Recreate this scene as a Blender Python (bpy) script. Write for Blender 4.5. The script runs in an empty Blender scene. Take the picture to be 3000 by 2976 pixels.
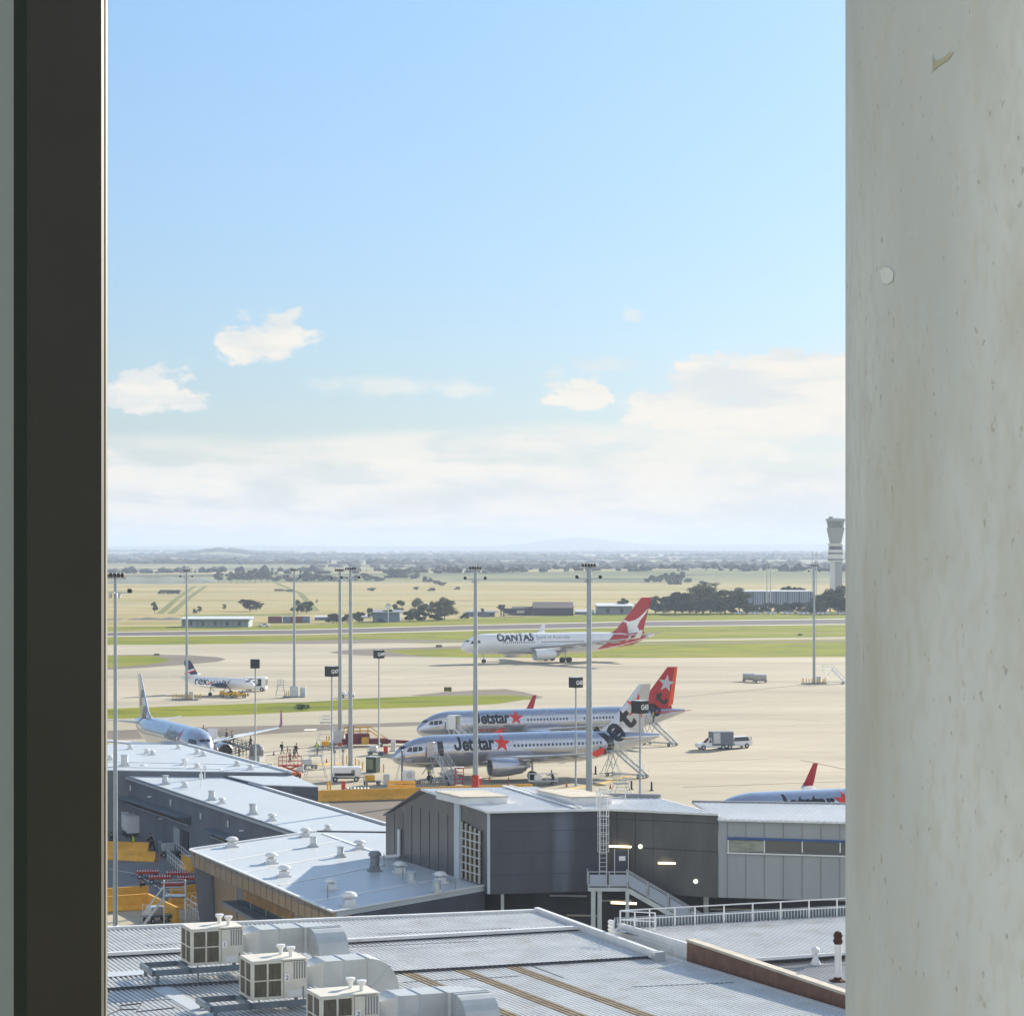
import bpy, bmesh, math, random
from math import sin, cos, tan, pi, radians as R, sqrt, atan2
from mathutils import Vector as V, Matrix as M
rnd = random.Random(7)
scn = bpy.context.scene
COL = scn.collection
# ---------------------------------------------------------------- camera model
H, YH, F = 30.0, 1610.0, 7000.0          # camera height, horizon row and focal length in photo pixels
def gp(px, py, z=0.0):                    # point of a horizontal plane seen at a photo pixel
    s = (py - YH) / (H - z)
    return V(((px - 1500) / s, F / s, z))
def dp(px, py, D):                        # point at depth D
    return V(((px - 1500) * D / F, D, H - (py - YH) * D / F))
def xat(px, D): return (px - 1500) * D / F
cam = bpy.data.cameras.new('camera'); co = bpy.data.objects.new('camera', cam); COL.objects.link(co)
cam.sensor_width = 36; cam.lens = F / 3000 * 36; cam.shift_y = (YH - 1488) / 3000
cam.clip_start = 0.05; cam.clip_end = 60000
co.location = (0, 0, H); co.rotation_euler = (R(90), 0, 0)
scn.camera = co
# ---------------------------------------------------------------- materials
MATS = {}
def mat(name, col, rough=0.6, metal=0.0, var=0.0, scale=1.0, stretch=(1, 1, 1), bump=0.0, col2=None, emit=0, spec=0.5, detail=5, lo=.35, hi=.65, coord='Object', coat=0):
    if name in MATS: return MATS[name]
    m = bpy.data.materials.new(name); m.use_nodes = True
    nt = m.node_tree; b = nt.nodes['Principled BSDF']
    b.inputs['Base Color'].default_value = (*col, 1); b.inputs['Roughness'].default_value = rough
    b.inputs['Metallic'].default_value = metal; b.inputs['Specular IOR Level'].default_value = spec
    if coat: b.inputs['Coat Weight'].default_value = coat
    if emit:
        b.inputs['Emission Color'].default_value = (*col, 1); b.inputs['Emission Strength'].default_value = emit
    if var or col2 or bump:
        tc = nt.nodes.new('ShaderNodeTexCoord'); mp = nt.nodes.new('ShaderNodeMapping')
        mp.inputs['Scale'].default_value = stretch
        nt.links.new(tc.outputs[coord], mp.inputs[0])
        n = nt.nodes.new('ShaderNodeTexNoise'); n.inputs['Scale'].default_value = scale; n.inputs['Detail'].default_value = detail
        n.inputs['Roughness'].default_value = .6
        nt.links.new(mp.outputs[0], n.inputs['Vector'])
        mr = nt.nodes.new('ShaderNodeMapRange'); mr.inputs[1].default_value = lo; mr.inputs[2].default_value = hi
        nt.links.new(n.outputs[0], mr.inputs[0])
        mx = nt.nodes.new('ShaderNodeMix'); mx.data_type = 'RGBA'
        c2 = col2 if col2 else tuple(c * (1 - var) for c in col)
        c1 = col if col2 else tuple(min(1, c * (1 + var * .5)) for c in col)
        mx.inputs[6].default_value = (*c1, 1); mx.inputs[7].default_value = (*c2, 1)
        nt.links.new(mr.outputs[0], mx.inputs[0]); nt.links.new(mx.outputs[2], b.inputs['Base Color'])
        m['mix'] = mx.name
        r2 = nt.nodes.new('ShaderNodeMapRange'); r2.inputs[3].default_value = max(0, rough - .08); r2.inputs[4].default_value = min(1, rough + .1)
        nt.links.new(n.outputs[0], r2.inputs[0]); nt.links.new(r2.outputs[0], b.inputs['Roughness'])
        if bump:
            bp = nt.nodes.new('ShaderNodeBump'); bp.inputs['Distance'].default_value = bump
            nt.links.new(n.outputs[0], bp.inputs['Height']); nt.links.new(bp.outputs[0], b.inputs['Normal'])
    MATS[name] = m
    return m
def add_layer(m, col, scale, stretch=(1, 1, 1), lo=.5, hi=.6, fac=1.0, detail=4, kind='noise', coord='Object', rot=0, **kw):
    """mix another colour over the base colour with a second procedural mask"""
    nt = m.node_tree; b = nt.nodes['Principled BSDF']
    src = b.inputs['Base Color'].links[0].from_socket if b.inputs['Base Color'].links else None
    tc = nt.nodes.new('ShaderNodeTexCoord'); mp = nt.nodes.new('ShaderNodeMapping'); mp.inputs['Scale'].default_value = stretch
    mp.inputs['Rotation'].default_value = (0, 0, rot)
    nt.links.new(tc.outputs[coord], mp.inputs[0])
    if kind == 'brick':
        n = nt.nodes.new('ShaderNodeTexBrick'); n.offset = kw.get('offset', 0); n.inputs['Scale'].default_value = scale
        n.inputs['Mortar Size'].default_value = kw.get('mortar', .01); n.inputs['Brick Width'].default_value = kw.get('bw', 1); n.inputs['Row Height'].default_value = kw.get('rh', 1)
        n.inputs['Mortar Smooth'].default_value = 0.3
        out = n.outputs['Fac']
    elif kind == 'voronoi':
        n = nt.nodes.new('ShaderNodeTexVoronoi'); n.inputs['Scale'].default_value = scale; out = n.outputs[kw.get('out', 'Distance')]
    else:
        n = nt.nodes.new('ShaderNodeTexNoise'); n.inputs['Scale'].default_value = scale; n.inputs['Detail'].default_value = detail; out = n.outputs[0]
        if kw.get('dist'): n.inputs['Distortion'].default_value = kw['dist']
    nt.links.new(mp.outputs[0], n.inputs['Vector'])
    mr = nt.nodes.new('ShaderNodeMapRange'); mr.inputs[1].default_value = lo; mr.inputs[2].default_value = hi; mr.inputs[4].default_value = fac
    nt.links.new(out, mr.inputs[0])
    mx = nt.nodes.new('ShaderNodeMix'); mx.data_type = 'RGBA'
    if src: nt.links.new(src, mx.inputs[6])
    else: mx.inputs[6].default_value = b.inputs['Base Color'].default_value
    mx.inputs[7].default_value = (*col, 1)
    nt.links.new(mr.outputs[0], mx.inputs[0]); nt.links.new(mx.outputs[2], b.inputs['Base Color'])
    return m
# ---------------------------------------------------------------- mesh builder
FR = {}
class MB:
    def __init__(s): s.v = []; s.f = []; s.smooth = False
    def add(s, vs, fs):
        o = len(s.v); s.v += [V(p) for p in vs]; s.f += [tuple(i + o for i in f) for f in fs]; return s
    def hexa(s, b, t):                         # bottom 4, top 4 points (same order)
        return s.add(list(b) + list(t), [(3, 2, 1, 0), (4, 5, 6, 7), (0, 1, 5, 4), (1, 2, 6, 5), (2, 3, 7, 6), (3, 0, 4, 7)])
    def box(s, c, d, rz=0, bev=0):
        c = V(c); hx, hy, hz = d[0] / 2, d[1] / 2, d[2] / 2; r = M.Rotation(rz, 3, 'Z')
        if bev:
            b = min(bev, hx * .9, hy * .9, hz * .9); pr = []
            for (ix, iy) in ((-1, -1), (1, -1), (1, 1), (-1, 1)):
                a = [(ix * (hx - b), iy * hy), (ix * hx, iy * (hy - b))]
                if ix * iy < 0: a = a[::-1]
                pr += a
            pr = [pr[0], pr[1]] + pr[2:]
            # order corners counter-clockwise
            pr.sort(key=lambda q: atan2(q[1] / hy, q[0] / hx))
            rings = []
            for (k, z) in ((1 - b / max(hx, hy), -hz), (1, -hz + b), (1, hz - b), (1 - b / max(hx, hy), hz)):
                rings.append([c + r @ V((q[0] * k, q[1] * k, z)) for q in pr])
            return s.loft(rings, True)
        q = [(-hx, -hy), (hx, -hy), (hx, hy), (-hx, hy)]
        return s.hexa([c + r @ V((x, y, -hz)) for x, y in q], [c + r @ V((x, y, hz)) for x, y in q])
    def prism(s, pts, z0, z1):                 # plan polygon extruded vertically; z may be lists
        n = len(pts); zz0 = z0 if isinstance(z0, (list, tuple)) else [z0] * n; zz1 = z1 if isinstance(z1, (list, tuple)) else [z1] * n
        a = sum(pts[i][0] * pts[(i + 1) % n][1] - pts[(i + 1) % n][0] * pts[i][1] for i in range(n))
        idx = list(range(n)) if a > 0 else list(range(n))[::-1]
        b = [V((pts[i][0], pts[i][1], zz0[i])) for i in idx]; t = [V((pts[i][0], pts[i][1], zz1[i])) for i in idx]
        return s.add(b + t, [tuple(range(n))[::-1], tuple(range(n, 2 * n))] + [(i, (i + 1) % n, n + (i + 1) % n, n + i) for i in range(n)])
    def ext(s, pts, vec):                      # planar polygon extruded along vec
        n = len(pts); pts = [V(p) for p in pts]; vec = V(vec)
        nrm = V((0, 0, 0))
        for i in range(n): nrm += pts[i].cross(pts[(i + 1) % n])
        if nrm.dot(vec) < 0: pts = pts[::-1]
        return s.add(pts + [p + vec for p in pts], [tuple(range(n))[::-1], tuple(range(n, 2 * n))] + [(i, (i + 1) % n, n + (i + 1) % n, n + i) for i in range(n)])
    def poly(s, pts): return s.add(pts, [tuple(range(len(pts)))])
    def loft(s, rings, caps=True):
        n = len(rings[0]); vs = [p for r in rings for p in r]; fs = []
        for k in range(len(rings) - 1):
            for i in range(n):
                j = (i + 1) % n; fs.append((k * n + i, k * n + j, (k + 1) * n + j, (k + 1) * n + i))
        if caps: fs.append(tuple(range(n))[::-1]); fs.append(tuple(range((len(rings) - 1) * n, len(rings) * n)))
        return s.add(vs, fs)
    def tube(s, p, q, r, n=8, r2=None, caps=True):
        p, q = V(p), V(q); d = (q - p)
        if d.length < 1e-6: return s
        d.normalize(); a = d.orthogonal().normalized(); b = d.cross(a); r2 = r if r2 is None else r2
        ring = lambda c, rr: [c + a * (cos(2 * pi * i / n) * rr) + b * (sin(2 * pi * i / n) * rr) for i in range(n)]
        return s.loft([ring(p, r), ring(q, r2)], caps)
    def bar(s, p, q, w, h, up=(0, 0, 1)):      # rectangular bar
        p, q = V(p), V(q); d = (q - p).normalized(); u = V(up)
        sd = d.cross(u)
        if sd.length < 1e-4: sd = d.cross(V((0, 1, 0)))
        sd.normalize(); u = sd.cross(d).normalized()
        o = [sd * (-w / 2) + u * (-h / 2), sd * (w / 2) + u * (-h / 2), sd * (w / 2) + u * (h / 2), sd * (-w / 2) + u * (h / 2)]
        return s.loft([[p + x for x in o], [q + x for x in o]])
    def path(s, pts, r, n=8):
        for a, b in zip(pts, pts[1:]): s.tube(a, b, r, n)
        return s
    def lathe(s, prof, c=(0, 0, 0), axis='Z', n=16, caps=True):   # prof: (radius, along)
        c = V(c); rings = []
        for r, h in prof:
            ring = []
            for i in range(n):
                a = 2 * pi * i / n
                if axis == 'Z': ring.append(c + V((cos(a) * r, sin(a) * r, h)))
                elif axis == 'X': ring.append(c + V((h, cos(a) * r, sin(a) * r)))
                else: ring.append(c + V((cos(a) * r, h, -sin(a) * r)))
            rings.append(ring)
        return s.loft(rings, caps)
    def xf(s, mtx):
        s.v = [mtx @ p for p in s.v]; return s
    def build(s, name, m, parent=None, world=False, smooth=None):
        vs = s.v
        if world and parent is not None:
            inv = FR[parent.name].inverted(); vs = [inv @ p for p in vs]
        me = bpy.data.meshes.new(name); me.from_pydata([tuple(p) for p in vs], [], s.f); me.materials.append(m)
        if s.smooth if smooth is None else smooth:
            me.polygons.foreach_set('use_smooth', [True] * len(me.polygons))
            try: me.set_sharp_from_angle(angle=R(40))
            except Exception: pass
        me.update()
        o = bpy.data.objects.new(name, me); COL.objects.link(o)
        if parent is not None: o.parent = parent; FR[o.name] = FR[parent.name]
        else: FR[o.name] = M.Identity(4)
        return o
def tag(o, label=None, cat=None, group=None, kind=None):
    for k, x in (('label', label), ('category', cat), ('group', group), ('kind', kind)):
        if x: o[k] = x
    return o
def thing(name, label, cat, loc=(0, 0, 0), rz=0, group=None):
    o = bpy.data.objects.new(name, None); COL.objects.link(o); o.empty_display_size = .5
    o.location = loc; o.rotation_euler = (0, 0, rz)
    FR[o.name] = M.Translation(V(loc)) @ M.Rotation(rz, 4, 'Z')
    return tag(o, label, cat, group)
def kids(o): return [c for c in ALLK.get(o.name, [])]
def dup(root, loc, rz=0, label=None, sc=1, group=None):
    def cp(o, par):
        c = o.copy(); COL.objects.link(c)
        if par is not None: c.parent = par
        for ch in list(o.children): cp(ch, c)
        return c
    r = cp(root, None); r.location = loc; r.rotation_euler = (0, 0, rz); r.scale = (sc, sc, sc)
    FR[r.name] = M.Translation(V(loc)) @ M.Rotation(rz, 4, 'Z')
    if label: r['label'] = label
    if group: r['group'] = group
    return r
def struct(name, mb, m): return tag(mb.build(name, m), kind='structure')
# ---------------------------------------------------------------- text
def text2d(body, size=1.0, bold=0.0, shear=0.0, spacing=1.0, grid=0.0):
    cu = bpy.data.curves.new('t', 'FONT'); cu.body = body; cu.size = size; cu.shear = shear; cu.space_character = spacing
    cu.offset = bold * size; cu.resolution_u = 3
    ob = bpy.data.objects.new('t', cu); COL.objects.link(ob)
    dg = bpy.context.evaluated_depsgraph_get(); ev = ob.evaluated_get(dg); me = ev.to_mesh()
    vs = [(v.co.x, v.co.y) for v in me.vertices]; fs = [tuple(p.vertices) for p in me.polygons]
    ev.to_mesh_clear(); bpy.data.objects.remove(ob); bpy.data.curves.remove(cu)
    return regrid(vs, fs, grid) if grid else (vs, fs)
def regrid(vs, fs, g):
    bm = bmesh.new(); bv = [bm.verts.new((x, y, 0)) for x, y in vs]
    for f in fs:
        try: bm.faces.new([bv[i] for i in f])
        except ValueError: pass
    xs = [v[0] for v in vs]; ys = [v[1] for v in vs]
    for ax, lo, hi in ((0, min(xs), max(xs)), (1, min(ys), max(ys))):
        t = lo + g
        while t < hi:
            no = (1, 0, 0) if ax == 0 else (0, 1, 0); pc = (t, 0, 0) if ax == 0 else (0, t, 0)
            bmesh.ops.bisect_plane(bm, geom=bm.verts[:] + bm.edges[:] + bm.faces[:], plane_co=pc, plane_no=no); t += g
    bm.verts.index_update()
    out = [(v.co.x, v.co.y) for v in bm.verts], [tuple(v.index for v in f.verts) for f in bm.faces]
    bm.free(); return out
def flat_text(mb, body, size, org, right, up, bold=.01, shear=0, spacing=1.0, center=True, lift=None):
    vs, fs = text2d(body, size, bold, shear, spacing)
    xs = [v[0] for v in vs]; ys = [v[1] for v in vs]; cx, cy = ((min(xs) + max(xs)) / 2, (min(ys) + max(ys)) / 2) if center else (0, 0)
    right, up, org = V(right), V(up), V(org)
    mb.add([org + right * (x - cx) + up * (y - cy) for x, y in vs], fs); return mb
def star2d(r, rot=0, inner=.42, n=5, g=0):
    vs = [(0, 0)]
    for i in range(2 * n):
        a = pi / 2 + pi * i / n + rot; rr = r if i % 2 == 0 else r * inner
        vs.append((cos(a) * rr, sin(a) * rr))
    fs = [(0, 1 + i, 1 + (i + 1) % (2 * n)) for i in range(2 * n)]
    return regrid(vs, fs, g) if g else (vs, fs)
# ---------------------------------------------------------------- world, sun, haze
SUNAZ = V((.57, .82, 0)).normalized(); ELEV = R(20)
SUN = V((SUNAZ.x * cos(ELEV), SUNAZ.y * cos(ELEV), sin(ELEV)))
sl = bpy.data.lights.new('sun', 'SUN'); sl.energy = SUN_E = 5.0; sl.angle = R(.6); sl.color = (1, .90, .74)
so = bpy.data.objects.new('sun', sl); COL.objects.link(so); so.rotation_euler = SUN.to_track_quat('Z', 'Y').to_euler(); so.location = (50, 50, 100)
w = bpy.data.worlds.new('World'); scn.world = w; w.use_nodes = True; nt = w.node_tree; N = nt.nodes; L = nt.links
bg = N['Background']
sky = N.new('ShaderNodeTexSky'); sky.sky_type = 'NISHITA'; sky.sun_disc = False; sky.sun_elevation = ELEV
sky.sun_rotation = atan2(SUNAZ.x, SUNAZ.y); sky.altitude = 50; sky.air_density = 1.0; sky.dust_density = 0.3; sky.ozone_density = 1.2
def ma(op, a, b=None, c=None, clamp=False):
    n = N.new('ShaderNodeMath'); n.operation = op; n.use_clamp = clamp
    for i, x in enumerate((a, b, c)):
        if x is None: continue
        if isinstance(x, (int, float)): n.inputs[i].default_value = x
        else: L.new(x, n.inputs[i])
    return n.outputs[0]
tc = N.new('ShaderNodeTexCoord'); sep = N.new('ShaderNodeSeparateXYZ'); L.new(tc.outputs['Generated'], sep.inputs[0])
dx, dy, dz = sep.outputs
az = ma('ARCTAN2', dx, dy)
u = ma('TANGENT', ma('MINIMUM', ma('MAXIMUM', az, -1.3), 1.3))
hl = ma('SQRT', ma('ADD', ma('MULTIPLY', dx, dx), ma('MULTIPLY', dy, dy)))
vv = ma('MULTIPLY', ma('DIVIDE', dz, ma('MAXIMUM', hl, .001)), ma('SQRT', ma('ADD', 1, ma('MULTIPLY', u, u))))
cmb = N.new('ShaderNodeCombineXYZ'); L.new(u, cmb.inputs[0]); L.new(ma('MULTIPLY', vv, 1.7), cmb.inputs[1]); L.new(ma('MULTIPLY', dy, .3), cmb.inputs[2])
def noise(scale, detail=8, rough=.55, dist=0.0, sx=1, off=0):
    n = N.new('ShaderNodeTexNoise'); n.inputs['Scale'].default_value = scale; n.inputs['Detail'].default_value = detail
    n.inputs['Roughness'].default_value = rough; n.inputs['Distortion'].default_value = dist
    mp = N.new('ShaderNodeMapping'); mp.inputs['Scale'].default_value = (sx, 1, 1); mp.inputs['Location'].default_value = (off, off * .7, 0)
    L.new(cmb.outputs[0], mp.inputs[0]); L.new(mp.outputs[0], n.inputs['Vector']); return n.outputs[0]
n0 = noise(26, 3, .5, .2, off=7); n1 = noise(80, 6, .62, .3); n2 = noise(18, 5, .58, .2, off=3); n3 = noise(15, 4, .55, 0, sx=.35, off=9); nb = noise(62, 6, .6, .5, sx=.33, off=4)
def puff(px, py, rx, ry, amp=1.3, flat=1.7):
    u0, v0 = (px - 1500) / F, (YH - py) / F
    a = ma('DIVIDE', ma('SUBTRACT', u, u0), rx / F); b = ma('DIVIDE', ma('SUBTRACT', vv, v0), ry / F)
    b = ma('MAXIMUM', b, ma('MULTIPLY', b, -flat))
    d = ma('SUBTRACT', 1, ma('SQRT', ma('ADD', ma('MULTIPLY', a, a), ma('MULTIPLY', b, b))))
    return ma('ADD', d, ma('ADD', ma('MULTIPLY', ma('SUBTRACT', n1, .5), amp * 1.1), ma('MULTIPLY', ma('SUBTRACT', n0, .5), amp * .9)))
def soft(x, lo, hi, mx=1.0):
    m = N.new('ShaderNodeMapRange'); m.interpolation_type = 'SMOOTHSTEP'; m.inputs[1].default_value = lo; m.inputs[2].default_value = hi; m.inputs[4].default_value = mx
    L.new(x, m.inputs[0]); return m.outputs[0]
ps = [(790, 1010, 145, 115, 1.7), (700, 1010, 70, 55, 1.7), (440, 1160, 140, 105, 1.5), (545, 1180, 80, 55, 1.6), (1715, 1160, 120, 80, 1.7), (1640, 1175, 90, 30, 1.6),
      (2130, 1150, 220, 130, 1.5), (2350, 1140, 360, 160, 1.3), (2230, 1230, 470, 150, 1.3), (1950, 1190, 170, 65, 1.6), (2600, 1110, 330, 160, 1.3)]
mask = None
for p in ps:
    q = soft(puff(*p), .08, .42, .98); mask = q if mask is None else ma('MAXIMUM', mask, q)
for p in [(1350, 1150, 90, 36, 2.2, 1.2), (1110, 1135, 250, 48, 1.6, 1.0), (1620, 1090, 60, 28, 2.2, 1.1), (1850, 930, 40, 36, 2.4, 1.1), (1780, 1065, 130, 30, 2.2, 1.0)]:
    mask = ma('MAXIMUM', mask, soft(puff(*p), .05, .8, .55))
# banked cloud near the horizon
bandA = ma('ADD', ma('DIVIDE', ma('SUBTRACT', 362 / F, vv), 50 / F), ma('MULTIPLY', ma('SUBTRACT', n3, .5), 4.5))
bandB = ma('ADD', ma('DIVIDE', ma('SUBTRACT', 262 / F, vv), 26 / F), ma('ADD', ma('MULTIPLY', ma('SUBTRACT', n2, .5), 5.0), ma('MULTIPLY', ma('SUBTRACT', nb, .5), 3.0)))
mask = ma('MAXIMUM', mask, ma('MULTIPLY', soft(bandA, -.2, 1.1, .8), ma('ADD', .55, soft(nb, .35, .6, .45)))); mask = ma('MAXIMUM', mask, ma('MULTIPLY', soft(bandB, -.1, .8, .98), ma('ADD', .72, soft(nb, .3, .5, .28))))
mask = ma('MULTIPLY', mask, soft(dz, -.02, .002))
# scattered cloud elsewhere in the sky
oth = ma('MULTIPLY', soft(noise(2.2, 4, .6, 0, off=5), .52, .66, .45), soft(vv, .5, .9))
mask = ma('MAXIMUM', mask, oth)
back = ma('MULTIPLY', ma('MULTIPLY', soft(noise(3.0, 4, .6, 0, off=12), .38, .56, .85), soft(ma('MULTIPLY', dy, -1), .05, .45)), soft(dz, -.01, .05))  # unseen bright cloud behind the camera, added to fill the shaded faces
mask = ma('MAXIMUM', mask, back)
shade = ma('ADD', ma('MULTIPLY', soft(n2, .3, .72), .14), .84)
ccol = N.new('ShaderNodeMix'); ccol.data_type = 'RGBA'
ccol.inputs[6].default_value = (4.95, 5.15, 5.15, 1); ccol.inputs[7].default_value = (6.1, 5.8, 5.2, 1)
bc = N.new('ShaderNodeMix'); bc.data_type = 'RGBA'; L.new(back, bc.inputs[0]); bc.inputs[7].default_value = (7.0, 7.3, 7.6, 1)
L.new(soft(ma('ADD', ma('MULTIPLY', nb, .6), ma('MULTIPLY', n2, .4)), .40, .56), ccol.inputs[0]); L.new(ccol.outputs[2], bc.inputs[6])
gain = N.new('ShaderNodeVectorMath'); gain.operation = 'MULTIPLY'; L.new(sky.outputs[0], gain.inputs[0]); 
gm = N.new('ShaderNodeMix'); gm.data_type = 'RGBA'; gm.inputs[6].default_value = (.37, .425, .60, 1); gm.inputs[7].default_value = (.93, 1.08, 1.17, 1)
gr = N.new('ShaderNodeMapRange'); gr.inputs[1].default_value = .0; gr.inputs[2].default_value = .40; L.new(dz, gr.inputs[0]); L.new(gr.outputs[0], gm.inputs[0]); L.new(gm.outputs[2], gain.inputs[1])
mx = N.new('ShaderNodeMix'); mx.data_type = 'RGBA'; L.new(mask, mx.inputs[0]); L.new(gain.outputs[0], mx.inputs[6]); L.new(bc.outputs[2], mx.inputs[7])
L.new(mx.outputs[2], bg.inputs['Color']); bg.inputs['Strength'].default_value = 0.078
scn.view_settings.view_transform = 'Standard'; scn.view_settings.look = 'None'; scn.view_settings.exposure = 1.02; scn.view_settings.gamma = 1
hz = bpy.data.materials.new('haze'); hz.use_nodes = True; hz.node_tree.nodes.clear()
ho = hz.node_tree.nodes.new('ShaderNodeOutputMaterial'); pv = hz.node_tree.nodes.new('ShaderNodeVolumePrincipled')
pv.inputs['Color'].default_value = (.66, .79, 1, 1); pv.inputs['Density'].default_value = .00013; pv.inputs['Anisotropy'].default_value = .1
hz.node_tree.links.new(pv.outputs[0], ho.inputs['Volume'])
mb = MB().box((0, 9500, 55), (19000, 21000, 114))
tag(mb.build('haze', hz), kind='stuff')
cy = scn.cycles
scn.render.engine = 'CYCLES'
cy.max_bounces = 6; cy.diffuse_bounces = 2; cy.glossy_bounces = 3; cy.transmission_bounces = 3; cy.transparent_max_bounces = 6; cy.volume_bounces = 0
cy.use_denoising = True; cy.use_adaptive_sampling = True; cy.adaptive_threshold = 0.02; cy.sample_clamp_indirect = 4
cy.caustics_reflective = False; cy.caustics_refractive = False
w.cycles.sampling_method = 'MANUAL'; w.cycles.sample_map_resolution = 512
# ---------------------------------------------------------------- ground
m_field = mat('dry_grass', (.42, .335, .15), .95, scale=.006, col2=(.25, .235, .065), spec=.1, var=.1, stretch=(.5, 1.6, 1), detail=9, lo=.4, hi=.62)
add_layer(m_field, (.42, .38, .22), .0018, (.35, 1.6, 1), .48, .62, .8, detail=8)
add_layer(m_field, (.13, .16, .055), .03, (.5, 1.3, 1), .58, .72, .6, detail=8)
add_layer(m_field, (.24, .20, .09), .05, (.5, 1, 1), .5, .66, .55, detail=8)
add_layer(m_field, (.50, .42, .22), .012, (.4, 1.2, 1), .55, .68, .5, detail=8)
add_layer(m_field, (.10, .12, .05), .15, (.7, 1, 1), .62, .78, .5, detail=6)
m_grass = mat('airfield_grass', (.155, .205, .006), .95, spec=.05, scale=.03, col2=(.26, .26, .012), stretch=(.35, 1, 1), detail=8, lo=.35, hi=.65)
add_layer(m_grass, (.10, .13, .02), .12, (.5, 1, 1), .48, .66, .85, detail=8)
add_layer(m_grass, (.30, .26, .10), .018, (.3, 1.4, 1), .55, .72, .7, detail=7)
m_apron = mat('apron_concrete', (.475, .43, .325), .85, spec=.2, scale=.02, col2=(.36, .33, .25), stretch=(.3, .8, 1), detail=9, lo=.35, hi=.65)
add_layer(m_apron, (.28, .245, .185), .05, (.16, .8, 1), .50, .70, .75, detail=6)
add_layer(m_apron, (.56, .49, .37), .03, (.1, .8, 1), .55, .7, .5, detail=6)
add_layer(m_apron, (.24, .21, .165), 1/7.5, (1, 1, 1), .3, .9, .5, kind='brick', mortar=.016, rot=R(35))
add_layer(m_apron, (.20, .17, .14), .6, (.08, .8, 1), .62, .76, .55, detail=5, dist=1.0)
m_asph = mat('shoulder_asphalt', (.20, .175, .15), .95, spec=.1, var=.15, scale=.08, stretch=(.2, 1, 1), detail=8)
add_layer(m_asph, (.15, .135, .12), .03, (.2, 1, 1), .55, .7, .7)
m_run = mat('runway_asphalt', (.12, .112, .12), .95, spec=.1, var=.12, scale=.02, stretch=(.15, 1, 1), detail=8)
m_lane = mat('lane_asphalt', (.17, .175, .185), .85, var=.2, scale=.6, detail=8)
m_line = mat('white_line', (.72, .70, .64), .8, var=.1, scale=1)
m_yline = mat('yellow_line', (.70, .45, .06), .8, var=.1, scale=1)
struct('ground', MB().poly([(-9000, -900, -.02), (9000, -900, -.02), (9000, 19500, -.02), (-9000, 19500, -.02)]), m_field)
def sheet(name, pts, z, m, sm=0):
    P = [gp(x, y, 0) for x, y in pts]
    if sm:
        Q = []
        n = len(P)
        for i in range(n):
            for k in range(sm):
                t = k / sm; p0, p1, p2, p3 = P[i - 1], P[i], P[(i + 1) % n], P[(i + 2) % n]
                Q.append(.5 * (2 * p1 + (p2 - p0) * t + (2 * p0 - 5 * p1 + 4 * p2 - p3) * t * t + (3 * p1 - p0 - 3 * p2 + p3) * t ** 3))
        P = Q
    for p in P: p.z = z
    # fan is unsafe for concave outlines: triangulate through bmesh
    bm = bmesh.new(); f = bm.faces.new([bm.verts.new(p) for p in P]); bm.normal_update()
    if f.normal.z < 0: f.normal_flip()
    bmesh.ops.triangulate(bm, faces=[f]); me = bpy.data.meshes.new(name); bm.to_mesh(me); bm.free(); me.materials.append(m)
    o = bpy.data.objects.new(name, me); COL.objects.link(o); return tag(o, kind='structure')
# airfield grass base between the apron and the fields, then paving laid on it
sheet('airfield_grass', [(-900, 1862), (-900, 1843), (300, 1836), (900, 1831), (1350, 1812), (1900, 1796), (2600, 1791), (3900, 1783), (5200, 2300), (-3200, 2300)], .0, m_grass)
sheet('apron', [(-900, 1896), (318, 1889), (500, 1888), (800, 1885), (1000, 1880), (1250, 1884), (1700, 1876), (2500, 1865), (3900, 1850), (3900, 1856), (2500, 1871), (1900, 1879), (1450, 1888), (1180, 1898), (1000, 1907),
       (1010, 1912), (1130, 1922), (1400, 1926), (1900, 1927), (2500, 1924), (3900, 1916), (6500, 1990), (6500, 3300), (-5500, 3300), (-5500, 2000)], .008, m_apron)
sheet('runway', [(-900, 1862), (300, 1853), (900, 1845), (1350, 1833), (1900, 1821), (2500, 1814), (3900, 1797), (3900, 1810), (2500, 1827), (1900, 1834), (1350, 1846), (900, 1857), (300, 1863), (-900, 1877)], .02, m_run)
m_edge = mat('pale_edge', (.50, .46, .38), .9, var=.1, scale=.05)
sheet('runway_shoulder', [(-900, 1880), (300, 1865.5), (900, 1859), (1350, 1848.5), (1900, 1836), (2500, 1829), (3900, 1812), (3900, 1795), (2500, 1812), (1900, 1819), (1350, 1831), (900, 1843), (300, 1851), (-900, 1859)], .012, m_edge)
sheet('taxiway_shoulder', [(700, 1884), (900, 1876), (1150, 1872), (1320, 1875), (1500, 1877), (1200, 1882), (900, 1886)], .015, m_asph, 3)
sheet('taxiway_shoulder', [(962, 1911), (1020, 1903), (1150, 1898), (1400, 1892), (1900, 1883.5), (2500, 1876), (2500, 1880), (1900, 1887), (1500, 1896), (1180, 1903), (1120, 1907), (1200, 1918), (1250, 1923), (1130, 1923), (1010, 1917)], .018, m_asph)
sheet('taxiway_island', [(-600, 1925), (318, 1919), (450, 1917), (560, 1919), (640, 1925), (662, 1931), (640, 1938), (540, 1947), (420, 1956), (318, 1962), (-600, 1990)], .014, m_asph)
sheet('grass_island', [(-600, 1927), (318, 1921), (400, 1920), (455, 1922), (500, 1931), (480, 1940), (420, 1949), (318, 1955), (-600, 1982)], .024, m_grass)
sheet('taxiway_shoulder', [(1200, 2037), (1290, 2029), (1400, 2021), (1480, 2018), (1540, 2028), (1592, 2042), (1560, 2050), (1400, 2046)], .014, m_asph)
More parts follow.
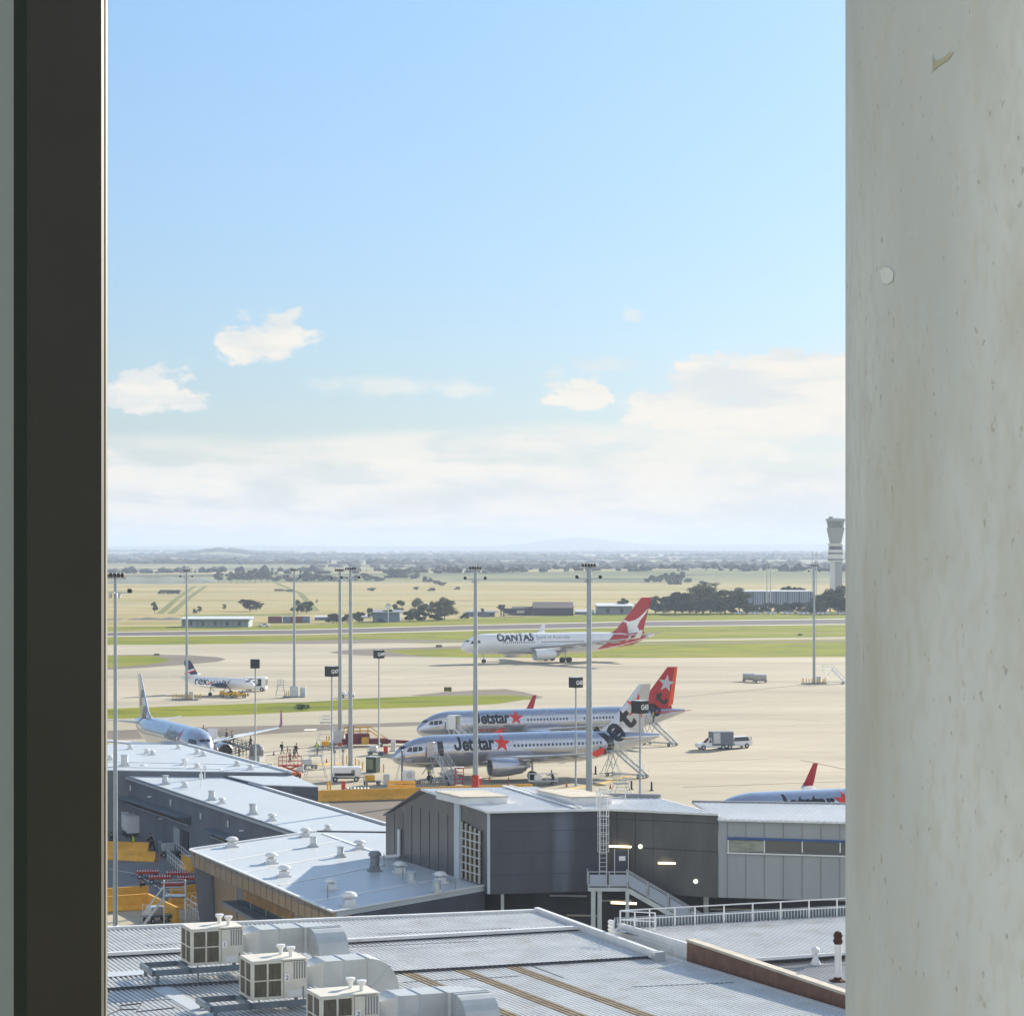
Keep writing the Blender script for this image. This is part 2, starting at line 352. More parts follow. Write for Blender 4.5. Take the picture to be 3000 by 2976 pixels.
sheet('grass_strip', [(-900, 2100), (318, 2076), (700, 2062), (900, 2056), (1060, 2046), (1230, 2039), (1400, 2036), (1500, 2036), (1562, 2041), (1555, 2047), (1450, 2062), (1250, 2071), (1060, 2077), (900, 2084), (700, 2094), (318, 2105), (-900, 2135)], .024, m_grass)
sheet('dark_taxi_band', [(-900, 2150), (318, 2140), (560, 2130), (850, 2124), (1100, 2119), (1222, 2115), (1500, 2105), (1500, 2120), (1215, 2126), (1100, 2130), (980, 2137), (850, 2146), (700, 2155), (500, 2162), (318, 2168), (-900, 2200)], .014, m_asph)
sheet('white_dash', [(893, 2136), (928, 2135), (926, 2139), (890, 2140)], .024, m_line)
# painted stand lines
def pline(name, pts, w, m, z=.022):
    mbx = MB()
    for a, b in zip(pts, pts[1:]):
        a, b = gp(*a), gp(*b); d = (b - a).normalized(); n = V((-d.y, d.x, 0)) * w / 2
        mbx.poly([V((p.x, p.y, z)) for p in (a - n, b - n, b + n, a + n)])
    return struct(name, mbx, m)
pline('stand_line', [(760, 2212), (820, 2205)], .5, m_line)
pline('stand_line', [(860, 2243), (1000, 2236)], 2.4, m_yline)
pline('stand_line', [(1640, 2316), (1760, 2296), (1850, 2270)], .8, m_yline)
pline('stand_line', [(2345, 2226), (2480, 2254)], .35, m_asph)
pline('stand_line', [(2000, 2306), (2500, 2288)], .35, m_asph)
pline('stand_line', [(1900, 2232), (2250, 2224)], .3, m_asph)
sheet('service_lane', [(-600, 2440), (318, 2400), (420, 2400), (700, 2520), (760, 2600), (600, 2650), (440, 2662), (300, 2676), (-600, 2720)], .02, m_lane)
pline('lane_marking', [(318, 2545), (400, 2560), (500, 2622)], .14, m_line, .03)
sheet('asphalt_patch', [(960, 2345), (1130, 2333), (1330, 2340), (1250, 2400), (1000, 2420)], .02, m_asph)
# ---------------------------------------------------------------- hills beyond the airfield
def hs(x, y, o): return sum(a * sin(x * f + y * g + p + o) for a, f, g, p in ((.5, .0011, .0004, 0), (.28, .0027, -.0012, 2), (.14, .0063, .0021, 4), (.08, .0142, .003, 1)))
m_hill = mat('hill_pasture', (.34, .30, .14), .95, spec=.1, scale=.0022, col2=(.14, .17, .075), stretch=(.5, 1.5, 1), detail=9, lo=.42, hi=.58, coord='Object')
add_layer(m_hill, (.05, .075, .04), .006, (.6, 1.3, 1), .52, .6, .9, detail=9)
m_mount = mat('far_mountain', (.10, .13, .09), .95, var=.2, scale=.002)
def ridge(name, y0, y1, zf, m, x0=-3300, x1=3300, nx=120, ny=14):
    vs = []; fs = []
    for j in range(ny + 1):
        for i in range(nx + 1):
            x = (x0 + (x1 - x0) * i / nx); y = y0 + (y1 - y0) * j / ny; t = j / ny
            vs.append((x * (y / y1) if 0 else x, y, -.5 + sin(pi * t) ** 1.0 * zf(x, y)))
    for j in range(ny):
        for i in range(nx): a = j * (nx + 1) + i; fs.append((a, a + 1, a + nx + 2, a + nx + 1))
    return tag(MB().add(vs, fs).build(name, m, smooth=True), kind='structure')
def bumpz(px, py, w, D): x0 = xat(px, D); hgt = (YH - py) * D / F + H; return lambda x: hgt * math.exp(-((x - x0) / (w * D / F)) ** 2)
HF = {}
HF[1] = lambda x, y: 4 + 5 * (hs(x, y * .6, 0) + .5)
ridge('hills', 2150, 2900, HF[1], m_hill, -1300, 1300)
HF[2] = lambda x, y: max(2, 6 + 5 * hs(x, y * .6, 3))
ridge('hills', 3200, 4900, HF[2], m_hill, -2000, 2000)
b1 = bumpz(680, 1608, 90, 7000)
HF[3] = lambda x, y: max(3, 9 + 4 * hs(x, y * .6, 6) + .42 * b1(x) + max(0, x) * .003)
ridge('hills', 5600, 7800, HF[3], m_hill, -2800, 2800)
b2 = bumpz(1700, 1580, 150, 15000); b3 = bumpz(2250, 1592, 500, 15000)
HF[4] = lambda x, y: max(8, 20 + 6 * hs(x * .6, y * .6, 9))
ridge('hills', 8800, 11500, HF[4], m_hill, -4500, 4500)
HF[5] = lambda x, y: max(10, 50 + 8 * hs(x * .5, y, 2) + .55 * b2(x) + .16 * b3(x))
ridge('hills', 13500, 17500, HF[5], m_mount, -7000, 7000)

for i, (pts, w_) in enumerate((([(1180, 1990), (1500, 1966), (1900, 1958), (2500, 1946)], 1.6), ([(1250, 2005), (1600, 1990), (2500, 1975)], 1.2), ([(1600, 2090), (2000, 2060), (2500, 2052)], 1.5), ([(320, 1990), (800, 1975), (1150, 1990)], 1.4), ([(2000, 2140), (2250, 2128), (2500, 2120)], 1.2), ([(700, 2010), (1000, 1990), (1200, 1960)], .9), ([(1950, 2255), (2500, 2262)], .8), ([(2050, 2100), (2300, 2106), (2500, 2120)], .9))):
    pline('tyre_marks', pts, w_, mat('tyre_dust', (.33, .29, .215), .9, var=.2, scale=.3), .0125 + i * .0004)

m_track = mat('grassy_track', (.17, .19, .05), .95, var=.3, scale=.1, spec=.1)
pline('path', [(468, 1798), (520, 1752), (572, 1716)], 3.5, m_track, .05); pline('path', [(500, 1798), (552, 1752), (604, 1716)], 3.5, m_track, .06); pline('path', [(800, 1704), (880, 1738), (925, 1790)], 4, m_track, .05)
pline('path', [(530, 1803), (860, 1800)], 22, mat('green_verge', (.16, .21, .02), .95, var=.25, scale=.05, spec=.1), .04)
pline('path', [(318, 1712), (900, 1708), (1340, 1712)], 10, mat('pale_verge', (.50, .45, .30), .95, var=.25, scale=.03, spec=.1), .05)
pline('path', [(1390, 1740), (2180, 1742)], 3, m_track, .05)
# ---------------------------------------------------------------- aircraft
m_silver = mat('silver_paint', (.56, .58, .64), .2, metal=.75, var=.06, scale=.4, coat=.3)
m_white = mat('white_paint', (.88, .88, .88), .28, var=.04, scale=.5, coat=.3)
m_grey = mat('wing_grey', (.50, .51, .52), .35, var=.10, scale=.8)
m_tan_under = m_grey
m_red = mat('red_paint', (.46, .010, .016), .3, var=.05, scale=.5)
m_orange = mat('orange_paint', (.80, .10, .02), .3, var=.05, scale=.5)
m_star = mat('red_star_paint', (.72, .035, .02), .4)
m_black = mat('black_lettering', (.012, .014, .022), .4)
m_navy = mat('navy_paint', (.02, .03, .09), .4)
m_wingl = mat('faded_pink_paint', (.42, .10, .16), .35)
m_glass = mat('dark_glass', (.012, .016, .022), .08, spec=.8)
m_tyre = mat('tyre_rubber', (.018, .018, .02), .8)
m_metal = mat('bare_metal', (.45, .46, .48), .35, metal=.7, var=.1, scale=2)
m_dark = mat('dark_metal', (.05, .05, .055), .5, var=.2, scale=3)
m_door = mat('door_outline', (.66, .68, .74), .4)
m_mgrey = mat('mid_grey_paint', (.22, .23, .25), .4)
class Plane:
    def __init__(s, P, loc, a, label, cat, sc=1.0, group=None, name='airliner'):
        s.P = P; s.sc = sc
        s.root = thing(name, label, cat, loc, a, group); s.root.scale = (sc, sc, sc)
    def fus(s, x):
        P = s.P; Rr = P['R']; L_ = P['L']; Ln = P['Ln']; xt = P['xt']; C = P['C']
        r = Rr; c = C
        if x < Ln:
            t = max(0.0, x / Ln); k = max(0.0, 1 - (1 - t) ** 2.1) ** .54
            r = Rr * k; c = C - P['drop'] * (1 - t) ** 2.2
        elif x > xt:
            t = min(1, (x - xt) / (L_ - xt)); r = Rr * (1 - (1 - P.get('rend', .10)) * t ** 1.55); c = C + (Rr - r) * P['rise']
        return r, c
    def top(s, x): r, c = s.fus(x); return c + r * s.P['ov']
    def side(s, x, z, side=-1, eps=.02):
        r, c = s.fus(x); rz = r * s.P['ov']; q = 1 - ((z - c) / rz) ** 2
        finx = s.finy(x, z)
        if q <= 0.002 or (finx is not None and z > c + rz * .97):
            if finx is not None: return V((x, side * (finx + eps), z))
            return V((x, side * .05, z))
        y = r * sqrt(q)
        if finx is not None: y = max(y, finx)
        return V((x, side * (y + eps), z))
    def finy(s, x, z):
        S = s.P['fin']                         # [(z, xLE, chord, t)]
        if z < S[0][0] or z > S[-1][0]: return None
        for a, b in zip(S, S[1:]):
            if a[0] <= z <= b[0]:
                t = (z - a[0]) / (b[0] - a[0]); xl = a[1] + (b[1] - a[1]) * t; ch = a[2] + (b[2] - a[2]) * t; th = a[3] + (b[3] - a[3]) * t
                q = (x - xl) / ch
                if q < 0 or q > 1: return None
                return th / 2 * (sqrt(q) * 1.48 * (1 - q) + .03) / .58
        return None
    def fuselage(s, m):
        P = s.P; xs = []; n = 20
        xs += [P['Ln'] * (i / n) ** 1.7 for i in range(n)]; xs[0] = .004
        xs += [P['Ln'] + (P['xt'] - P['Ln']) * i / 12 for i in range(12)]
        xs += [P['xt'] + (P['L'] - P['xt']) * i / 18 for i in range(19)]
        mb = MB(); rings = []
        for x in xs:
            r, c = s.fus(x); rings.append([V((x, -cos(a) * r, c + sin(a) * r * P['ov'])) for a in [2 * pi * i / 40 for i in range(40)]])
        mb.loft(rings); return mb.build('fuselage', m, s.root, smooth=True)
    def foil(s, secs, m, name, par=None, side=1, wl=None):
        # secs: (y, xLE, z, chord, thick, tilt) ; profile points
        prof = [(1, 0), (.75, .30), (.45, .5), (.2, .46), (.06, .28), (0, 0), (.06, -.22), (.2, -.32), (.45, -.34), (.75, -.16)]
        rings = []
        for (y, xl, z, ch, th, up) in secs:
            nrm = V((0, -sin(up) * side, cos(up)))
            rings.append([V((xl + px * ch, y * side, z)) + nrm * (pz * th) for px, pz in prof])
        return MB().loft(rings).build(name, m, par or s.root, smooth=True)
    def wings(s, m, tipm=None, kind='sharklet', engine_m=None):
        P = s.P; W = P['wing']              # root(y,xLE,z,chord,th) kink tip
        for side in (-1, 1):
            secs = [(w_[0], w_[1], w_[2], w_[3], w_[4], 0.0) for w_ in W]
            o = s.foil(secs, m, 'wing', side=side)
            y, xl, z, ch, th = W[-1]
            if kind == 'sharklet':
                h = P.get('wl', 2.4)
                s.foil([(y, xl, z, ch, th, 0), (y + .35, xl + .35, z + .12, ch * .85, th, .7), (y + .62, xl + .8, z + .5, ch * .75, th * .9, 1.25), (y + .9, xl + 2.0, z + h, ch * .38, th * .5, 1.4)], tipm, 'winglet', par=o, side=side)
            else:
                MB().add([(xl, side * y, z), (xl + ch + .35, side * y, z), (xl + ch + .4, side * y, z + .62), (xl + ch - .1, side * y, z + .62), (xl + .9, side * y, z - .5), (xl, side * (y + .07), z), (xl + ch + .35, side * (y + .07), z), (xl + ch + .4, side * (y + .07), z + .62), (xl + ch - .1, side * (y + .07), z + .62), (xl + .9, side * (y + .07), z - .5)],
                         [(0, 1, 2, 3), (8, 7, 6, 5), (0, 4, 1), (5, 6, 9), (0, 3, 8, 5), (3, 2, 7, 8), (2, 1, 6, 7), (1, 4, 9, 6), (4, 0, 5, 9)]).build('wing_fence', tipm, o)
            # flap track fairings
            for fy in P.get('fair', ()):
                t = (fy - W[0][0]) / (W[-1][0] - W[0][0]); k = [w_ for w_ in W]
                for a, b in zip(W, W[1:]):
                    if a[0] <= fy <= b[0]:
                        q = (fy - a[0]) / (b[0] - a[0]); zz = a[2] + (b[2] - a[2]) * q; te = (a[1] + a[3]) * (1 - q) + (b[1] + b[3]) * q
                        MB().lathe([(.03, -2.4), (.2, -1.6), (.24, -.5), (.16, .6), (.02, 1.4)], (te, side * fy, zz - .32), 'X', 8).build('flap_fairing', m, o, smooth=True)
    def belly(s, m, x0, x1, w, z0):
        rings = []
        for i in range(13):
            t = i / 12; k = sin(pi * t) ** .5 if 0 < t < 1 else .05
            rings.append([V((x0 + (x1 - x0) * t, cos(a) * w * k, z0 + sin(a) * (.95 * k))) for a in [2 * pi * j / 20 for j in range(20)]])
        MB().loft(rings).build('belly_fairing', m, s.root, smooth=True)
    def fin(s, m):
        S = s.P['fin']; rings = []
        for (z, xl, ch, th) in S:
            pts = [(q, th / 2 * (sqrt(q) * 1.48 * (1 - q) + .03) / .58) for q in (0, .04, .12, .25, .45, .7, 1)]
            rings.append([V((xl + q * ch, -t, z)) for q, t in pts] + [V((xl + q * ch, t, z)) for q, t in pts[::-1]])
        return MB().loft(rings).build('tail_fin', m, s.root, smooth=True)
    def stabs(s, m):
        for side in (-1, 1): s.foil([(*w_, 0) for w_ in s.P['stab']], m, 'tailplane', side=side)
    def engine(s, m, lipm, only=None):
        P = s.P; ey, ex, ez, er, el = P['eng']
        for side in (-1, 1):
            c = (ex, side * ey, ez)
            o = MB().lathe([(er * .80, .25 * el), (er * .82, .04), (er * .9, -.02), (er * .97, .10), (er * 1.0, .25 * el), (er * .98, .5 * el), (er * .84, .82 * el), (er * .74, el), (er * .70, el * .99), (er * .62, el * .8)], c, 'X', 28).build('engine_nacelle', m, s.root, smooth=True)
            MB().lathe([(er * .805, .045), (er * .83, .0), (er * .88, -.045), (er * .93, 0), (er * .975, .12)], c, 'X', 28, caps=False).build('intake_lip', lipm, o, smooth=True)
            MB().lathe([(.02, el * .08), (er * .22, el * .16), (er * .795, el * .17), (er * .795, el * .2)], c, 'X', 24).build('fan', m_dark, o, smooth=True)
            MB().lathe([(er * .58, el * .82), (er * .5, el * 1.08), (er * .36, el * 1.1), (.04, el * 1.3)], c, 'X', 20).build('exhaust_cone', m_metal, o, smooth=True)
            top = ez + er; wz = P['pyz']
            MB().hexa([(ex + el * .3, side * ey - .12, top - .15), (ex + el * 1.25, side * ey - .12, top - .5), (ex + el * 1.25, side * ey + .12, top - .5), (ex + el * .3, side * ey + .12, top - .15)],
                      [(ex + el * .35, side * ey - .1, top + .02), (ex + el * 1.3, side * ey - .1, wz), (ex + el * 1.3, side * ey + .1, wz), (ex + el * .35, side * ey + .1, top + .02)]).build('pylon', m, o)
    def gear(s):
        P = s.P
        for (x, y, r, w_, axles, zt) in P['gear']:
            mb = MB().tube((x, y, r), (x, y * .96, zt), .13 * r / .5, 8)
            mb.tube((x, y * .96, zt), (x - 1.1, y, r + .5), .06)
            o = mb.build('landing_gear', m_metal, s.root)
            for ax in axles:
                for sy in (-1, 1):
                    MB().lathe([(r * .55, -w_ / 2), (r * .95, -w_ / 2), (r, -w_ / 4), (r, w_ / 4), (r * .95, w_ / 2), (r * .55, w_ / 2)], (x + ax, y + sy * w_ * .8, r), 'Y', 16).build('wheel', m_tyre, o, smooth=False)
            MB().box((x, y - .02, zt - .35), (.9, .06, 1.0)).build('gear_door', m_grey, o) if abs(y) < 1 else None
    def windows(s, runs, z, side=-1, w_=.26, h=.36):
        for (x0, x1, dxx) in runs:
            x = x0
            while x <= x1:
                pts = []
                for (a, b) in ((-.5, -.3), (-.3, -.5), (.3, -.5), (.5, -.3), (.5, .3), (.3, .5), (-.3, .5), (-.5, .3)):
                    pts.append(s.side(x + a * w_, z + b * h, side, .012))
                if side > 0: pts = pts[::-1]
                MB().poly(pts).build('cabin_window', m_glass, s.root); x += dxx
    def decal(s, vf, org, m, name, rot=0, side=-1, sc=1, eps=.02):
        vs, fs = vf; c_, s_ = cos(rot), sin(rot); out = []
        for x, y in vs:
            X, Z = (x * c_ - y * s_) * sc, (x * s_ + y * c_) * sc
            out.append(s.side(org[0] + (X if side < 0 else -X), org[1] + Z, side, eps))
        return MB().add(out, fs).build(name, m, s.root)
    def patch(s, x0, x1, x2, x3, a0, a1, m, name, eps=.012, n=4):
        # pane on the nose: corners (x0,a0) (x1,a0) (x2,a1) (x3,a1); angle from the top towards port(-)/starboard(+)
        vs = []; fs = []
        for i in range(n + 1):
            for j in range(n + 1):
                u_, v_ = i / n, j / n
                x = (x0 * (1 - u_) + x1 * u_) * (1 - v_) + (x3 * (1 - u_) + x2 * u_) * v_; a = a0 + (a1 - a0) * v_
                r, c = s.fus(x); vs.append((x - eps, sin(a) * (r + eps), c + cos(a) * (r * s.P['ov'] + eps)))
        for i in range(n):
            for j in range(n): q = i * (n + 1) + j; fs.append((q, q + 1, q + n + 2, q + n + 1) if a1 > a0 else (q, q + n + 1, q + n + 2, q + 1))
        return MB().add(vs, fs).build(name, m, s.root, smooth=True)
    def cockpit(s, k=1.0):
        for sd in (-1, 1):
            s.patch(.78 * k, 1.22 * k, 1.55 * k, 1.08 * k, R(3) * sd, R(38) * sd, m_glass, 'cockpit_window')
            for q in ([(1.45, 3.98), (2.05, 3.92), (2.2, 4.50), (1.85, 4.46)], [(2.15, 3.92), (2.75, 3.94), (2.88, 4.58), (2.32, 4.53)], [(2.86, 3.98), (3.45, 4.12), (3.4, 4.58), (2.98, 4.58)]):
                C_ = s.P['C']; pts = [(x * k, C_ + (z - 3.80) * (s.P['R'] / 1.98)) for x, z in q]
                s.decal(regrid(pts, [(0, 1, 2, 3)], .2 * k), (0, 0), m_glass, 'cockpit_window', side=-1, eps=.015) if sd < 0 else MB().add([s.side(x, z, 1, .015) for x, z in regrid(pts, [(0, 1, 2, 3)], .2 * k)[0]], [f[::-1] for f in regrid(pts, [(0, 1, 2, 3)], .2 * k)[1]]).build('cockpit_window', m_glass, s.root)
    def doors(s, lst, z, h=1.85, w_=.85, side=-1, m=None, t=.05):
        for x in lst:
            hh, ww = h / 2, w_ / 2; vs = []; fs = []
            for (x0, x1, z0, z1) in ((-ww, -ww + t, -hh, hh), (ww - t, ww, -hh, hh), (-ww + t, ww - t, hh - t, hh), (-ww + t, ww - t, -hh, -hh + t)):
                a = regrid([(x0, z0), (x1, z0), (x1, z1), (x0, z1)], [(0, 1, 2, 3)], .3); o_ = len(vs); vs += a[0]; fs += [tuple(i + o_ for i in f) for f in a[1]]
            s.decal((vs, fs), (x, z), m or m_door, 'cabin_door', side=side, eps=.014)
def narrow(Lx, dw, dt):
    return dict(L=Lx, R=1.98, ov=1.045, Ln=6.0, xt=Lx - 12.8, C=3.80, drop=.72, rise=.62, rend=.12,
        fin=[(5.2, 27.9 + dt, 7.6, .5), (5.9, 29.2 + dt, 6.1, .5), (6.6, 30.35 + dt, 5.1, .46), (11.76, 34.65 + dt, 1.75, .2)],
        wing=[(1.0, 11.6 + dw, 2.6, 7.4, .9), (6.4, 15.1 + dw, 3.15, 3.9, .5), (16.6, 20.0 + dw, 4.35, 1.55, .17)],
        stab=[(.6, 30.9 + dt, 4.75, 3.9, .35), (6.2, 34.6 + dt, 5.35, 1.35, .12)],
        eng=(5.75, 11.0 + dw, 2.0, 1.18, 4.4), pyz=3.0, fair=(4.4, 9.2, 12.6),
        gear=[(5.07, 0, .38, .22, (0,), 2.3), (17.7 + dw, -3.8, .58, .42, (0,), 2.6), (17.7 + dw, 3.8, .58, .42, (0,), 2.6)])
A320 = narrow(37.57, 0, 0); A321 = narrow(44.5, 4.3, 6.9)
def put(px, py, z, D, L_=None): return V((xat(px, D), D, 0))
JG = [(.62, 1.0), (.86, 1.0), (.86, .28), (.80, .10), (.68, .01), (.50, -.02), (.30, .02), (.18, .12), (.12, .30), (.13, .44), (.30, .46), (.33, .30), (.42, .21), (.52, .20), (.60, .28), (.62, .42)]
def polyfill(pts, g=.3, k=1.0, dx_=0, dy_=0):
    bm = bmesh.new(); f = bm.faces.new([bm.verts.new((x * k + dx_, y * k + dy_, 0)) for x, y in pts]); bmesh.ops.triangulate(bm, faces=[f]); bm.verts.index_update()
    out = ([(v.co.x, v.co.y) for v in bm.verts], [tuple(v.index for v in f.verts) for f in bm.faces]); bm.free(); return regrid(out[0], out[1], g)
def join2(a, b): n = len(a[0]); return a[0] + b[0], a[1] + [tuple(i + n for i in f) for f in b[1]]
def word(first, body, size, bold, shear=0, spacing=1.0, g=.3):
    cap = size * .70; vs, fs = text2d(body, size, bold, 0, spacing, g)
    if first == 'J': G = polyfill(JG, g, cap); w0 = cap * .93
    else:
        G = text2d('O', size, bold, 0, 1, g); w0 = max(v[0] for v in G[0]) + size * .05; G = join2(G, polyfill([(w0 - size * .26, size * .22), (w0 - size * .12, size * .26), (w0 + size * .06, -size * .06), (w0 - size * .12, -size * .06)], g))
    vs, fs = join2(G, ([(x + w0, y) for x, y in vs], fs))
    return [(x + y * shear, y) for x, y in vs], fs
def jet_name(p, x0=7.5, z0=3.98, sz=2.35, xs=14.3):
    vs, fs = word('J', 'etstar', sz, .035, 0, .95); w0 = max(v[0] for v in vs); k = (xs - 1.05 - x0) / w0
    p.decal(([(x * k, y) for x, y in vs], fs), (x0, z0), m_black, 'airline_lettering')
    # five-pointed star
    p.decal(star2d(1.2, R(-6), .40, 5, .3), (xs, z0 + .72), m_star, 'star_emblem', eps=.03)
# --- front silver airliner
fa = Plane(A320, V((-15.4, 308, 0)), R(22.5), 'nearest silver airliner with a silver tail fin, stairs at its front door', 'airplane', 1.015)
def dress(p, silver=True):
    p.fuselage(m_silver); p.belly(m_silver, p.P['wing'][0][1] - 1.6, p.P['wing'][0][1] + 9.4, 2.05, 2.35)
    p.engine(m_silver, m_metal); p.gear(); p.cockpit()
dress(fa); fa.wings(m_grey, m_star, 'fence'); fa.fin(m_silver); fa.stabs(m_white)
fa.windows([(16.0, 28.6, .535)], 4.32); jet_name(fa)
fa.doors([5.1], 4.15, 1.95); fa.doors([15.5, 16.5], 4.45, 1.1, .55); fa.doors([29.9], 4.15)
def glyph(p, ch, size, x, z, rot=R(42), bold=.03, m=None, eps=.03, side=-1):
    vs, fs = text2d(ch, size, bold, 0, 1, .25) if ch != 'J' else polyfill(JG, .25, size * .75); cx = (min(v[0] for v in vs) + max(v[0] for v in vs)) / 2; cy_ = (min(v[1] for v in vs) + max(v[1] for v in vs)) / 2
    p.decal(([(a - cx, b - cy_) for a, b in vs], fs), (x, z), m or m_black, 'tail_lettering', rot, side, eps=eps)
fa.decal(star2d(1.75, R(-8), .36, 5, .3), (34.3, 8.8), m_star, 'star_emblem')
glyph(fa, 'J', 4.4, 28.7, 4.3); glyph(fa, 'e', 4.6, 31.0, 5.5); glyph(fa, 't', 4.6, 32.7, 7.2)
# --- rear silver airliner, red tail
ra = Plane(A321, V((-14.2, 356, 0)), R(22.5), 'silver airliner with a red tail fin, parked just behind the nearest one', 'airplane')
dress(ra); ra.wings(m_grey, m_red, 'sharklet'); ra.fin(m_red); ra.stabs(m_red)
ra.windows([(17.2, 24.0, .535), (26.5, 36.0, .535)], 4.32); jet_name(ra, 8.2, 3.98, xs=15.3)
ra.doors([5.1], 4.15, 1.95); ra.doors([20.2, 21.4], 4.45, 1.6, .75); ra.doors([29.6, 37.4], 4.15)
ra.decal(text2d('JAPAN & FAR WEST', .62, .02, 0, 1, .3), (8.4, 2.75), m_star, 'small_red_lettering')
sh = regrid([(36.4, 4.2), (40.2, 8.3), (41.6, 11.72), (43.4, 11.72), (41.2, 5.6), (40.6, 3.6)], [(0, 1, 2, 3, 4, 5)], .3)
od = regrid([(41.6, 5.4), (42.75, 11.7), (43.28, 11.7), (42.5, 6.0)], [(0, 1, 2, 3)], .3)
ra.decal(od, (0, 0), m_orange, 'orange_panel')
ra.decal(star2d(1.45, R(-10), .42, 5, .3), (41.3, 9.2), mat('silver_star', (.5, .52, .58), .4), 'star_emblem', eps=.03)
glyph(ra, 't', 3.8, 40.3, 6.9); glyph(ra, 'e', 4.0, 38.9, 5.2)
# --- left silver airliner, nose towards the terminal
hd = atan2(-.915, .40)
la = Plane(A320, V((-40.6, 319, 0)), hd + pi, 'silver airliner at the left, nose pointing towards the low pale roofs', 'airplane')
dress(la); la.wings(m_white, m_wingl, 'sharklet'); la.fin(m_silver); la.stabs(m_grey)
for sd in (-1, 1):
    la.windows([(13.6, 28.6, .8)], 4.32, sd)
    t_ = text2d('Jetstar', 2.3, .035, 0, .93, .3)
    if sd < 0: la.decal(t_, (8.3, 3.95), m_mgrey, 'airline_lettering', side=sd); la.decal(star2d(1.2, 0, .4, 5, .3), (16.3, 4.7), m_wingl, 'star_emblem', side=sd)
glyph(la, 'e', 4.4, 31.8, 6.0, m=m_mgrey); glyph(la, 't', 4.2, 33.8, 8.2, m=m_mgrey); glyph(la, 'J', 3.6, 29.8, 4.6, m=m_mgrey)
t_ = word('J', 'etstar', 2.3, .035, 0, .95)
la.decal(t_, (15.0, 3.95), m_mgrey, 'airline_lettering', side=1); la.decal(star2d(1.1, 0, .4, 5, .3), (7.6, 4.7), m_wingl, 'star_emblem', side=1)
glyph(la, 'e', 4.4, 31.8, 6.2, R(-42), m=m_mgrey, side=1); glyph(la, 't', 4.2, 33.6, 8.6, R(-42), m=m_mgrey, side=1)
# --- right silver airliner half hidden by the lounge
rg = Plane(A320, V((19.0, 236, 0)), R(22), 'silver airliner at the right, only its top and red winglet above the white roof', 'airplane')
dress(rg); rg.wings(m_grey, m_red, 'sharklet'); rg.fin(m_silver); rg.stabs(m_grey); rg.windows([(13.0, 28.6, .535)], 4.32); jet_name(rg, x0=7.0, xs=14.8)
# --- wide-body taxiing behind
WB = dict(L=58.8, R=2.82, ov=1.0, Ln=8.0, xt=36.5, C=5.15, drop=.95, rise=.66, rend=.10,
    fin=[(7.4, 44.6, 11.0, .8), (8.3, 46.6, 9.0, .8), (9.2, 47.6, 8.2, .75), (17.4, 54.9, 3.2, .35)],
    wing=[(1.4, 18.2, 3.9, 11.6, 1.3), (9.6, 24.0, 4.7, 6.9, .8), (29.4, 36.6, 7.2, 2.3, .25)],
    stab=[(.9, 49.2, 6.9, 6.4, .5), (9.7, 55.0, 7.9, 2.3, .2)],
    eng=(9.37, 17.4, 2.45, 1.55, 6.2), pyz=4.5, fair=(6.5, 12.5, 17.5, 22), wl=2.2,
    gear=[(6.67, 0, .53, .38, (0,), 3.2), (28.8, -5.35, .70, .5, (-1.0, 1.0), 4.2), (28.8, 5.35, .70, .5, (-1.0, 1.0), 4.2)])
qa = Plane(WB, V((-13.4, 630, 0)), R(24.5), 'large white airliner with a red tail taxiing beyond the grass strip', 'airplane', .975)
qa.fuselage(m_white); qa.belly(m_grey, 16, 33, 3.0, 3.0); qa.wings(m_grey, m_white, 'sharklet'); qa.fin(m_red); qa.stabs(m_grey)
qa.engine(m_white, m_metal); qa.gear(); qa.cockpit(1.35)
qa.windows([(11.2, 21.0, .62), (23.0, 35.5, .62), (38.5, 48.5, .62)], 5.55, w_=.3, h=.42)
qa.decal(word('Q', 'ANTAS', 2.7, .04, .2, 1.02, .4), (9.4, 6.0), m_black, 'airline_lettering')
qa.decal(text2d('Spirit of Australia', 1.45, .0, .22, 1.0, .4), (21.2, 6.35), m_mgrey, 'slogan_lettering')
rt = regrid([(40.2, 3.2), (46.6, 8.1), (55.4, 8.1), (57.0, 6.2), (52.0, 4.2), (44.0, 3.2)], [(0, 1, 2, 3, 4, 5)], .4)
qa.decal(rt, (0, 0), m_red, 'red_tail_panel', eps=.02)
kang = [(57.35, 14.3), (56.2, 13.3), (54.6, 11.95), (53.1, 11.15), (51.2, 10.75), (49.9, 11.15), (49.3, 10.75), (50.4, 10.35), (51.6, 9.75), (52.5, 9.35), (52.75, 8.95), (52.2, 8.2), (51.0, 7.1), (50.2, 6.1), (49.6, 5.0), (50.6, 5.9), (51.9, 7.0), (53.2, 7.55), (54.4, 7.7), (55.0, 7.55), (54.4, 8.3), (53.9, 9.4), (54.7, 10.9), (55.9, 12.1), (56.9, 13.3)]
kv = [(x - .4, z) for x, z in kang]
bm = bmesh.new(); f_ = bm.faces.new([bm.verts.new((x, z, 0)) for x, z in kv]); bmesh.ops.triangulate(bm, faces=[f_]); bm.verts.index_update()
kf = ([(v.co.x, v.co.y) for v in bm.verts], [tuple(v.index for v in f.verts) for f in bm.faces]); bm.free()
qa.decal(regrid(kf[0], kf[1], .4), (0, 0), m_white, 'tail_emblem', eps=.05)
qa.decal(([(0, 0), (1.0, 0), (1.0, .6), (0, .6)], [(0, 1, 2, 3)]), (44.8, 6.3), m_navy, 'small_flag'); qa.doors([8.2, 22.1, 37.2, 49.6], 5.0, 2.1, 1.05)
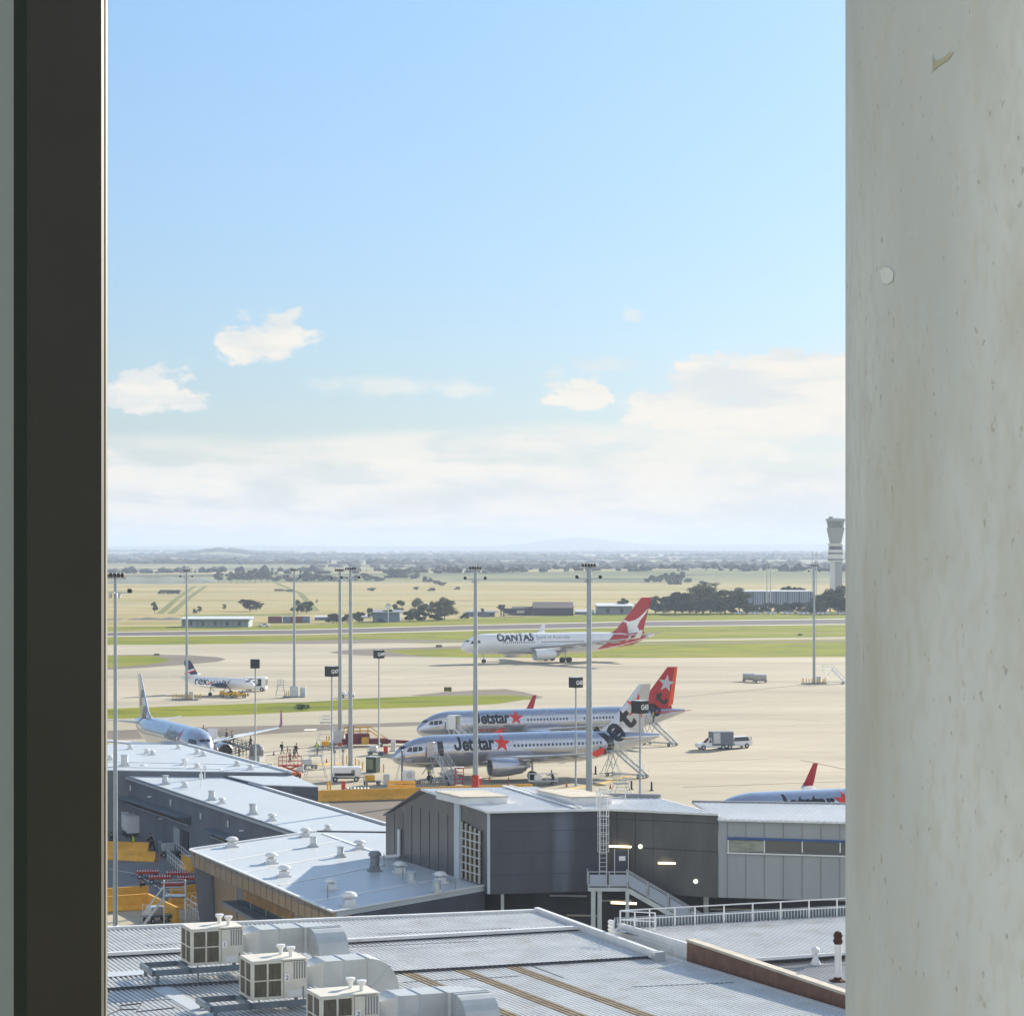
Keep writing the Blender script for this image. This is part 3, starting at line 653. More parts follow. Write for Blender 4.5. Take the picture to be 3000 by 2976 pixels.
# --- small twin turboprop, nose right
SB = dict(L=19.7, R=1.16, ov=1.0, Ln=3.4, xt=12.6, C=2.45, drop=.35, rise=.75, rend=.14,
    fin=[(3.1, 13.2, 5.6, .3), (3.9, 15.3, 3.2, .3), (6.97, 17.2, 1.5, .16)],
    wing=[(.6, 7.1, 1.65, 2.6, .4), (3.4, 7.2, 1.9, 2.3, .35), (10.7, 7.9, 2.7, 1.05, .12)],
    stab=[(.3, 16.6, 3.4, 2.0, .22), (4.6, 18.0, 4.0, 1.0, .1)], eng=(3.36, 4.9, 2.2, .55, 2.9), pyz=2.4, gear=[(1.9, 0, .25, .15, (0,), 1.6), (9.0, -3.36, .34, .2, (0,), 1.9), (9.0, 3.36, .34, .2, (0,), 1.9)])
Dn = 489.0; sb = Plane(SB, V((xat(746, Dn), Dn, 0)), pi - R(33), 'small white turboprop with a dark blue and red fin, bus at its nose', 'airplane', name='turboprop')
sb.fuselage(m_white); sb.fin(m_white); sb.stabs(m_white); sb.gear()
for side in (-1, 1):
    sb.foil([(*w_, 0) for w_ in SB['wing']], m_white, 'wing', side=side)
    n_ = MB().lathe([(.18, 0), (.42, .25), (.5, .9), (.48, 2.4), (.2, 4.0)], (4.6, side * 3.36, 2.25), 'X', 16).build('engine_nacelle', m_navy, sb.root, smooth=True)
    for k in range(4):
        a = pi / 4 + k * pi / 2
        MB().bar((4.5, side * 3.36, 2.25), (4.5, side * 3.36 + cos(a) * 1.6, 2.25 + sin(a) * 1.6), .2, .04, (1, 0, .4)).build('propeller_blade', m_dark, n_)
S = 1
sb.windows([(6.0, 13.2, .76)], 2.75, 1, .3, .38)
sb.decal(text2d('rex', 2.6, .012, .15, 1.05, .25), (15.4, 2.0), m_navy, 'airline_lettering', side=1)
sb.decal(regrid([(0, 0), (1.5, .5), (1.5, .72), (0, .25)], [(0, 1, 2, 3)], .3), (11.6, 2.0), m_star, 'red_stroke', side=1)
fb = regrid([(15.2, 4.1), (17.0, 3.95), (18.9, 6.0), (18.75, 6.95), (17.2, 6.95)], [(0, 1, 2, 3, 4)], .4)
sb.decal(([(x - 0, z) for x, z in fb[0]], fb[1]), (0, 0), m_navy, 'blue_fin_panel', side=-1)
def sideR(vf, m, nm, eps=.02): return MB().add([sb.side(x, z, 1, eps) for x, z in vf[0]], [f[::-1] for f in vf[1]]).build(nm, m, sb.root)
sideR(fb, m_navy, 'blue_fin_panel'); sideR(regrid([(15.9, 5.0), (18.8, 4.2), (18.8, 4.5), (16.1, 5.3)], [(0, 1, 2, 3)], .3), m_white, 'white_fin_stripe', .035); sideR(regrid([(15.7, 4.75), (18.8, 3.95), (18.8, 4.2), (15.9, 5.0)], [(0, 1, 2, 3)], .3), m_star, 'red_fin_stripe', .035)
for sd in (-1, 1):
    sb.patch(1.0, 1.5, 1.55, 1.05, R(5) * sd, R(34) * sd, m_glass, 'cockpit_window'); sb.patch(1.1, 1.6, 1.9, 1.45, R(38) * sd, R(58) * sd, m_glass, 'cockpit_window')
# ---------------------------------------------------------------- terminal buildings
U = V((-.385, .923, 0)).normalized(); W = V((.923, .385, 0)).normalized(); UP = V((0, 0, 1))
def onwall(px, py, A, B):                   # point of the vertical plane through A,B seen at a photo pixel
    k = (px - 1500) / F; t = (k * A.y - A.x) / ((B.x - A.x) - k * (B.y - A.y)); p = A + (B - A) * t
    return V((p.x, p.y, H - (py - YH) * p.y / F))
m_ribw = mat('pale_ribbed_steel', (.66, .67, .675), .38, metal=.25, var=.12, scale=.5, stretch=(1, 1, 1))
m_ribd = mat('weathered_ribbed_steel', (.50, .51, .52), .45, metal=.2, var=.15, scale=.5)
m_pan = mat('roof_pan', (.12, .135, .16), .5, metal=.2, var=.2, scale=.4)  # valley steel coloured darker than the ribs, painting in the shadow stripes
m_pand = mat('dark_roof_pan', (.12, .135, .16), .5, var=.25, scale=.4)  # railed roof valleys, rib shade put into the colour likewise
m_cap = mat('roof_capping', (.76, .77, .77), .35, var=.08, scale=.5)
add_layer(m_ribw, (.50, .46, .38), .7, (1, 1, 1), .56, .74, .6, detail=8)
add_layer(m_cap, (.50, .47, .40), 1.2, (1, 1, 1), .58, .74, .5, detail=8) if 'm_cap' in globals() else None
m_tanst = mat('rusty_ribbed_strip', (.30, .24, .155), .6, var=.3, scale=1.2)
m_flat = mat('smooth_roof_metal', (.55, .595, .63), .42, metal=.1, var=.07, scale=.15, stretch=(1, .3, 1))
m_char = mat('charcoal_cladding', (.075, .083, .105), .5, var=.18, scale=.35, stretch=(1, 1, .2))
add_layer(m_flat, (.50, .53, .55), .5, (1, .25, 1), .52, .7, .55, detail=7)
add_layer(m_flat, (.42, .42, .40), 2.5, (.4, 1, 1), .64, .76, .4, detail=6)
add_layer(m_char, (.15, .18, .24), .30, (1, 1, .06), .54, .66, .8, detail=4)
m_char2 = mat('charcoal_panel_cladding', (.12, .12, .125), .38, metal=.3, var=.2, scale=.5, stretch=(1, 1, .3))
m_greyw = mat('blue_grey_cladding', (.36, .39, .41), .5, var=.08, scale=.4, stretch=(1, 1, .2))
m_bronze = mat('bronze_cladding', (.30, .225, .15), .3, metal=.65, var=.12, scale=.3, stretch=(1, 1, .3))
m_seam = mat('panel_joint', (.048, .05, .058), .7)
m_pilas = mat('pale_pilaster', (.56, .61, .66), .5, var=.06, scale=.4)
m_galv = mat('galvanised_steel', (.56, .60, .63), .4, metal=.5, var=.12, scale=1.5)
m_dgalv = mat('dark_galvanised_steel', (.16, .20, .24), .5, metal=.3, var=.15, scale=1)
m_wrail = mat('white_railing_paint', (.78, .80, .82), .4, var=.05, scale=1)
m_cream = mat('cream_cabinet', (.70, .67, .58), .45, var=.1, scale=1.2)
add_layer(m_cream, (.48, .42, .32), 1.6, (1.5, 1.5, .25), .56, .74, .55, detail=7)
m_pad = mat('cooling_pad', (.13, .115, .085), .9, var=.3, scale=9, stretch=(1, 1, .15))
m_brick = mat('brown_brick', (.17, .085, .055), .85, var=.25, scale=2)
add_layer(m_brick, (.24, .17, .12), 3.4, (1, 1, 1), .3, .8, .45, kind='brick', mortar=.03, offset=.5, bw=.9, rh=.3)
m_stone = mat('pale_coping', (.52, .48, .40), .8, var=.15, scale=1)
m_rust = mat('rust', (.07, .028, .014), .9, var=.5, scale=14)
m_lamp = mat('lit_lamp', (1, .80, .45), .5, emit=2.2)
m_lampw = mat('lit_round_lamp', (.95, 1, .75), .5, emit=.45)
m_navyw = mat('blue_trim', (.03, .10, .28), .4, var=.1, scale=1)
m_win = mat('window_glass', (.05, .055, .05), .08, spec=.9)
m_winp = mat('pale_window_blind', (.30, .32, .26), .4, var=.25, scale=1.5, stretch=(1, 1, 3))
m_barr = mat('orange_barrier_paint', (.82, .42, .045), .6, var=.15, scale=.7)
add_layer(m_barr, (.42, .24, .07), 2.5, (.3, 1, 2), .6, .75, .6)
m_conc = mat('weathered_concrete', (.76, .80, .81), .8, scale=1.3, col2=(.59, .63, .65), stretch=(1.6, 1.6, .5), detail=10, bump=.002)
add_layer(m_conc, (.90, .92, .96), .9, (1.2, 1.2, .28), .50, .68, .65, detail=8)
add_layer(m_conc, (.56, .55, .49), 5, (2.0, 2.0, .45), .50, .76, .6, detail=8, dist=.5)
add_layer(m_conc, (.60, .61, .58), 38, (1.5, 1.5, .5), .48, .68, .6, detail=6)
add_layer(m_conc, (.36, .36, .33), 75, (1.3, 1.3, .6), .66, .75, .7, detail=3)
add_layer(m_conc, (.50, .45, .34), 2.3, (1, 1, .35), .60, .74, .5, detail=6)
def plane_z(P):
    n = (P[1] - P[0]).cross(P[2] - P[0]); return lambda x, y: P[0].z - (n.x * (x - P[0].x) + n.y * (y - P[0].y)) / n.z
def segs(poly, d, off):
    nrm = V((-d.y, d.x, 0)); out = []
    n = len(poly)
    for i in range(n):
        a, b = poly[i], poly[(i + 1) % n]; da, db = a.dot(nrm) - off, b.dot(nrm) - off
        if (da < 0) != (db < 0): t = da / (da - db); out.append((a + (b - a) * t).dot(d))
    out.sort(); return [(out[i], out[i + 1]) for i in range(0, len(out) - 1, 2)]
def flatv(p): return V((p.x, p.y, 0))
def ribs(P, d, pitch, h, wb, wt, lift=0.0, zf=None):
    d = flatv(d).normalized(); nrm = V((-d.y, d.x, 0)); zf = zf or plane_z(P); Q = [flatv(p) for p in P]
    offs = [q.dot(nrm) for q in Q]; mb = MB(); k = math.ceil(min(offs) / pitch)
    while k * pitch < max(offs):
        o = k * pitch; k += 1
        for t0, t1 in segs(Q, d, o):
            if t1 - t0 < .08: continue
            rings = []
            for t in (t0, t1):
                c = nrm * o + d * t
                pts = []
                for (w_, hh) in ((-wb / 2, -.01), (wb / 2, -.01), (wt / 2, h), (-wt / 2, h)):
                    q = c + nrm * w_; pts.append(V((q.x, q.y, zf(c.x, c.y) + hh + lift)))
                rings.append(pts)
            mb.loft(rings)
    return mb
def sheetmb(P, th=.05, lift=0.0):
    n = len(P); nn = V((0, 0, 0))
    for i in range(n): nn += P[i].cross(P[(i + 1) % n])
    return MB().ext([p + V((0, 0, lift)) for p in P], (0, 0, -th))
def bld(name, label, cat, loc): return thing(name, label, cat, (loc[0], loc[1], 0))
# ---- A: the wide ribbed roof in the foreground
zA1, zA2, zA3 = 10.0, 9.85, 9.72
A1 = [gp(60, 2734, zA1), gp(1568, 2672, zA1), gp(1700, 2717, zA1), gp(60, 2810, zA1)]
A2 = [gp(60, 2812, zA2), gp(1703, 2720, zA2), gp(1930, 2801, zA2), gp(60, 2911, zA2)]
ta = bld('terminal_roof_building', 'wide low building under pale ribbed steel roofs carrying the numbered coolers', 'building', A2[0])
L0, R0 = gp(-300, 2932, zA3), gp(1932, 2802.5, zA3)
A3 = [L0, R0, R0 - U * 52 + UP * 52 * .021, L0 - U * 52 + UP * 52 * .021]
for P, nm, h in ((A1, 1, .06), (A2, 2, .06), (A3, 3, .055)):
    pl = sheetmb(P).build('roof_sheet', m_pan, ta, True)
    d = U if nm == 3 else (flatv(A1[1]) - flatv(A1[2])).normalized() * 1.0
    ribs(P, U, .24, h, .135, .085).build('roof_ribs', m_ribw, pl, True)
def along(p, q, w_, h, lift=0, ext=0): d = (q - p).normalized() * ext; return MB().bar(p - d + UP * lift, q + d + UP * lift, w_, h)
along(A1[0], A1[1], .30, .16, .10, .05).build('ridge_capping', m_cap, ta, True)
along(A1[3] - V((0, .15, 0)), A1[2] - V((0, .15, 0)), .34, .16, .06).build('ridge_capping', m_cap, ta, True)
pe = gp(1922, 2800, 10.0)
along(A1[1] + W * .12, pe, .24, .42, .06, .1).build('parapet', m_cap, ta, True)
MB().box(pe + V((.1, -.1, .0)), (.45, .55, .5), R(-67)).build('parapet_end', m_galv, ta, True)
along(R0 + W * .2, R0 + W * .2 - U * 52 + UP * 52 * .021, .3, .12, .04).build('side_gutter', m_cap, ta, True)
along(R0 + W * .75 - UP * .1, R0 + W * .75 - U * 52 + UP * (52 * .021 - .1), .8, .1, -.15).build('side_gutter', m_dgalv, ta, True)
MB().bar(A2[3] + V((0, .02, .03)), A2[2] + V((0, .02, .03)), .10, .05).build('step_flashing', m_dark, ta, True)
far0, far1, nr = A1[0] - W * 2, A1[1], R0 - U * 52
MB().prism([(p.x, p.y) for p in (far0 - U * .25, A1[1] - U * .25, A1[2], pe, R0 - U * 51.7, L0 - U * 51.7, L0)], 0, 9.6).build('wall', m_greyw, ta, True)
for k, px0 in enumerate((1168, 1322, 1468)):    # rusted strips let into the near roof
    a = gp(px0, 2849 - k * 9, zA3) - U * .06; a.z = zA3 + .01; b = a + W * .62
    far = 34
    q = [a, b, b - U * far, a - U * far]
    for i, p in enumerate(q): p.z = zA3 + .021 * ((R0 - p).dot(U) if 1 else 0)
    zf = plane_z(A3)
    for p in q: p.z = zf(p.x, p.y)
    s_ = sheetmb(q, .004, .008).build('translucent_strip', m_tanst, ta, True)
    ribs(q, U, .24, .062, .14, .09, .008, zf).build('roof_ribs', m_tanst, s_, True)
zf3 = plane_z(A3)
for (a_, b_) in (((1180, 2880), (1520, 2862)), ((1560, 2830), (1650, 2868)), ((1850, 2900), (2150, 2888)), ((330, 2940), (520, 2930))):
    p, q = gp(*a_, zA3 + .07), gp(*b_, zA3 + .07); p.z = zf3(p.x, p.y) + .06; q.z = zf3(q.x, q.y) + .06; MB().bar(p, q, .05, .03).build('sheet_lap', m_dgalv, ta, True)
for (a_, b_) in (((420, 2768), (900, 2745)), ((1100, 2735), (1500, 2718)), ((1000, 2775), (1400, 2756))):
    MB().bar(gp(*a_, zA2 + .2), gp(*b_, zA2 + .2), .05, .03).build('sheet_lap', m_mgrey, ta, True)
def strip3(pts, lift=.075, th=.02):
    q = []
    for p in pts: p = V(p); p.z = zf3(p.x, p.y) + lift; q.append(p)
    return MB().ext(q, (0, 0, -th))
w0 = gp(385, 2848, zA3 + .1)
strip3([w0, w0 + W * .8, w0 + W * .8 - U * 40, w0 - U * 40]).build('walkway_sheet', m_flat, ta, True)
w1 = gp(300, 2853, zA2); 
MB().ext([V((p.x, p.y, zA2 + .09)) for p in (w1, gp(455, 2843, zA2), gp(462, 2856, zA2), gp(300, 2867, zA2))], (0, 0, -.02)).build('walkway_sheet', m_flat, ta, True)
MB().path([gp(300, 2978, 10.15), gp(352, 2957, 10.2), gp(352, 2945, 10.25), gp(415, 2938, 10.25), gp(400, 2963, 10.2), gp(510, 2951, 10.15)], .03, 6).tube(gp(352, 2957, 10.2), gp(400, 2955, 10.2), .03).build('pipe_run', m_dark, ta, True)
# ---- rooftop coolers with their number plates
def cooler(org, num, label):
    t = thing('rooftop_cooler', label, 'air cooler', org, atan2(W.y, W.x), 'numbered coolers on the ribbed roof')
    w_, d, h = 2.5, 1.8, 1.68; fw = 1.42
    c = MB().box((w_ / 2, d / 2, h / 2 - .02), (w_ - .06, d - .06, h - .08)).build('cabinet', m_cream, t)
    MB().box((w_ / 2, d / 2, h), (w_ + .04, d + .06, .07), 0, .02).build('lid', m_cream, t)
    fr = MB()
    for x in (.05, .70, 1.36): fr.box((x, -.01, h / 2), (.10 if x != .7 else .08, .06, h - .06))
    for z in (.08, h * .5, h - .07): fr.box((.7, -.008, z), (1.4, .05, .12 if z < .1 else (.05 if z < 1.2 else .08)))
    for y in (.05, .90, 1.75): fr.box((-.01, y, h / 2), (.06, .08, h - .06))
    for z in (.08, h * .5, h - .07): fr.box((-.008, .9, z), (.05, 1.76, .12 if z < .1 else .05))
    fr.build('frame', m_cream, t)
    for x in (.38, 1.03):
        for z in (.48, 1.22): MB().box((x, .012, z), (.56, .03, .70)).build('filter_panel', m_pad, t)
    for y in (.48, 1.32):
        for z in (.48, 1.22): MB().box((.012, y, z), (.03, .76, .70)).build('filter_panel', m_pad, t)
    MB().box((1.96, -.02, h / 2 - .02), (1.05, .05, h - .1)).build('side_panel', m_cream, t)
    lv = MB()
    for k in range(5): lv.box((1.90 + k * .12, -.05, 1.22), (.05, .03, .74))
    lv.build('louvre', m_mgrey, t)
    pl = MB().box((1.58, -.052, .92), (.2, .015, .30)).build('number_plate', m_white, t)
    flat_text(MB(), num, .27, (1.58, -.062, .92), (1, 0, 0), (0, 0, 1), .008).build('number', m_black, pl)
    for (x, y) in ((1.72, 1.35), (1.95, .62)):
        MB().lathe([(.09, 0), (.09, .22), (.17, .34), (.20, .36), (.20, .44), (.05, .46)], (x, y, h + .02), 'Z', 12).build('vent_cowl', m_cap, t, smooth=False)
    MB().path([V((2.3, -.06, .5)), V((2.3, -.12, -.1)), V((2.9, -.25, -.45)), V((3.6, -.3, -.55))], .035, 6).tube((.3, -.05, .05), (.3, -.1, -.6), .03, 6).build('conduit', m_mgrey, t)
    MB().box((2.0, -.05, .22), (.8, .02, .28)).build('access_panel', m_cap, t)
    b = MB(); zb = -.16
    for y in (-.3, 1.95): b.box((.55, y, zb), (5.0, .14, .26))
    for x in (-1.9, -.15, 2.95): b.box((x, .82, zb + .003), (.14, 2.38, .25))
    b.build('support_frame', m_dgalv, t)
    for (x, y) in ((-1.7, -.3), (-1.7, 1.95), (2.6, -.3), (2.6, 1.95)): MB().box((x, y, -.5), (.14, .14, .5)).box((x, y, -.76), (.4, .3, .04)).build('leg', m_dgalv, t)
    return t
zc = lambda D, px, py: dp(px, py, D)
O1, O2, O3 = dp(561, 2829, 111.5), dp(738, 2932, 103.5), dp(940, 3042, 96.5)
O1.z = 10.58; O2.z = 10.46; O3.z = 10.25
cooler(O1, '1', 'cream rooftop cooler marked 1, farthest of three'); cooler(O2, '2', 'cream rooftop cooler marked 2, between the other two'); cooler(O3, '3', 'cream rooftop cooler marked 3, nearest, cut by the frame bottom')
m_duct = mat('duct_steel', (.58, .60, .59), .42, metal=.3, var=.12, scale=.8)
def duct(org, label, turn=True, L1=3.0, w_=1.5, h=1.2):
    t = thing('air_duct', label, 'duct', org + W * 2.5, atan2(W.y, W.x), 'ducts beside the coolers')
    rings = []; flg = []
    def ring(c, side, up, a=w_, b=h): rings.append([c + side * (a / 2 * sx) + up * (b / 2 * sz) for sx, sz in ((-1, -1), (1, -1), (1, 1), (-1, 1))])
    yc, z0 = .95, .85; X, Y, Z = V((1, 0, 0)), V((0, 1, 0)), V((0, 0, 1))
    ring(V((.0, yc, z0)), -Y, Z, 1.0, .8); ring(V((.25, yc, z0)), -Y, Z, 1.0, .8); ring(V((.9, yc, z0)), -Y, Z); ring(V((L1, yc, z0)), -Y, Z)
    flg += [(V((.9, yc, z0)), -Y, Z), (V((L1 * .62, yc, z0)), -Y, Z), (V((L1, yc, z0)), -Y, Z)]
    if turn:
        r = .95; c = V((L1, yc - r, z0))
        for k in range(1, 6):
            a = pi / 2 * k / 5; p = c + V((sin(a) * r, cos(a) * r, 0)); tan_ = V((cos(a), -sin(a), 0)); ring(p, V((tan_.y, -tan_.x, 0)), Z)
        p = c + V((r, 0, 0)); flg.append((p, -X, Z))
        p2 = p + V((0, -.35, 0)); ring(p2, -X, Z); flg.append((p2, -X, Z))
        for k in range(1, 8):
            a = pi / 2 * k / 7; q = p2 + V((0, -sin(a) * .8, -(1 - cos(a)) * .8)); ring(q, -X, V((0, -sin(a), cos(a))))
        q = q + V((0, 0, -.75)); ring(q, -X, V((0, -1, 0)))
    else:
        for k in range(1, 9):
            a = pi / 2 * k / 8; q = V((L1 + sin(a) * .85, yc, z0 - (1 - cos(a)) * .85)); ring(q, -Y, V((sin(a), 0, cos(a))))
            if k == 4: flg.append((q, -Y, V((sin(a), 0, cos(a)))))
        ring(q + V((0, 0, -.8)), -Y, V((1, 0, 0)))
    mb = MB().loft(rings); o = mb.build('duct_casing', m_duct, t)
    for (c, sd, up) in flg:
        dr = sd.cross(up).normalized() * .03; rr = [[c + e + sd * ((w_ / 2 + .035) * sx) + up * ((h / 2 + .035) * sz) for sx, sz in ((-1, -1), (1, -1), (1, 1), (-1, 1))] for e in (-dr, dr)]
        MB().loft(rr).build('flange', m_galv, t)
    MB().box((L1 * .8, yc, -.2), (.12, 1.6, .9)).build('support', m_dgalv, t)
duct(O1, 'pale steel duct bending off cooler 1, farthest of three ducts'); duct(O2, 'pale steel duct beside cooler 2, arching straight down to the roof', False, 2.9); duct(O3, 'pale steel duct bending off cooler 3 at the frame bottom')
# ---- B: roof at the right with the white railing
zB = 10.3
B0, B1, B2, B3 = gp(1790, 2723, zB), gp(2600, 2678, zB), gp(2600, 2782, zB), gp(2178, 2811, zB)
tb = bld('railed_roof_building', 'low building at the right with a railed ribbed roof and brick parapet', 'building', B0)
BL = gp(2012, 2768, zB)
Bp = [gp(1880, 2718, zB), B1, B2, B3, BL]
s_ = sheetmb([gp(1800, 2723, zB), B1, B2, B3, BL]).build('roof_sheet', m_pand, tb, True)
ribs([gp(1800, 2723, zB), B1, B2, B3, BL], U * 1 + W * -.10, .25, .08, .13, .075).build('roof_ribs', m_ribw, s_, True)
# lower second roof
B4 = [gp(2185, 2822, zB - .35), gp(2600, 2792, zB - .35), gp(2600, 2990, zB - .35), gp(2500, 2990, zB - .35)]
s_ = sheetmb(B4).build('roof_sheet', m_pand, tb, True); ribs(B4, U, .2, .04, .09, .05).build('roof_ribs', m_ribd, s_, True)
MB().bar(gp(2178, 2812, zB + .1), gp(2600, 2783, zB + .1), .12, .14).build('step_flashing', m_wrail, tb, True)
# white ribbed side parapet and far upstand
F0, F1 = gp(1783, 2697, 10.55), gp(2012, 2762, 10.62)
for p in (F0, F1): p.z = 10.62
side = MB().ext([F0, F1, F1 - UP * 1.25, F0 - UP * 1.25], W * .12)
side.build('side_parapet', m_cap, tb, True)
rb = MB()
for k in range(6): rb.bar(F0 - UP * (.1 + .2 * k) - W * .02, F1 - UP * (.1 + .2 * k) - W * .02, .05, .09)
rb.build('parapet_ribs', m_cap, tb, True)
K0, K1 = gp(2013, 2757, 10.75), None
kd = (gp(2480, 2915, 10.75) - K0)
K1 = K0 + kd * 1.5
MB().ext([K0, K1, K1 - UP * 1.35, K0 - UP * 1.35], W * .3).build('brick_parapet', m_brick, tb, True)
MB().ext([K0 - W * .05 + UP * .002, K1 - W * .05 + UP * .002, K1 + W * .38 + UP * .002, K0 + W * .38 + UP * .002], (0, 0, .12)).build('coping', m_stone, tb, True)
G0, G1 = gp(1800, 2719, zB), gp(2620, 2674, zB)
up_ = MB().ext([G0 + UP * .55, G1 + UP * .55, G1, G0], V((0, .12, 0))); up_.build('far_upstand', m_dgalv, tb, True)
rr = MB(); nn = 90
for k in range(nn + 1): p = G0 + (G1 - G0) * (k / nn) - V((0, .02, 0)); rr.box(p + UP * .27, (.05, .05, .5))
rr.build('upstand_ribs', m_galv, tb, True)
MB().prism([(p.x, p.y) for p in (G0, G1, B4[2] + W * 2, K1, K0, F1, F0)], 0, 9.0).build('wall', m_greyw, tb, True)
# railing
tr = thing('guard_rail', 'white two-bar railing along the far edge of the right-hand ribbed roof', 'railing', gp(1817, 2712, zB))
H0, H1 = gp(1817, 2716, zB), gp(2620, 2668, zB)
H0 = dp(1817, 2714, G0.y - .6); H1 = dp(2600, 2680, G1.y - .6); H0.z = H1.z = zB
for h in (1.02, .55): MB().tube(H0 + UP * h, H1 + UP * h, .035).build('rail', m_wrail, tr, True)
for px in (1817, 1903, 1977, 2036, 2121, 2205, 2287, 2370, 2452, 2535):
    k = (px - 1500) / F; t = (k * H0.y - H0.x) / ((H1.x - H0.x) - k * (H1.y - H0.y)); p = H0 + (H1 - H0) * t
    MB().tube(p, p + UP * 1.02, .04).bar(p + UP * .03 - V((.3, .2, 0)), p + UP * .03 + V((.25, -.75, 0)), .1, .05).bar(p + UP * .03 + V((-.3, -.55, 0)), p + UP * .03 + V((.3, -.1, 0)), .1, .05).build('post', m_wrail, tr, True)
H2 = gp(1919, 2730, zB)
for h in (1.0, .55): MB().tube(H0 + UP * h, H2 + UP * h, .035).build('rail', m_wrail, tr, True)
for t in (.42, 1): p = H0 + (H2 - H0) * t; MB().tube(p, p + UP * 1.0, .04).build('post', m_wrail, tr, True)
q = gp(2455, 2873, 9.98)
tp = thing('vent_pipe', 'tall white pipe with a rusty burnt-looking cap beside the concrete column', 'pipe', q)
MB().lathe([(.16, 0), (.16, 1.75)], (0, 0, 0), 'Z', 16).build('pipe', m_wrail, tp, smooth=True)
MB().lathe([(.17, 1.72), (.24, 1.85), (.18, 2.0), (.23, 2.1), (.15, 2.28), (.03, 2.33)], (0, 0, 0), 'Z', 11).build('rusty_cap', m_rust, tp)
MB().lathe([(.45, .01), (.40, .05), (.2, .12), (.17, .2)], (0, 0, 0), 'Z', 9).build('rusty_collar', m_rust, tp)
q = gp(2389, 2824, 9.98)
tv = thing('roof_cowl', 'small pale cone-based cowl on the lower roof left of the rusty pipe', 'vent', q)
MB().lathe([(.28, 0), (.1, .4), (.09, .55)], (0, 0, 0), 'Z', 12).build('cone', m_cap, tv); MB().lathe([(.18, .55), (.2, .6), (.2, .75), (.05, .85)], (0, 0, 0), 'Z', 12).build('cap', m_cap, tv)
# ---- C: dark gate lounge
zt, zb = 11.85, 6.1
C0, C1, C2, C3 = V((-1.73, 166, 0)), V((6.83, 167.6, 0)), V((14.2, 164.5, 0)), V((34, 160.4, 0))
dU = V((-.42, .907, 0)).normalized()
LW = lambda t: C0 + dU * t
tcb = bld('gate_lounge', 'dark charcoal gate lounge raised on posts with a white ribbed roof', 'building', C0)
def wallq(A, B, za, zb_, mat_, nm, th=.3, out=None):
    out = out or V((0, 1, 0)); return MB().ext([V((A.x, A.y, za)), V((B.x, B.y, za)), V((B.x, B.y, zb_)), V((A.x, A.y, zb_))], out * th).build(nm, mat_, tcb, True)
wallq(C0, C1, zb, zt - .02, m_char, 'front_wall'); wallq(C1 + V((.02, .12, 0)), C2, zb - .05, zt - .02, m_char2, 'panel_wall')
sm = MB(); dd = (C2 - C1)
for px in (1808, 1862, 1915, 1969, 2022, 2075):
    k = (px - 1500) / F; t = (k * C1.y - C1.x) / (dd.x - k * dd.y); p = C1 + dd * t + V((0, .1, 0)); sm.box(p + UP * ((zt + zb) / 2), (.05, .05, zt - zb - .1))
for z in (11.15, 9.2): sm.bar(C1 + UP * z + V((0.02, .10, 0)), C2 + UP * z + V((0, .0, 0)), .04, .05)
sm.build('panel_joints', m_seam, tcb, True)
sm = MB()
for z in (10.4, 8.9, 7.4): sm.bar(C0 + UP * z, C1 + UP * z, .02, .03)
sm.build('panel_joints', m_seam, tcb, True)
MB().ext([V((p.x, p.y, z)) for p, z in ((LW(5.3), 6.2), (LW(18.9), 6.2), (LW(18.9), 9.66), (LW(10.5), 12.25), (LW(8.27), 12.15), (LW(5.3), 12.1))], W * .3).build('gable_wall', m_char2, tcb, True)
sm = MB()
for t in (6.9, 8.6, 10.3, 12.0, 13.7, 15.4, 17.1): sm.box(LW(t) - W * .0 + UP * (8.6), (.05, .05, 4.6 if t < 15 else 3.2))
sm.build('panel_joints', m_seam, tcb, True)
MB().ext([V((p.x, p.y, z)) for p, z in ((LW(4.55), 6.2), (LW(5.5), 6.2), (LW(5.5), 12.0), (LW(4.55), 12.0))], -W * .12).build('pilaster', m_pilas, tcb, True)
MB().ext([V((p.x, p.y, z)) for p, z in ((LW(0), 6.1), (LW(4.55), 6.1), (LW(4.55), zt), (LW(0), zt))], W * .3).build('side_wall', m_char2, tcb, True)
MB().box(V((C0.x - .05, C0.y + .35, 8.97)), (.18, .9, 5.74), R(23)).build('corner_trim', m_pilas, tcb, True)
# louvred window in the side wall: reveal, glass strips and pale fins
wa, wb_ = 1.0, 4.1
o = MB().ext([LW(wa) + UP * 6.75 - W * .03, LW(wb_) + UP * 6.75 - W * .03, LW(wb_) + UP * 10.75 - W * .03, LW(wa) + UP * 10.35 - W * .03], W * .02).build('window', m_win, tcb, True)
vf = MB()
for k in range(5): t = wa + (wb_ - wa) * k / 4; vf.bar(LW(t) + UP * 6.7 - W * .15, LW(t) + UP * (10.4 + .3 * (t - wa) / 3) - W * .15, .26, .07, (0.92, .38, 0))
vf.build('fin', m_stone, o, True)
hf = MB()
for k in range(1, 7): z = 6.75 + k * .56; hf.bar(LW(wa) + UP * z - W * .10, LW(wb_) + UP * z - W * .10, .22, .05)
hf.build('transom', m_cap, o, True)
for k, mm in ((1.3, m_win), (2.1, mat('olive_blind', (.15, .14, .03), .6, var=.3, scale=2)), (2.9, mat('brown_blind', (.12, .08, .06), .6, var=.3, scale=2))):
    MB().ext([LW(k + .0) + UP * 6.8 - W * .05, LW(k + .6) + UP * 6.8 - W * .05, LW(k + .6) + UP * 10.3 - W * .05, LW(k) + UP * 10.3 - W * .05], W * .01).build('blind', mm, o, True)
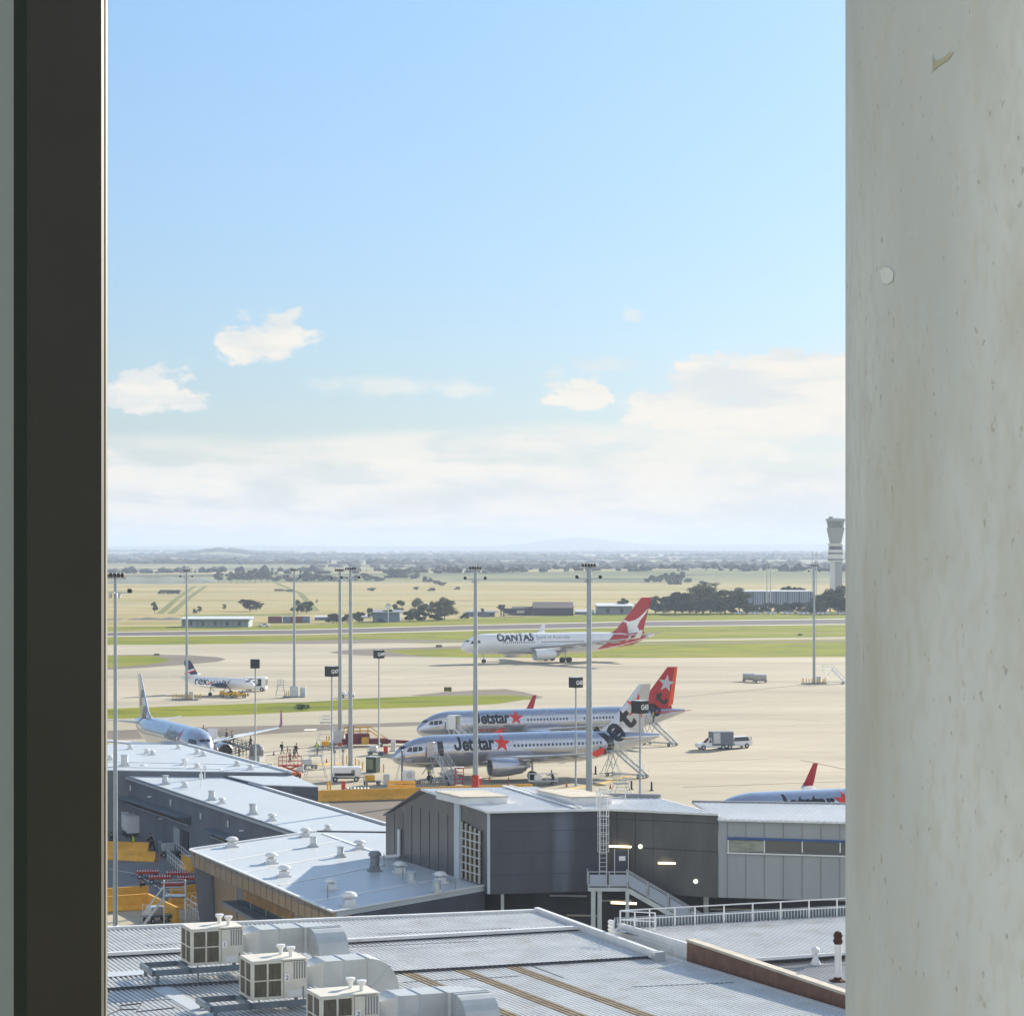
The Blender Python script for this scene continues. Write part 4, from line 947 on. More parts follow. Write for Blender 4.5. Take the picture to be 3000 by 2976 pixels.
MB().path([LW(15.9) + UP * 8.9 - W * .12, LW(15.9) + UP * 6.9 - W * .12, LW(16.3) + UP * 6.8 - W * 1.6], .13, 10).build('down_pipe', m_cap, tcb, True)
# roof
rz = 12.3
bk = lambda p, d=12.0, z=rz: V((p.x, p.y, 0)) + dU * d + UP * z
RP = [C0 + UP * zt - V((0, .25, 0)), C1 + UP * zt - V((0, .25, 0)), bk(C1), bk(C0)]
m_wpan = mat('white_roof_pan', (.74, .74, .73), .45, var=.15, scale=.5)
s_ = sheetmb(RP, .12).build('roof_sheet', m_wpan, tcb, True); ribs(RP, dU, .25, .035, .10, .06).build('roof_ribs', m_wrail, s_, True)
RP2 = [bk(C0), bk(C1), bk(C1, 22, 9.3), bk(C0, 19.5, 9.66)]
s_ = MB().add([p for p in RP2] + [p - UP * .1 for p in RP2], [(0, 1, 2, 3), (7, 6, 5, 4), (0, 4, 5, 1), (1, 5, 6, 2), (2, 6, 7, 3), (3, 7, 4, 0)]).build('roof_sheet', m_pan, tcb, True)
MB().bar(C0 + UP * (zt - .04) - V((.1, .3, 0)), C1 + UP * (zt - .04) - V((0, .3, 0)), .1, .16).build('fascia_trim', m_wrail, tcb, True)
RC = [C1 + UP * (zt - .01) - V((0, .25, 0)), C2 + UP * (zt - .01) - V((0, .25, 0)), bk(C2, 8, 12.12), bk(C1, 6.0, 12.12)]
s_ = MB().ext(RC, (0, 0, -.1)).build('roof_sheet', m_wpan, tcb, True); ribs(RC, dU * 1, .38, .05, .16, .09).build('roof_ribs', m_wrail, s_, True)
MB().bar(bk(C1, 6.3, 12.25), bk(C2, 8.3, 12.25), .35, .3).build('rear_gutter', m_mgrey, tcb, True)
MB().bar(C1 + UP * (zt - .04) - V((0, .3, 0)), C2 + UP * (zt - .04) - V((0, .3, 0)), .1, .16).build('fascia_trim', m_cap, tcb, True)
pa = C0 + (C1 - C0) * .72
MB().bar(pa + UP * (zt + .12), pa + dU * 12 + UP * (rz + .12), .28, .08).bar(pa + W * .5 + UP * (zt + .12), pa + W * .5 + dU * 12 + UP * (rz + .12), .12, .1).build('roof_seam', m_cap, tcb, True)
e1 = (C1 - C0).normalized()
for (px0, wd, py0, d_) in ((1352, 3.3, 2353, 4.6), (1672, 3.0, 2353, 5.6)):
    a = gp(px0, py0, 12.05); a.z = 0; q = [a, a + e1 * wd, a + e1 * wd + dU * d_, a + dU * d_]
    o = MB().prism([(p.x, p.y) for p in q], 11.95, 12.42).build('skylight_kerb', m_cap, tcb, True)
    q = [a - e1 * .06 - dU * .06, a + e1 * (wd + .06) - dU * .06, a + e1 * (wd + .06) + dU * (d_ + .06), a - e1 * .06 + dU * (d_ + .06)]
    MB().prism([(p.x, p.y) for p in q], 12.423, 12.52).build('skylight_lid', m_stone, o, True)
# grey wing
gz = 11.46; Gq = [V((C2.x, C2.y, 0)), C3]
wallq(C2 + V((.03, -.12, 0)), C3, zb, gz, m_greyw, 'grey_wing_wall')
RG = [C2 + UP * gz - V((0, .3, 0)), C3 + UP * gz - V((0, .3, 0)), C3 + V((0, 9, 11.78)), C2 + V((-1.2, 8, 11.78))]
s_ = MB().ext(RG, (0, 0, -.1)).build('roof_sheet', m_wpan, tcb, True); ribs(RG, dU, .34, .07, .16, .09).build('roof_ribs', m_wrail, s_, True)
MB().bar(RG[3] + UP * .08, RG[2] + UP * .08, .3, .1).build('rear_gutter', m_mgrey, tcb, True); MB().bar(RG[0] - UP * .03, RG[1] - UP * .03, .14, .1).build('fascia_trim', m_cap, tcb, True)
g0, g1 = C2 + V((.03, -.14, 0)), C3 + V((0, -.02, 0))
P_ = lambda px, py: onwall(px, py, g0, g1)
sm = MB()
for px in (2131, 2185, 2239, 2295, 2350, 2405, 2460, 2515):
    p = P_(px, 2500); sm.box(V((p.x, p.y, (gz + zb) / 2)), (.035, .03, gz - zb - .1))
sm.build('panel_joints', m_mgrey, tcb, True)
wn = MB().ext([P_(2131, 2458), P_(2600, 2472), P_(2600, 2507), P_(2131, 2496)], V((0, -.03, 0))).build('window', m_win, tcb, True)
MB().ext([P_(2134, 2460), P_(2238, 2463), P_(2238, 2494), P_(2134, 2493)], V((0, -.05, 0))).build('blind', m_winp, wn, True)
fr = MB()
for px in (2133, 2239, 2350, 2461, 2560): p = P_(px, 2478); fr.box(V((p.x, p.y - .06, p.z)), (.08, .1, .85))
a, b = P_(2130, 2497), P_(2600, 2511); fr.bar(a - V((0, .06, 0)), b - V((0, .06, 0)), .1, .09); fr.build('frame', m_wrail, wn, True)
a, b = P_(2130, 2454), P_(2600, 2468); MB().bar(a - V((0, .07, 0)), b - V((0, .07, 0)), .12, .15).build('blue_trim', m_navyw, tcb, True)
# undercroft and posts
MB().prism([(p.x, p.y) for p in (V((-3, 174, 0)), V((34, 170, 0)), V((34, 178, 0)), V((-3, 182, 0)))], 0, 6.1).build('undercroft_wall', m_char, tcb, True)
MB().prism([(p.x, p.y) for p in (C0 + V((.3, .4, 0)), C1 + V((0, .4, 0)), C2 + V((0, .4, 0)), C3 + V((0, .4, 0)), C3 + V((0, 10, 0)), LW(18))], 6.0, 6.15).build('underside', m_char, tcb, True)
for px, D, w_ in ((1472, 167.5, .22), (2068, 168, .35), (1160, 185, .3)):
    x = xat(px, D); MB().box((x, D, 3.05), (w_, w_, 6.1)).build('post', m_galv, tcb, True)
for (px0, px1, py, D, m_) in ((1762, 1850, 2637, 170, m_galv), (1610, 1720, 2622, 168, m_galv), (2080, 2255, 2662, 168, m_stone), (1660, 1760, 2680, 169, m_stone)):
    MB().tube(dp(px0, py, D), dp(px1, py + 2, D), .07).build('pipe', m_, tcb, True)
MB().tube(dp(1790, 2643, 169.5), dp(1865, 2646, 169.5), .08).build('under_lamp', m_lamp, tcb, True)
MB().bar(dp(1783, 2478, 167.1), dp(1850, 2480, 167.1), .12, .12).build('wall_lamp', m_lamp, tcb, True); MB().bar(dp(1928, 2527, 165.8), dp(2006, 2529, 165.8), .1, .12).build('wall_lamp', m_lamp, tcb, True)
for (px, py, D) in ((1876, 2479, 166.3), (2038, 2581, 165.0)): MB().lathe([(.02, -.08), (.14, -.07), (.17, 0)], dp(px, py, D), 'Y', 16).build('round_lamp', m_lampw, tcb, True)
dr = MB().box(V((7.65, 167.0, 7.9)), (.86, .1, 2.2)).build('door', m_char, tcb, True)
MB().box(V((7.17, 166.95, 7.95)), (.05, .12, 2.3)).box(V((8.13, 166.95, 7.95)), (.05, .12, 2.3)).build('frame', m_cap, dr, True)
MB().box(V((7.7, 166.93, 8.45)), (.45, .02, .32)).build('notice', m_white, dr, True)
# stair with platform
ts = thing('access_stair', 'grey steel stair and landing outside the lounge door, mesh-sided railings', 'staircase', (5.3, 165.6, 0))
px0, px1, yn, yf, zp = 5.25, 7.95, 164.6, 166.4, 6.72
MB().box(((px0 + px1) / 2, (yn + yf) / 2, zp - .12), (px1 - px0, yf - yn, .24)).build('landing', m_galv, ts, True)
rl = MB()
for (a, b) in (((px0, yn), (px1, yn)), ((px0, yn), (px0, yf))):
    for h in (1.1, .15): rl.tube((a[0], a[1], zp + h), (b[0], b[1], zp + h), .035)
for (x, y) in ((px0, yn), (6.5, yn), (6.7, yn), (px1, yn), (px0, yf)): rl.tube((x, y, zp), (x, y, zp + 1.1), .04)
rl.build('railing', m_galv, ts, True)
m_mesh = mat('wire_mesh_panel', (.40, .45, .55), .5, metal=.2)
for (a, b) in ((px0 + .1, 6.45), (6.75, px1 - .05)): MB().box(((a + b) / 2, yn, zp + .55), (b - a, .02, .72)).build('mesh_panel', m_mesh, ts, True)
for (x, y, w_) in ((px0 + .35, yn + .2, .3), (px0 + .8, yn + .5, .3), (px1, yn + .2, .25)): MB().box((x, y, (zp - .2) / 2), (w_, w_, zp - .2)).build('leg', m_galv, ts, True)
sx0, sz0 = px1, zp; sx1, sz1 = px1 + 11.4, 0.1
for y in (yn + .1, yf - .6): MB().bar((sx0, y, sz0 - .15), (sx1, y, sz1), .08, .32).build('stringer', m_galv, ts, True)
st = MB(); n = 36
for k in range(n): t = (k + .5) / n; st.box((sx0 + (sx1 - sx0) * t, (yn + yf) / 2 - .25, sz0 + (sz1 - sz0) * t - .05), (.3, 1.0, .04))
st.build('treads', m_galv, ts, True)
rl = MB()
for y in (yn + .1, yf - .6):
    for h in (1.1, .2): rl.tube((sx0, y, sz0 + h), (sx1, y, sz1 + h), .035)
    for k in range(9): t = k / 8; rl.tube((sx0 + (sx1 - sx0) * t, y, sz0 + (sz1 - sz0) * t), (sx0 + (sx1 - sx0) * t, y, sz0 + (sz1 - sz0) * t + 1.1), .035)
rl.build('railing', m_galv, ts, True)
for k in range(8):
    t0, t1 = (k + .06) / 8, (k + .94) / 8; f = lambda t, h: V((sx0 + (sx1 - sx0) * t, yn + .1, sz0 + (sz1 - sz0) * t + h))
    MB().ext([f(t0, .25), f(t1, .25), f(t1, 1.0), f(t0, 1.0)], (0, .02, 0)).build('mesh_panel', m_mesh, ts, True)
tl = thing('caged_ladder', 'white caged ladder climbing from the stair landing to the lounge roof', 'ladder', (6.35, 166.2, zp))
lx, ly = 6.35, 166.6; lt = 13.4
for dx_ in (-.25, .25): MB().tube((lx + dx_, ly, zp), (lx + dx_, ly, lt), .035).build('stile', m_wrail, tl, True)
z = zp + .3
while z < lt: MB().tube((lx - .25, ly, z), (lx + .25, ly, z), .02, 6).build('rung', m_wrail, tl, True); z += .3
cg = MB(); z = zp + 2.3
hp = [V((lx + cos(a) * .38, ly - .38 - sin(a) * .38 + .0, 0)) for a in [pi * k / 6 for k in range(7)]]
hp = [V((lx + .38, ly, 0))] + hp + [V((lx - .38, ly, 0))]
while z <= lt + .1: cg.path([p + UP * z for p in hp], .028, 6); z += .62
for k in (1, 3, 4, 5, 7): cg.tube(hp[k] + UP * (zp + 2.3), hp[k] + UP * lt, .022, 6)
cg.build('cage', m_wrail, tl, True)
MB().path([V((lx + .4, ly, 13.2)), V((lx + 1.6, ly + 1, 13.2)), V((lx + 1.6, ly + 1, 12.0))], .03).path([V((lx + .4, ly, 12.7)), V((lx + 1.6, ly + 1, 12.7))], .03).path([V((lx - .4, ly, 13.2)), V((lx - .4, ly + 1.4, 13.2)), V((lx - .4, ly + 1.4, 12.0))], .03).build('roof_handrail', m_wrail, tl, True)
# ---- D: annex with the pale roof half in shade
zD = 6.6
D1, D2, D3, D4, D5 = gp(557, 2490, zD), gp(975, 2672, zD), gp(1420, 2594, zD), gp(925, 2437, zD), gp(1135, 2440, zD)
DR = [D1, D2, D3, V((LW(18.9).x + .2, LW(18.9).y, zD)), D5, D4]
td = bld('annex_building', 'bronze-clad low annex with a pale flat roof dotted with vents', 'building', D2)
dro = sheetmb(DR, .35).build('roof', m_flat, td, True)
along(D1, D2, .22, .1, .06).build('edge_capping', m_wrail, td, True); along(D2, D3, .18, .08, .05).build('edge_capping', m_cap, td, True)
along(D1 + V((0, .3, 0)), D4 + V((0, .3, 0)), .25, .12, .06).build('edge_capping', m_wrail, td, True)
MB().bar(D1 + V((0, .7, -.05)), D4 + V((0, .7, -.05)), .3, .2).bar(D4 + V((0, .7, -.05)), D5 + V((.5, .7, -.05)), .3, .2).build('valley_gutter', m_dark, td, True)
for (a, b) in (((1040, 2446), (1130, 2512)), ):
    MB().bar(gp(948, 2441, zD + .03), gp(1098, 2494, zD + .03), .35, .06).build('hip_seam', m_wrail, td, True)
sd = MB()
for (a, b) in (((706, 2556), (1070, 2487)), ((818, 2592), (1135, 2530)), ((910, 2640), (1300, 2572)), ((640, 2525), (1000, 2462))):
    sd.bar(gp(*a, zD + .02), gp(*b, zD + .02), .30, .05)
sd.build('roof_seam', m_cap, td, True)
dW = (D3 - D2).normalized(); dL = (D1 - D2).normalized(); inn = V((dL.y, -dL.x, 0))
if inn.x < 0: inn = -inn
fz = lambda p, z: V((p.x, p.y, z))
MB().ext([fz(D1, zD - .02), fz(D2, zD - .02), fz(D2, zD - 1.15), fz(D1 - dL * .4, zD - 1.15)], inn * .25).build('bronze_fascia', m_bronze, td, True)
i1, i2 = D1 - dL * 1.2 + inn * 1.1, D2 + dL * .3 + inn * 1.1
MB().ext([fz(i1, zD - .35), fz(i2, zD - .35), fz(i2, 0), fz(i1 - dL * 1.6, 0)], inn * .3).build('bronze_wall', m_bronze, td, True)
MB().ext([fz(D1 - dL * .6 + inn * .1, zD - 1.1), fz(D1 - dL * 2.6 + inn * 1.05, zD - 1.1), fz(D1 - dL * 3.2 + inn * 1.05, 0), fz(D1 - dL * 2.2 + inn * .3, 0)], inn * .05).build('end_panel', m_char, td, True)
sm = MB()
for k in range(1, 24): p = D2 + dL * (k * 1.45); sm.box(fz(p, zD - .6) - inn * .0, (.03, .03, 1.05))
sm.build('panel_joints', mat('bronze_joint', (.10, .075, .05), .6), td, True)
wq = lambda px, py: onwall(px, py, i1 - inn * .04, i2 - inn * .04)
wn = MB().ext([wq(692, 2594), wq(900, 2690), wq(900, 2760), wq(692, 2645)], -inn * .02).build('window', m_win, td, True)
MB().ext([wq(715, 2606), wq(860, 2672), wq(860, 2700), wq(715, 2635)], -inn * .05).build('painted_reflection', mat('orange_reflection_tint', (.35, .17, .03), .5, var=.3, scale=1), wn, True)  # orange reflection in the annex glass, painted as a flat patch
MB().ext([wq(688, 2640) + UP * .1, wq(880, 2745) + UP * .1, wq(880, 2745) - UP * .15, wq(688, 2640) - UP * .15], -inn * 1.0).build('canopy', m_dgalv, td, True)
fr = MB()
for px in (692, 735, 780, 830, 880): fr.tube(wq(px, 2600), wq(px, 2760), .04, 5)
fr.build('mullion', m_galv, wn, True)
MB().ext([fz(D2, zD - .36), fz(D3, zD - .36), fz(D3, 0), fz(D2, 0)], V((-dW.y, dW.x, 0)) * .3).build('front_wall', m_char, td, True)
MB().prism([(p.x, p.y) for p in (i1 + inn * .5, i2 + inn * .6, D3 + V((0, 1, 0)), D5, D4)], 0, zD - .4).build('core', m_char, td, True)
def vent(par, px, py, z, kind='cap', s=1.0):
    s *= .85
    c = gp(px, py, z); mb = MB()
    mb.box(c + UP * .06, (1.1 * s, 1.1 * s, .12), R(20)); mb.box(c + UP * .25 * s, (.75 * s, .75 * s, .4 * s), R(20))
    if kind == 'drum': mb.lathe([(.4 * s, .4 * s), (.4 * s, 1.15 * s), (.5 * s, 1.2 * s), (.5 * s, 1.28 * s), (.1, 1.33 * s)], c, 'Z', 14)
    elif kind == 'dark': mb.lathe([(.38 * s, .4 * s), (.42 * s, 1.3 * s), (.55 * s, 1.35 * s), (.55 * s, 1.55 * s), (.3, 1.75 * s)], c, 'Z', 14)
    else:
        mb.box(c + UP * .52 * s, (.42 * s, .42 * s, .3 * s), R(20)); mb.box(c + UP * .66 * s, (1.0 * s, 1.0 * s, .06), R(20))
        mb.lathe([(.56 * s, .69 * s), (.5 * s, .82 * s), (.3 * s, .93 * s), (.05, .97 * s)], c, 'Z', 14)
    return mb.build('roof_vent', {'drum': m_galv, 'dark': m_mgrey}.get(kind, m_cap), par, True)
for a in ((680, 2480, 'cap', 1.0), (895, 2450, 'cap', .9), (918, 2480, 'drum', .75), (998, 2510, 'drum', .75), (1053, 2488, 'cap', .95), (795, 2528, 'cap', 1), (833, 2566, 'cap', 1), (970, 2602, 'cap', .9), (1022, 2652, 'cap', 1.15), (1098, 2552, 'dark', 1.0), (1172, 2555, 'cap', 1.0), (1205, 2590, 'drum', .85), (1280, 2617, 'drum', .8), (1290, 2585, 'cap', 1)):
    vent(dro, a[0], a[1], zD, a[2], a[3])
for (px, py) in ((1125, 2536), (1180, 2578), (960, 2632), (1335, 2608)): MB().tube(gp(px, py, zD), gp(px, py, zD) + UP * .9, .03).build('mast', m_mgrey, dro, True)
# ---- E: long shed with a pale roof
zE = 6.0
E0, E1 = gp(345, 2265, zE), gp(868, 2442, zE)
ER = [E0, gp(868, 2442, zE), gp(925, 2433, zE), gp(1134, 2436, zE), gp(1142, 2417, zE), gp(665, 2274, zE)]
te = bld('pier_building', 'long pier building with a smooth pale roof and shaded blue-grey side wall', 'building', E0)
ero = sheetmb(ER, .3).build('roof', m_flat, te, True)
along(E0, E1, .2, .12, .05).build('edge_capping', m_dgalv, te, True); along(ER[5], ER[4], .3, .12, .06).build('edge_capping', m_wrail, te, True)
MB().bar(ER[5] - W * .45 + UP * .02, ER[4] - W * .45 + UP * .02, .3, .06).build('valley_gutter', m_dark, te, True)
eU = (E1 - E0).normalized(); ein = V((-eU.y, eU.x, 0))
if ein.x < 0: ein = -ein
m_ewall = mat('slate_blue_wall', (.15, .165, .20), .55, var=.18, scale=.4, stretch=(1, 1, .3))
MB().ext([fz(E0 + ein * .3, zE - .25), fz(E1 + eU * 12 + ein * .3, zE - .25), fz(E1 + eU * 12 + ein * .3, 0), fz(E0 + ein * .3, 0)], ein * .3).build('side_wall', m_ewall, te, True)
MB().prism([(p.x, p.y) for p in (E0 + ein * .7, E1 + ein * .7 + eU * 2, ER[4] - ein * .3, ER[5] - ein * .3)], 0, zE - .3).build('core', m_ewall, te, True)
ew = lambda px, py: onwall(px, py, E0 + ein * .24, E1 + ein * .24)
for (a, b, h) in ((362, 558, 22), (622, 745, 24)):
    sl_ = (2442 - 2265) / (868 - 345); ya = lambda px: 2330 + (px - 362) * .325 if a < 500 else 2428 + (px - 622) * .36
    wn = MB().ext([ew(a, ya(a)), ew(b, ya(b)), ew(b, ya(b) + h), ew(a, ya(a) + h * .8)], -ein * .03).build('window', m_win, te, True)
    fr = MB(); k = a
    while k < b: fr.bar(ew(k, ya(k)), ew(k, ya(k) + h), .06, .08); k += 22
    fr.build('mullion', m_mgrey, wn, True)
    if a < 500: MB().ext([ew(a + 45, ya(a + 45) + 2), ew(b - 75, ya(b - 75) + 2), ew(b - 75, ya(b - 75) + h - 3), ew(a + 45, ya(a + 45) + h * .8 - 2)], -ein * .045).build('red_blind', mat('dull_red_blind', (.16, .05, .03), .6, var=.4, scale=1.5), wn, True)
    MB().ext([ew(a, ya(a) - 3), ew(b, ya(b) - 3), ew(b, ya(b) + 1), ew(a, ya(a) + 1)], -ein * 1.2).build('canopy', m_dgalv, te, True)
    MB().bar(ew(a, ya(a) + h * .9) - ein * .1, ew(b, ya(b) + h * 1.08) - ein * .1, .25, .1).build('sill', m_galv, te, True)
for (px, py) in ((384, 2308), (502, 2350), (590, 2390), (670, 2412)): p = ew(px, py); MB().box(p - ein * .08, (.14, .14, .6)).build('wall_lamp', m_wrail, te, True)
for (px, py) in ((442, 2333), (475, 2397), (713, 2432)): p = ew(px, py); MB().box(p - ein * .15, (.4, .25, .12)).tube(p, p - ein * .4, .05).build('camera_bracket', m_wrail, te, True)
dr = MB().ext([ew(509, 2420), ew(527, 2428), ew(527, 2480), ew(509, 2472)], -ein * .04).build('door', m_galv, te, True)
dr = MB().ext([ew(535, 2430), ew(552, 2438), ew(552, 2492), ew(535, 2484)], -ein * .05).build('doorway', m_dark, te, True)
for a in ((420, 2258, 'cap', .9), (484, 2297, 'drum', .85), (540, 2306, 'cap', .75), (620, 2343, 'drum', .85), (650, 2353, 'cap', .7), (741, 2385, 'drum', .9), (797, 2403, 'cap', .8), (960, 2430, 'cap', .6)): vent(ero, a[0], a[1], zE, a[2], a[3])
# roof-top antennas
for (px, y0, y1) in ((589, 2306, 2250), (600, 2280, 2245), (543, 2265, 2225)): a = gp(px, y0, zE); MB().tube(a, V((a.x, a.y, H - (y1 - YH) * a.y / F)), .06).box(a + UP * 1.1, (.35, .1, .5)).build('antenna', m_wrail, ero, True)
# ---- F and G: roofs behind
zF = 6.6
FR_ = [gp(-400, 2246, zF), gp(855, 2262, zF), gp(552, 2181, zF), gp(-400, 2176, zF)]
tf = bld('rear_pier_building', 'farther pale-roofed pier building in front of the left airliner', 'building', FR_[1])
fro = sheetmb(FR_, .08).build('roof', m_flat, tf, True)
along(FR_[2], FR_[1], .3, .12, .06).build('edge_capping', m_cap, tf, True); along(FR_[2] - W * .5, FR_[1] - W * .5, .3, .05, .02).build('gutter', m_dgalv, tf, True)
MB().prism([(p.x, p.y) for p in (FR_[0], FR_[1], FR_[2], FR_[3])], 0, zF - .1).build('wall', mat('dull_grey_wall', (.16, .18, .205), .55, var=.15, scale=.4), tf, True)
sd = MB().bar(gp(-400, 2216, zF + .03), gp(770, 2240, zF + .03), .3, .06).bar(gp(-400, 2232, zF + .03), gp(650, 2252, zF + .03), .3, .06); sd.build('roof_seam', m_cap, fro, True)
for a in ((381, 2194, 'cap', .7), (430, 2207, 'cap', .7), (446, 2211, 'cap', .7), (522, 2193, 'cap', .6), (577, 2208, 'cap', .7), (595, 2214, 'cap', .7), (541, 2239, 'cap', .8), (577, 2250, 'cap', .7), (694, 2243, 'cap', .7), (734, 2254, 'cap', .7), (365, 2243, 'drum', 1.1), (322, 2226, 'cap', .7)): vent(fro, a[0], a[1], zF, a[2], a[3])
zG = 6.25; GR = [gp(667, 2272, zG), gp(772, 2298, zG), gp(932, 2303, zG), gp(858, 2271, zG)]
tg = bld('side_pier_building', 'short dark-walled pier wing with a pale roof beside the long roof', 'building', GR[2])
sheetmb(GR, .1).build('roof', m_flat, tg, True); MB().prism([(p.x, p.y) for p in GR], 0, zG - .12).build('wall', m_char, tg, True)
# ---- window frame and concrete column beside the camera
fx = lambda px, d: xat(px, d)
twf = thing('window_frame', 'dark brown metal window frame with a pale edge strip, nearest thing at the left', 'window frame', (fx(190, .9), .9, H - 1.6))
m_frame = mat('dark_brown_frame', (.018, .0165, .013), .5, var=.12, scale=12)
m_fedge = mat('pale_frame_edge', (.15, .145, .12), .5, var=.08, scale=3)
m_freveal = mat('pale_green_panel', (.27, .315, .325), .6, var=.15, scale=2, stretch=(1, 1, .3))
a, b = fx(79, .9), fx(297, .9)
MB().box(((a + b) / 2, .903, H), (b - a, .006, 3.2)).build('mullion', m_frame, twf, True)
a, b = fx(280, .913), fx(311, .913)
MB().box(((a + b) / 2, .914, H), (b - a, .004, 3.2)).build('edge_strip', m_fedge, twf, True)
a, b = fx(40, .96), fx(90, .96)
MB().box(((a + b) / 2, .962, H), (b - a, .004, 3.2)).build('shadow_gap', mat('black_gasket', (.012, .02, .016), .7), twf, True)
a, b = fx(-900, 1.02), fx(42, 1.02)
MB().box(((a + b) / 2, 1.022, H), (b - a, .004, 3.2)).build('side_panel', m_freveal, twf, True)
rad = .42; Dc = 4.2; xl = fx(2480, Dc)
cc = V((xl + rad * 1.005, Dc + .0, 0))
o = MB().lathe([(rad, H - 4), (rad, H + 4)], cc, 'Z', 96).build('concrete_column', m_conc, smooth=True)
tag(o, 'round weathered grey concrete column filling the right edge of the view', 'column')

def oncol(px, py):                          # point of the column surface seen at a photo pixel
    d = V(((px - 1500) / F, 1, -(py - YH) / F)); a = d.x ** 2 + d.y ** 2; b = -(d.x * cc.x + d.y * cc.y); c = cc.x ** 2 + cc.y ** 2 - (rad + .0015) ** 2
    t = (-b - sqrt(b * b - a * c)) / a; return V((d.x * t, d.y * t, H + d.z * t))
def patch_on(pts, nm, m_): return MB().poly([oncol(*p) for p in pts]).build(nm, m_, o)
patch_on([(2732, 158), (2737, 182), (2762, 172), (2784, 152), (2792, 155), (2776, 178), (2750, 192), (2732, 212)], 'chipped_mark', mat('chip_stain', (.50, .48, .36), .9, var=.2, scale=20))
patch_on([(2578, 795), (2590, 782), (2606, 785), (2618, 800), (2616, 822), (2600, 834), (2582, 826)], 'filler_patch', mat('pale_filler', (.78, .82, .83), .8, var=.05, scale=20))
# ---------------------------------------------------------------- light masts and gate signs
m_pole = mat('galvanised_pole', (.36, .40, .43), .4, metal=.4, var=.1, scale=.8)
m_lampb = mat('black_lamp_housing', (.02, .02, .022), .5)
m_yel = mat('yellow_paint', (.72, .42, .03), .5, var=.12, scale=1)
m_wht = m_wrail
def mast(px, by, ztop, r, label, base='bollards', big=False):
    g = gp(px, by, 0); t = thing('light_mast', label, 'light mast', g, rnd.uniform(-.2, .2), 'tall apron light masts')
    MB().lathe([(r * 1.25, 0), (r * 1.25, .3), (r * 1.0, .35), (r * .62, ztop - .4), (r * .55, ztop - .3)], (0, 0, 0), 'Z', 14).build('pole', m_pole, t, smooth=True)
    mb = MB()
    mb.box((0, 0, ztop - .35), (2.0, .12, .12)).box((0, 0, ztop - 1.5), (2.6, .1, .1)).box((0, 0, ztop - 1.5), (.1, 1.2, .1))
    mb.tube((0, 0, ztop - .6), (0, 0, ztop + .15), r * .4, 8)
    mb.build('head_frame', m_galv, t)
    for k in range(5): MB().box((-.62 + .31 * k, -.12, ztop - .12), (.24, .42, .32), 0, .04).build('floodlight', m_lampb, t)
    for x in (-1.25, 1.2): MB().box((x, -.1, ztop - 1.35), (.35, .4, .32), 0, .04).build('floodlight', m_lampb, t)
    for x in (-.35, .4, .0): MB().box((x, -.25 if x else .2, ztop - 1.75), (.2, .3, .35), 0, .03).build('floodlight', m_galv, t)
    if base == 'bollards':
        MB().box((0, 0, .12), (5.4, 2.6, .24)).build('kerb_base', m_dgalv, t); MB().box((1.0, .0, .9), (.9, .6, 1.5)).build('switch_cabinet', m_galv, t)
        for k in range(9):
            x = -2.5 + k * .62; MB().tube((x, -1.15, .2), (x, -1.15, 1.25), .09, 8).build('bollard', m_yel, t)
        for x in (-2.5, 2.5): MB().tube((x, 1.15, .2), (x, 1.15, 1.25), .09, 8).build('bollard', m_yel, t)
    elif base == 'box':
        MB().box((0, 0, .12), (4.4, 2.4, .24)).build('kerb_base', m_dgalv, t); MB().box((0, -.25, 1.2), (1.7, 1.3, 2.1), 0, .03).build('switch_cabinet', m_galv, t)
        for x in (-1.9, -1.5, -1.1): MB().tube((x, -.9, .2), (x, -.9, 1.3), .09, 8).build('bollard', m_yel, t)
    elif base == 'red':
        MB().lathe([(.45, .0), (.45, 2.6), (.3, 2.65)], (0, 0, 0), 'Z', 10).build('red_guard', mat('red_guard_paint', (.6, .05, .03), .5, var=.3, scale=3), t)
    return t
mast(338, 2722, 28.1, .2, 'grey light mast, nearest of all, against the window frame at the left', None)
mast(547, 2050, 26.0, .30, 'grey light mast rising by the tail of the small turboprop')
mast(862, 2042, 26.0, .30, 'grey light mast with a grey cabinet at its foot, right of the turboprop', 'box')
mast(996, 2180, 27.0, .33, 'left one of the close pair of masts beside the maroon tug', 'box')
mast(1027, 2243, 27.5, .33, 'right one of the close pair of masts, behind the white power unit', None)
mast(1393, 2333, 27.9, .33, 'grey light mast crossing the lettering of the nearest airliner', 'red')
mast(1726, 2450, 28.5, .37, 'thick light mast left of the caged ladder, crossing the nearest airliner', None)
mast(2385, 2003, 26.6, .33, 'lone light mast at the right, near the concrete column')
# cream cable pole at the nearest airliner's nose etc. are built below
def sign(px, by, ztop, text, label, s_=1.3, rot=.8):
    g = gp(px, by, 0); t = thing('gate_sign', label, 'sign', g, 0, 'gate signs on poles')
    MB().lathe([(.16, 0), (.16, .25), (.12, .3), (.09, ztop - s_)], (0, 0, 0), 'Z', 10).build('pole', m_pole, t, smooth=True)
    c = V((0, 0, ztop - s_ / 2)); b = MB().box(c, (s_, s_, s_), rot, .02).build('sign_box', m_lampb, t)
    MB().box(c + UP * (s_ / 2 + .02), (s_ + .05, s_ + .05, .05), rot).build('lid', m_galv, t)
    if text:
        r = M.Rotation(rot, 3, 'Z'); n = r @ V((0, -1, 0)); x = r @ V((1, 0, 0))
        if text == 'frame': pass
        flat_text(MB(), text, .74, c + n * (s_ / 2 + .012), x, (0, 0, 1), .03, 0, .9).build('lettering', m_white, b)
    return t
sign(748, 2247, 14.9, None, 'blank black sign on a pole in front of the left airliner', 1.25, .02)
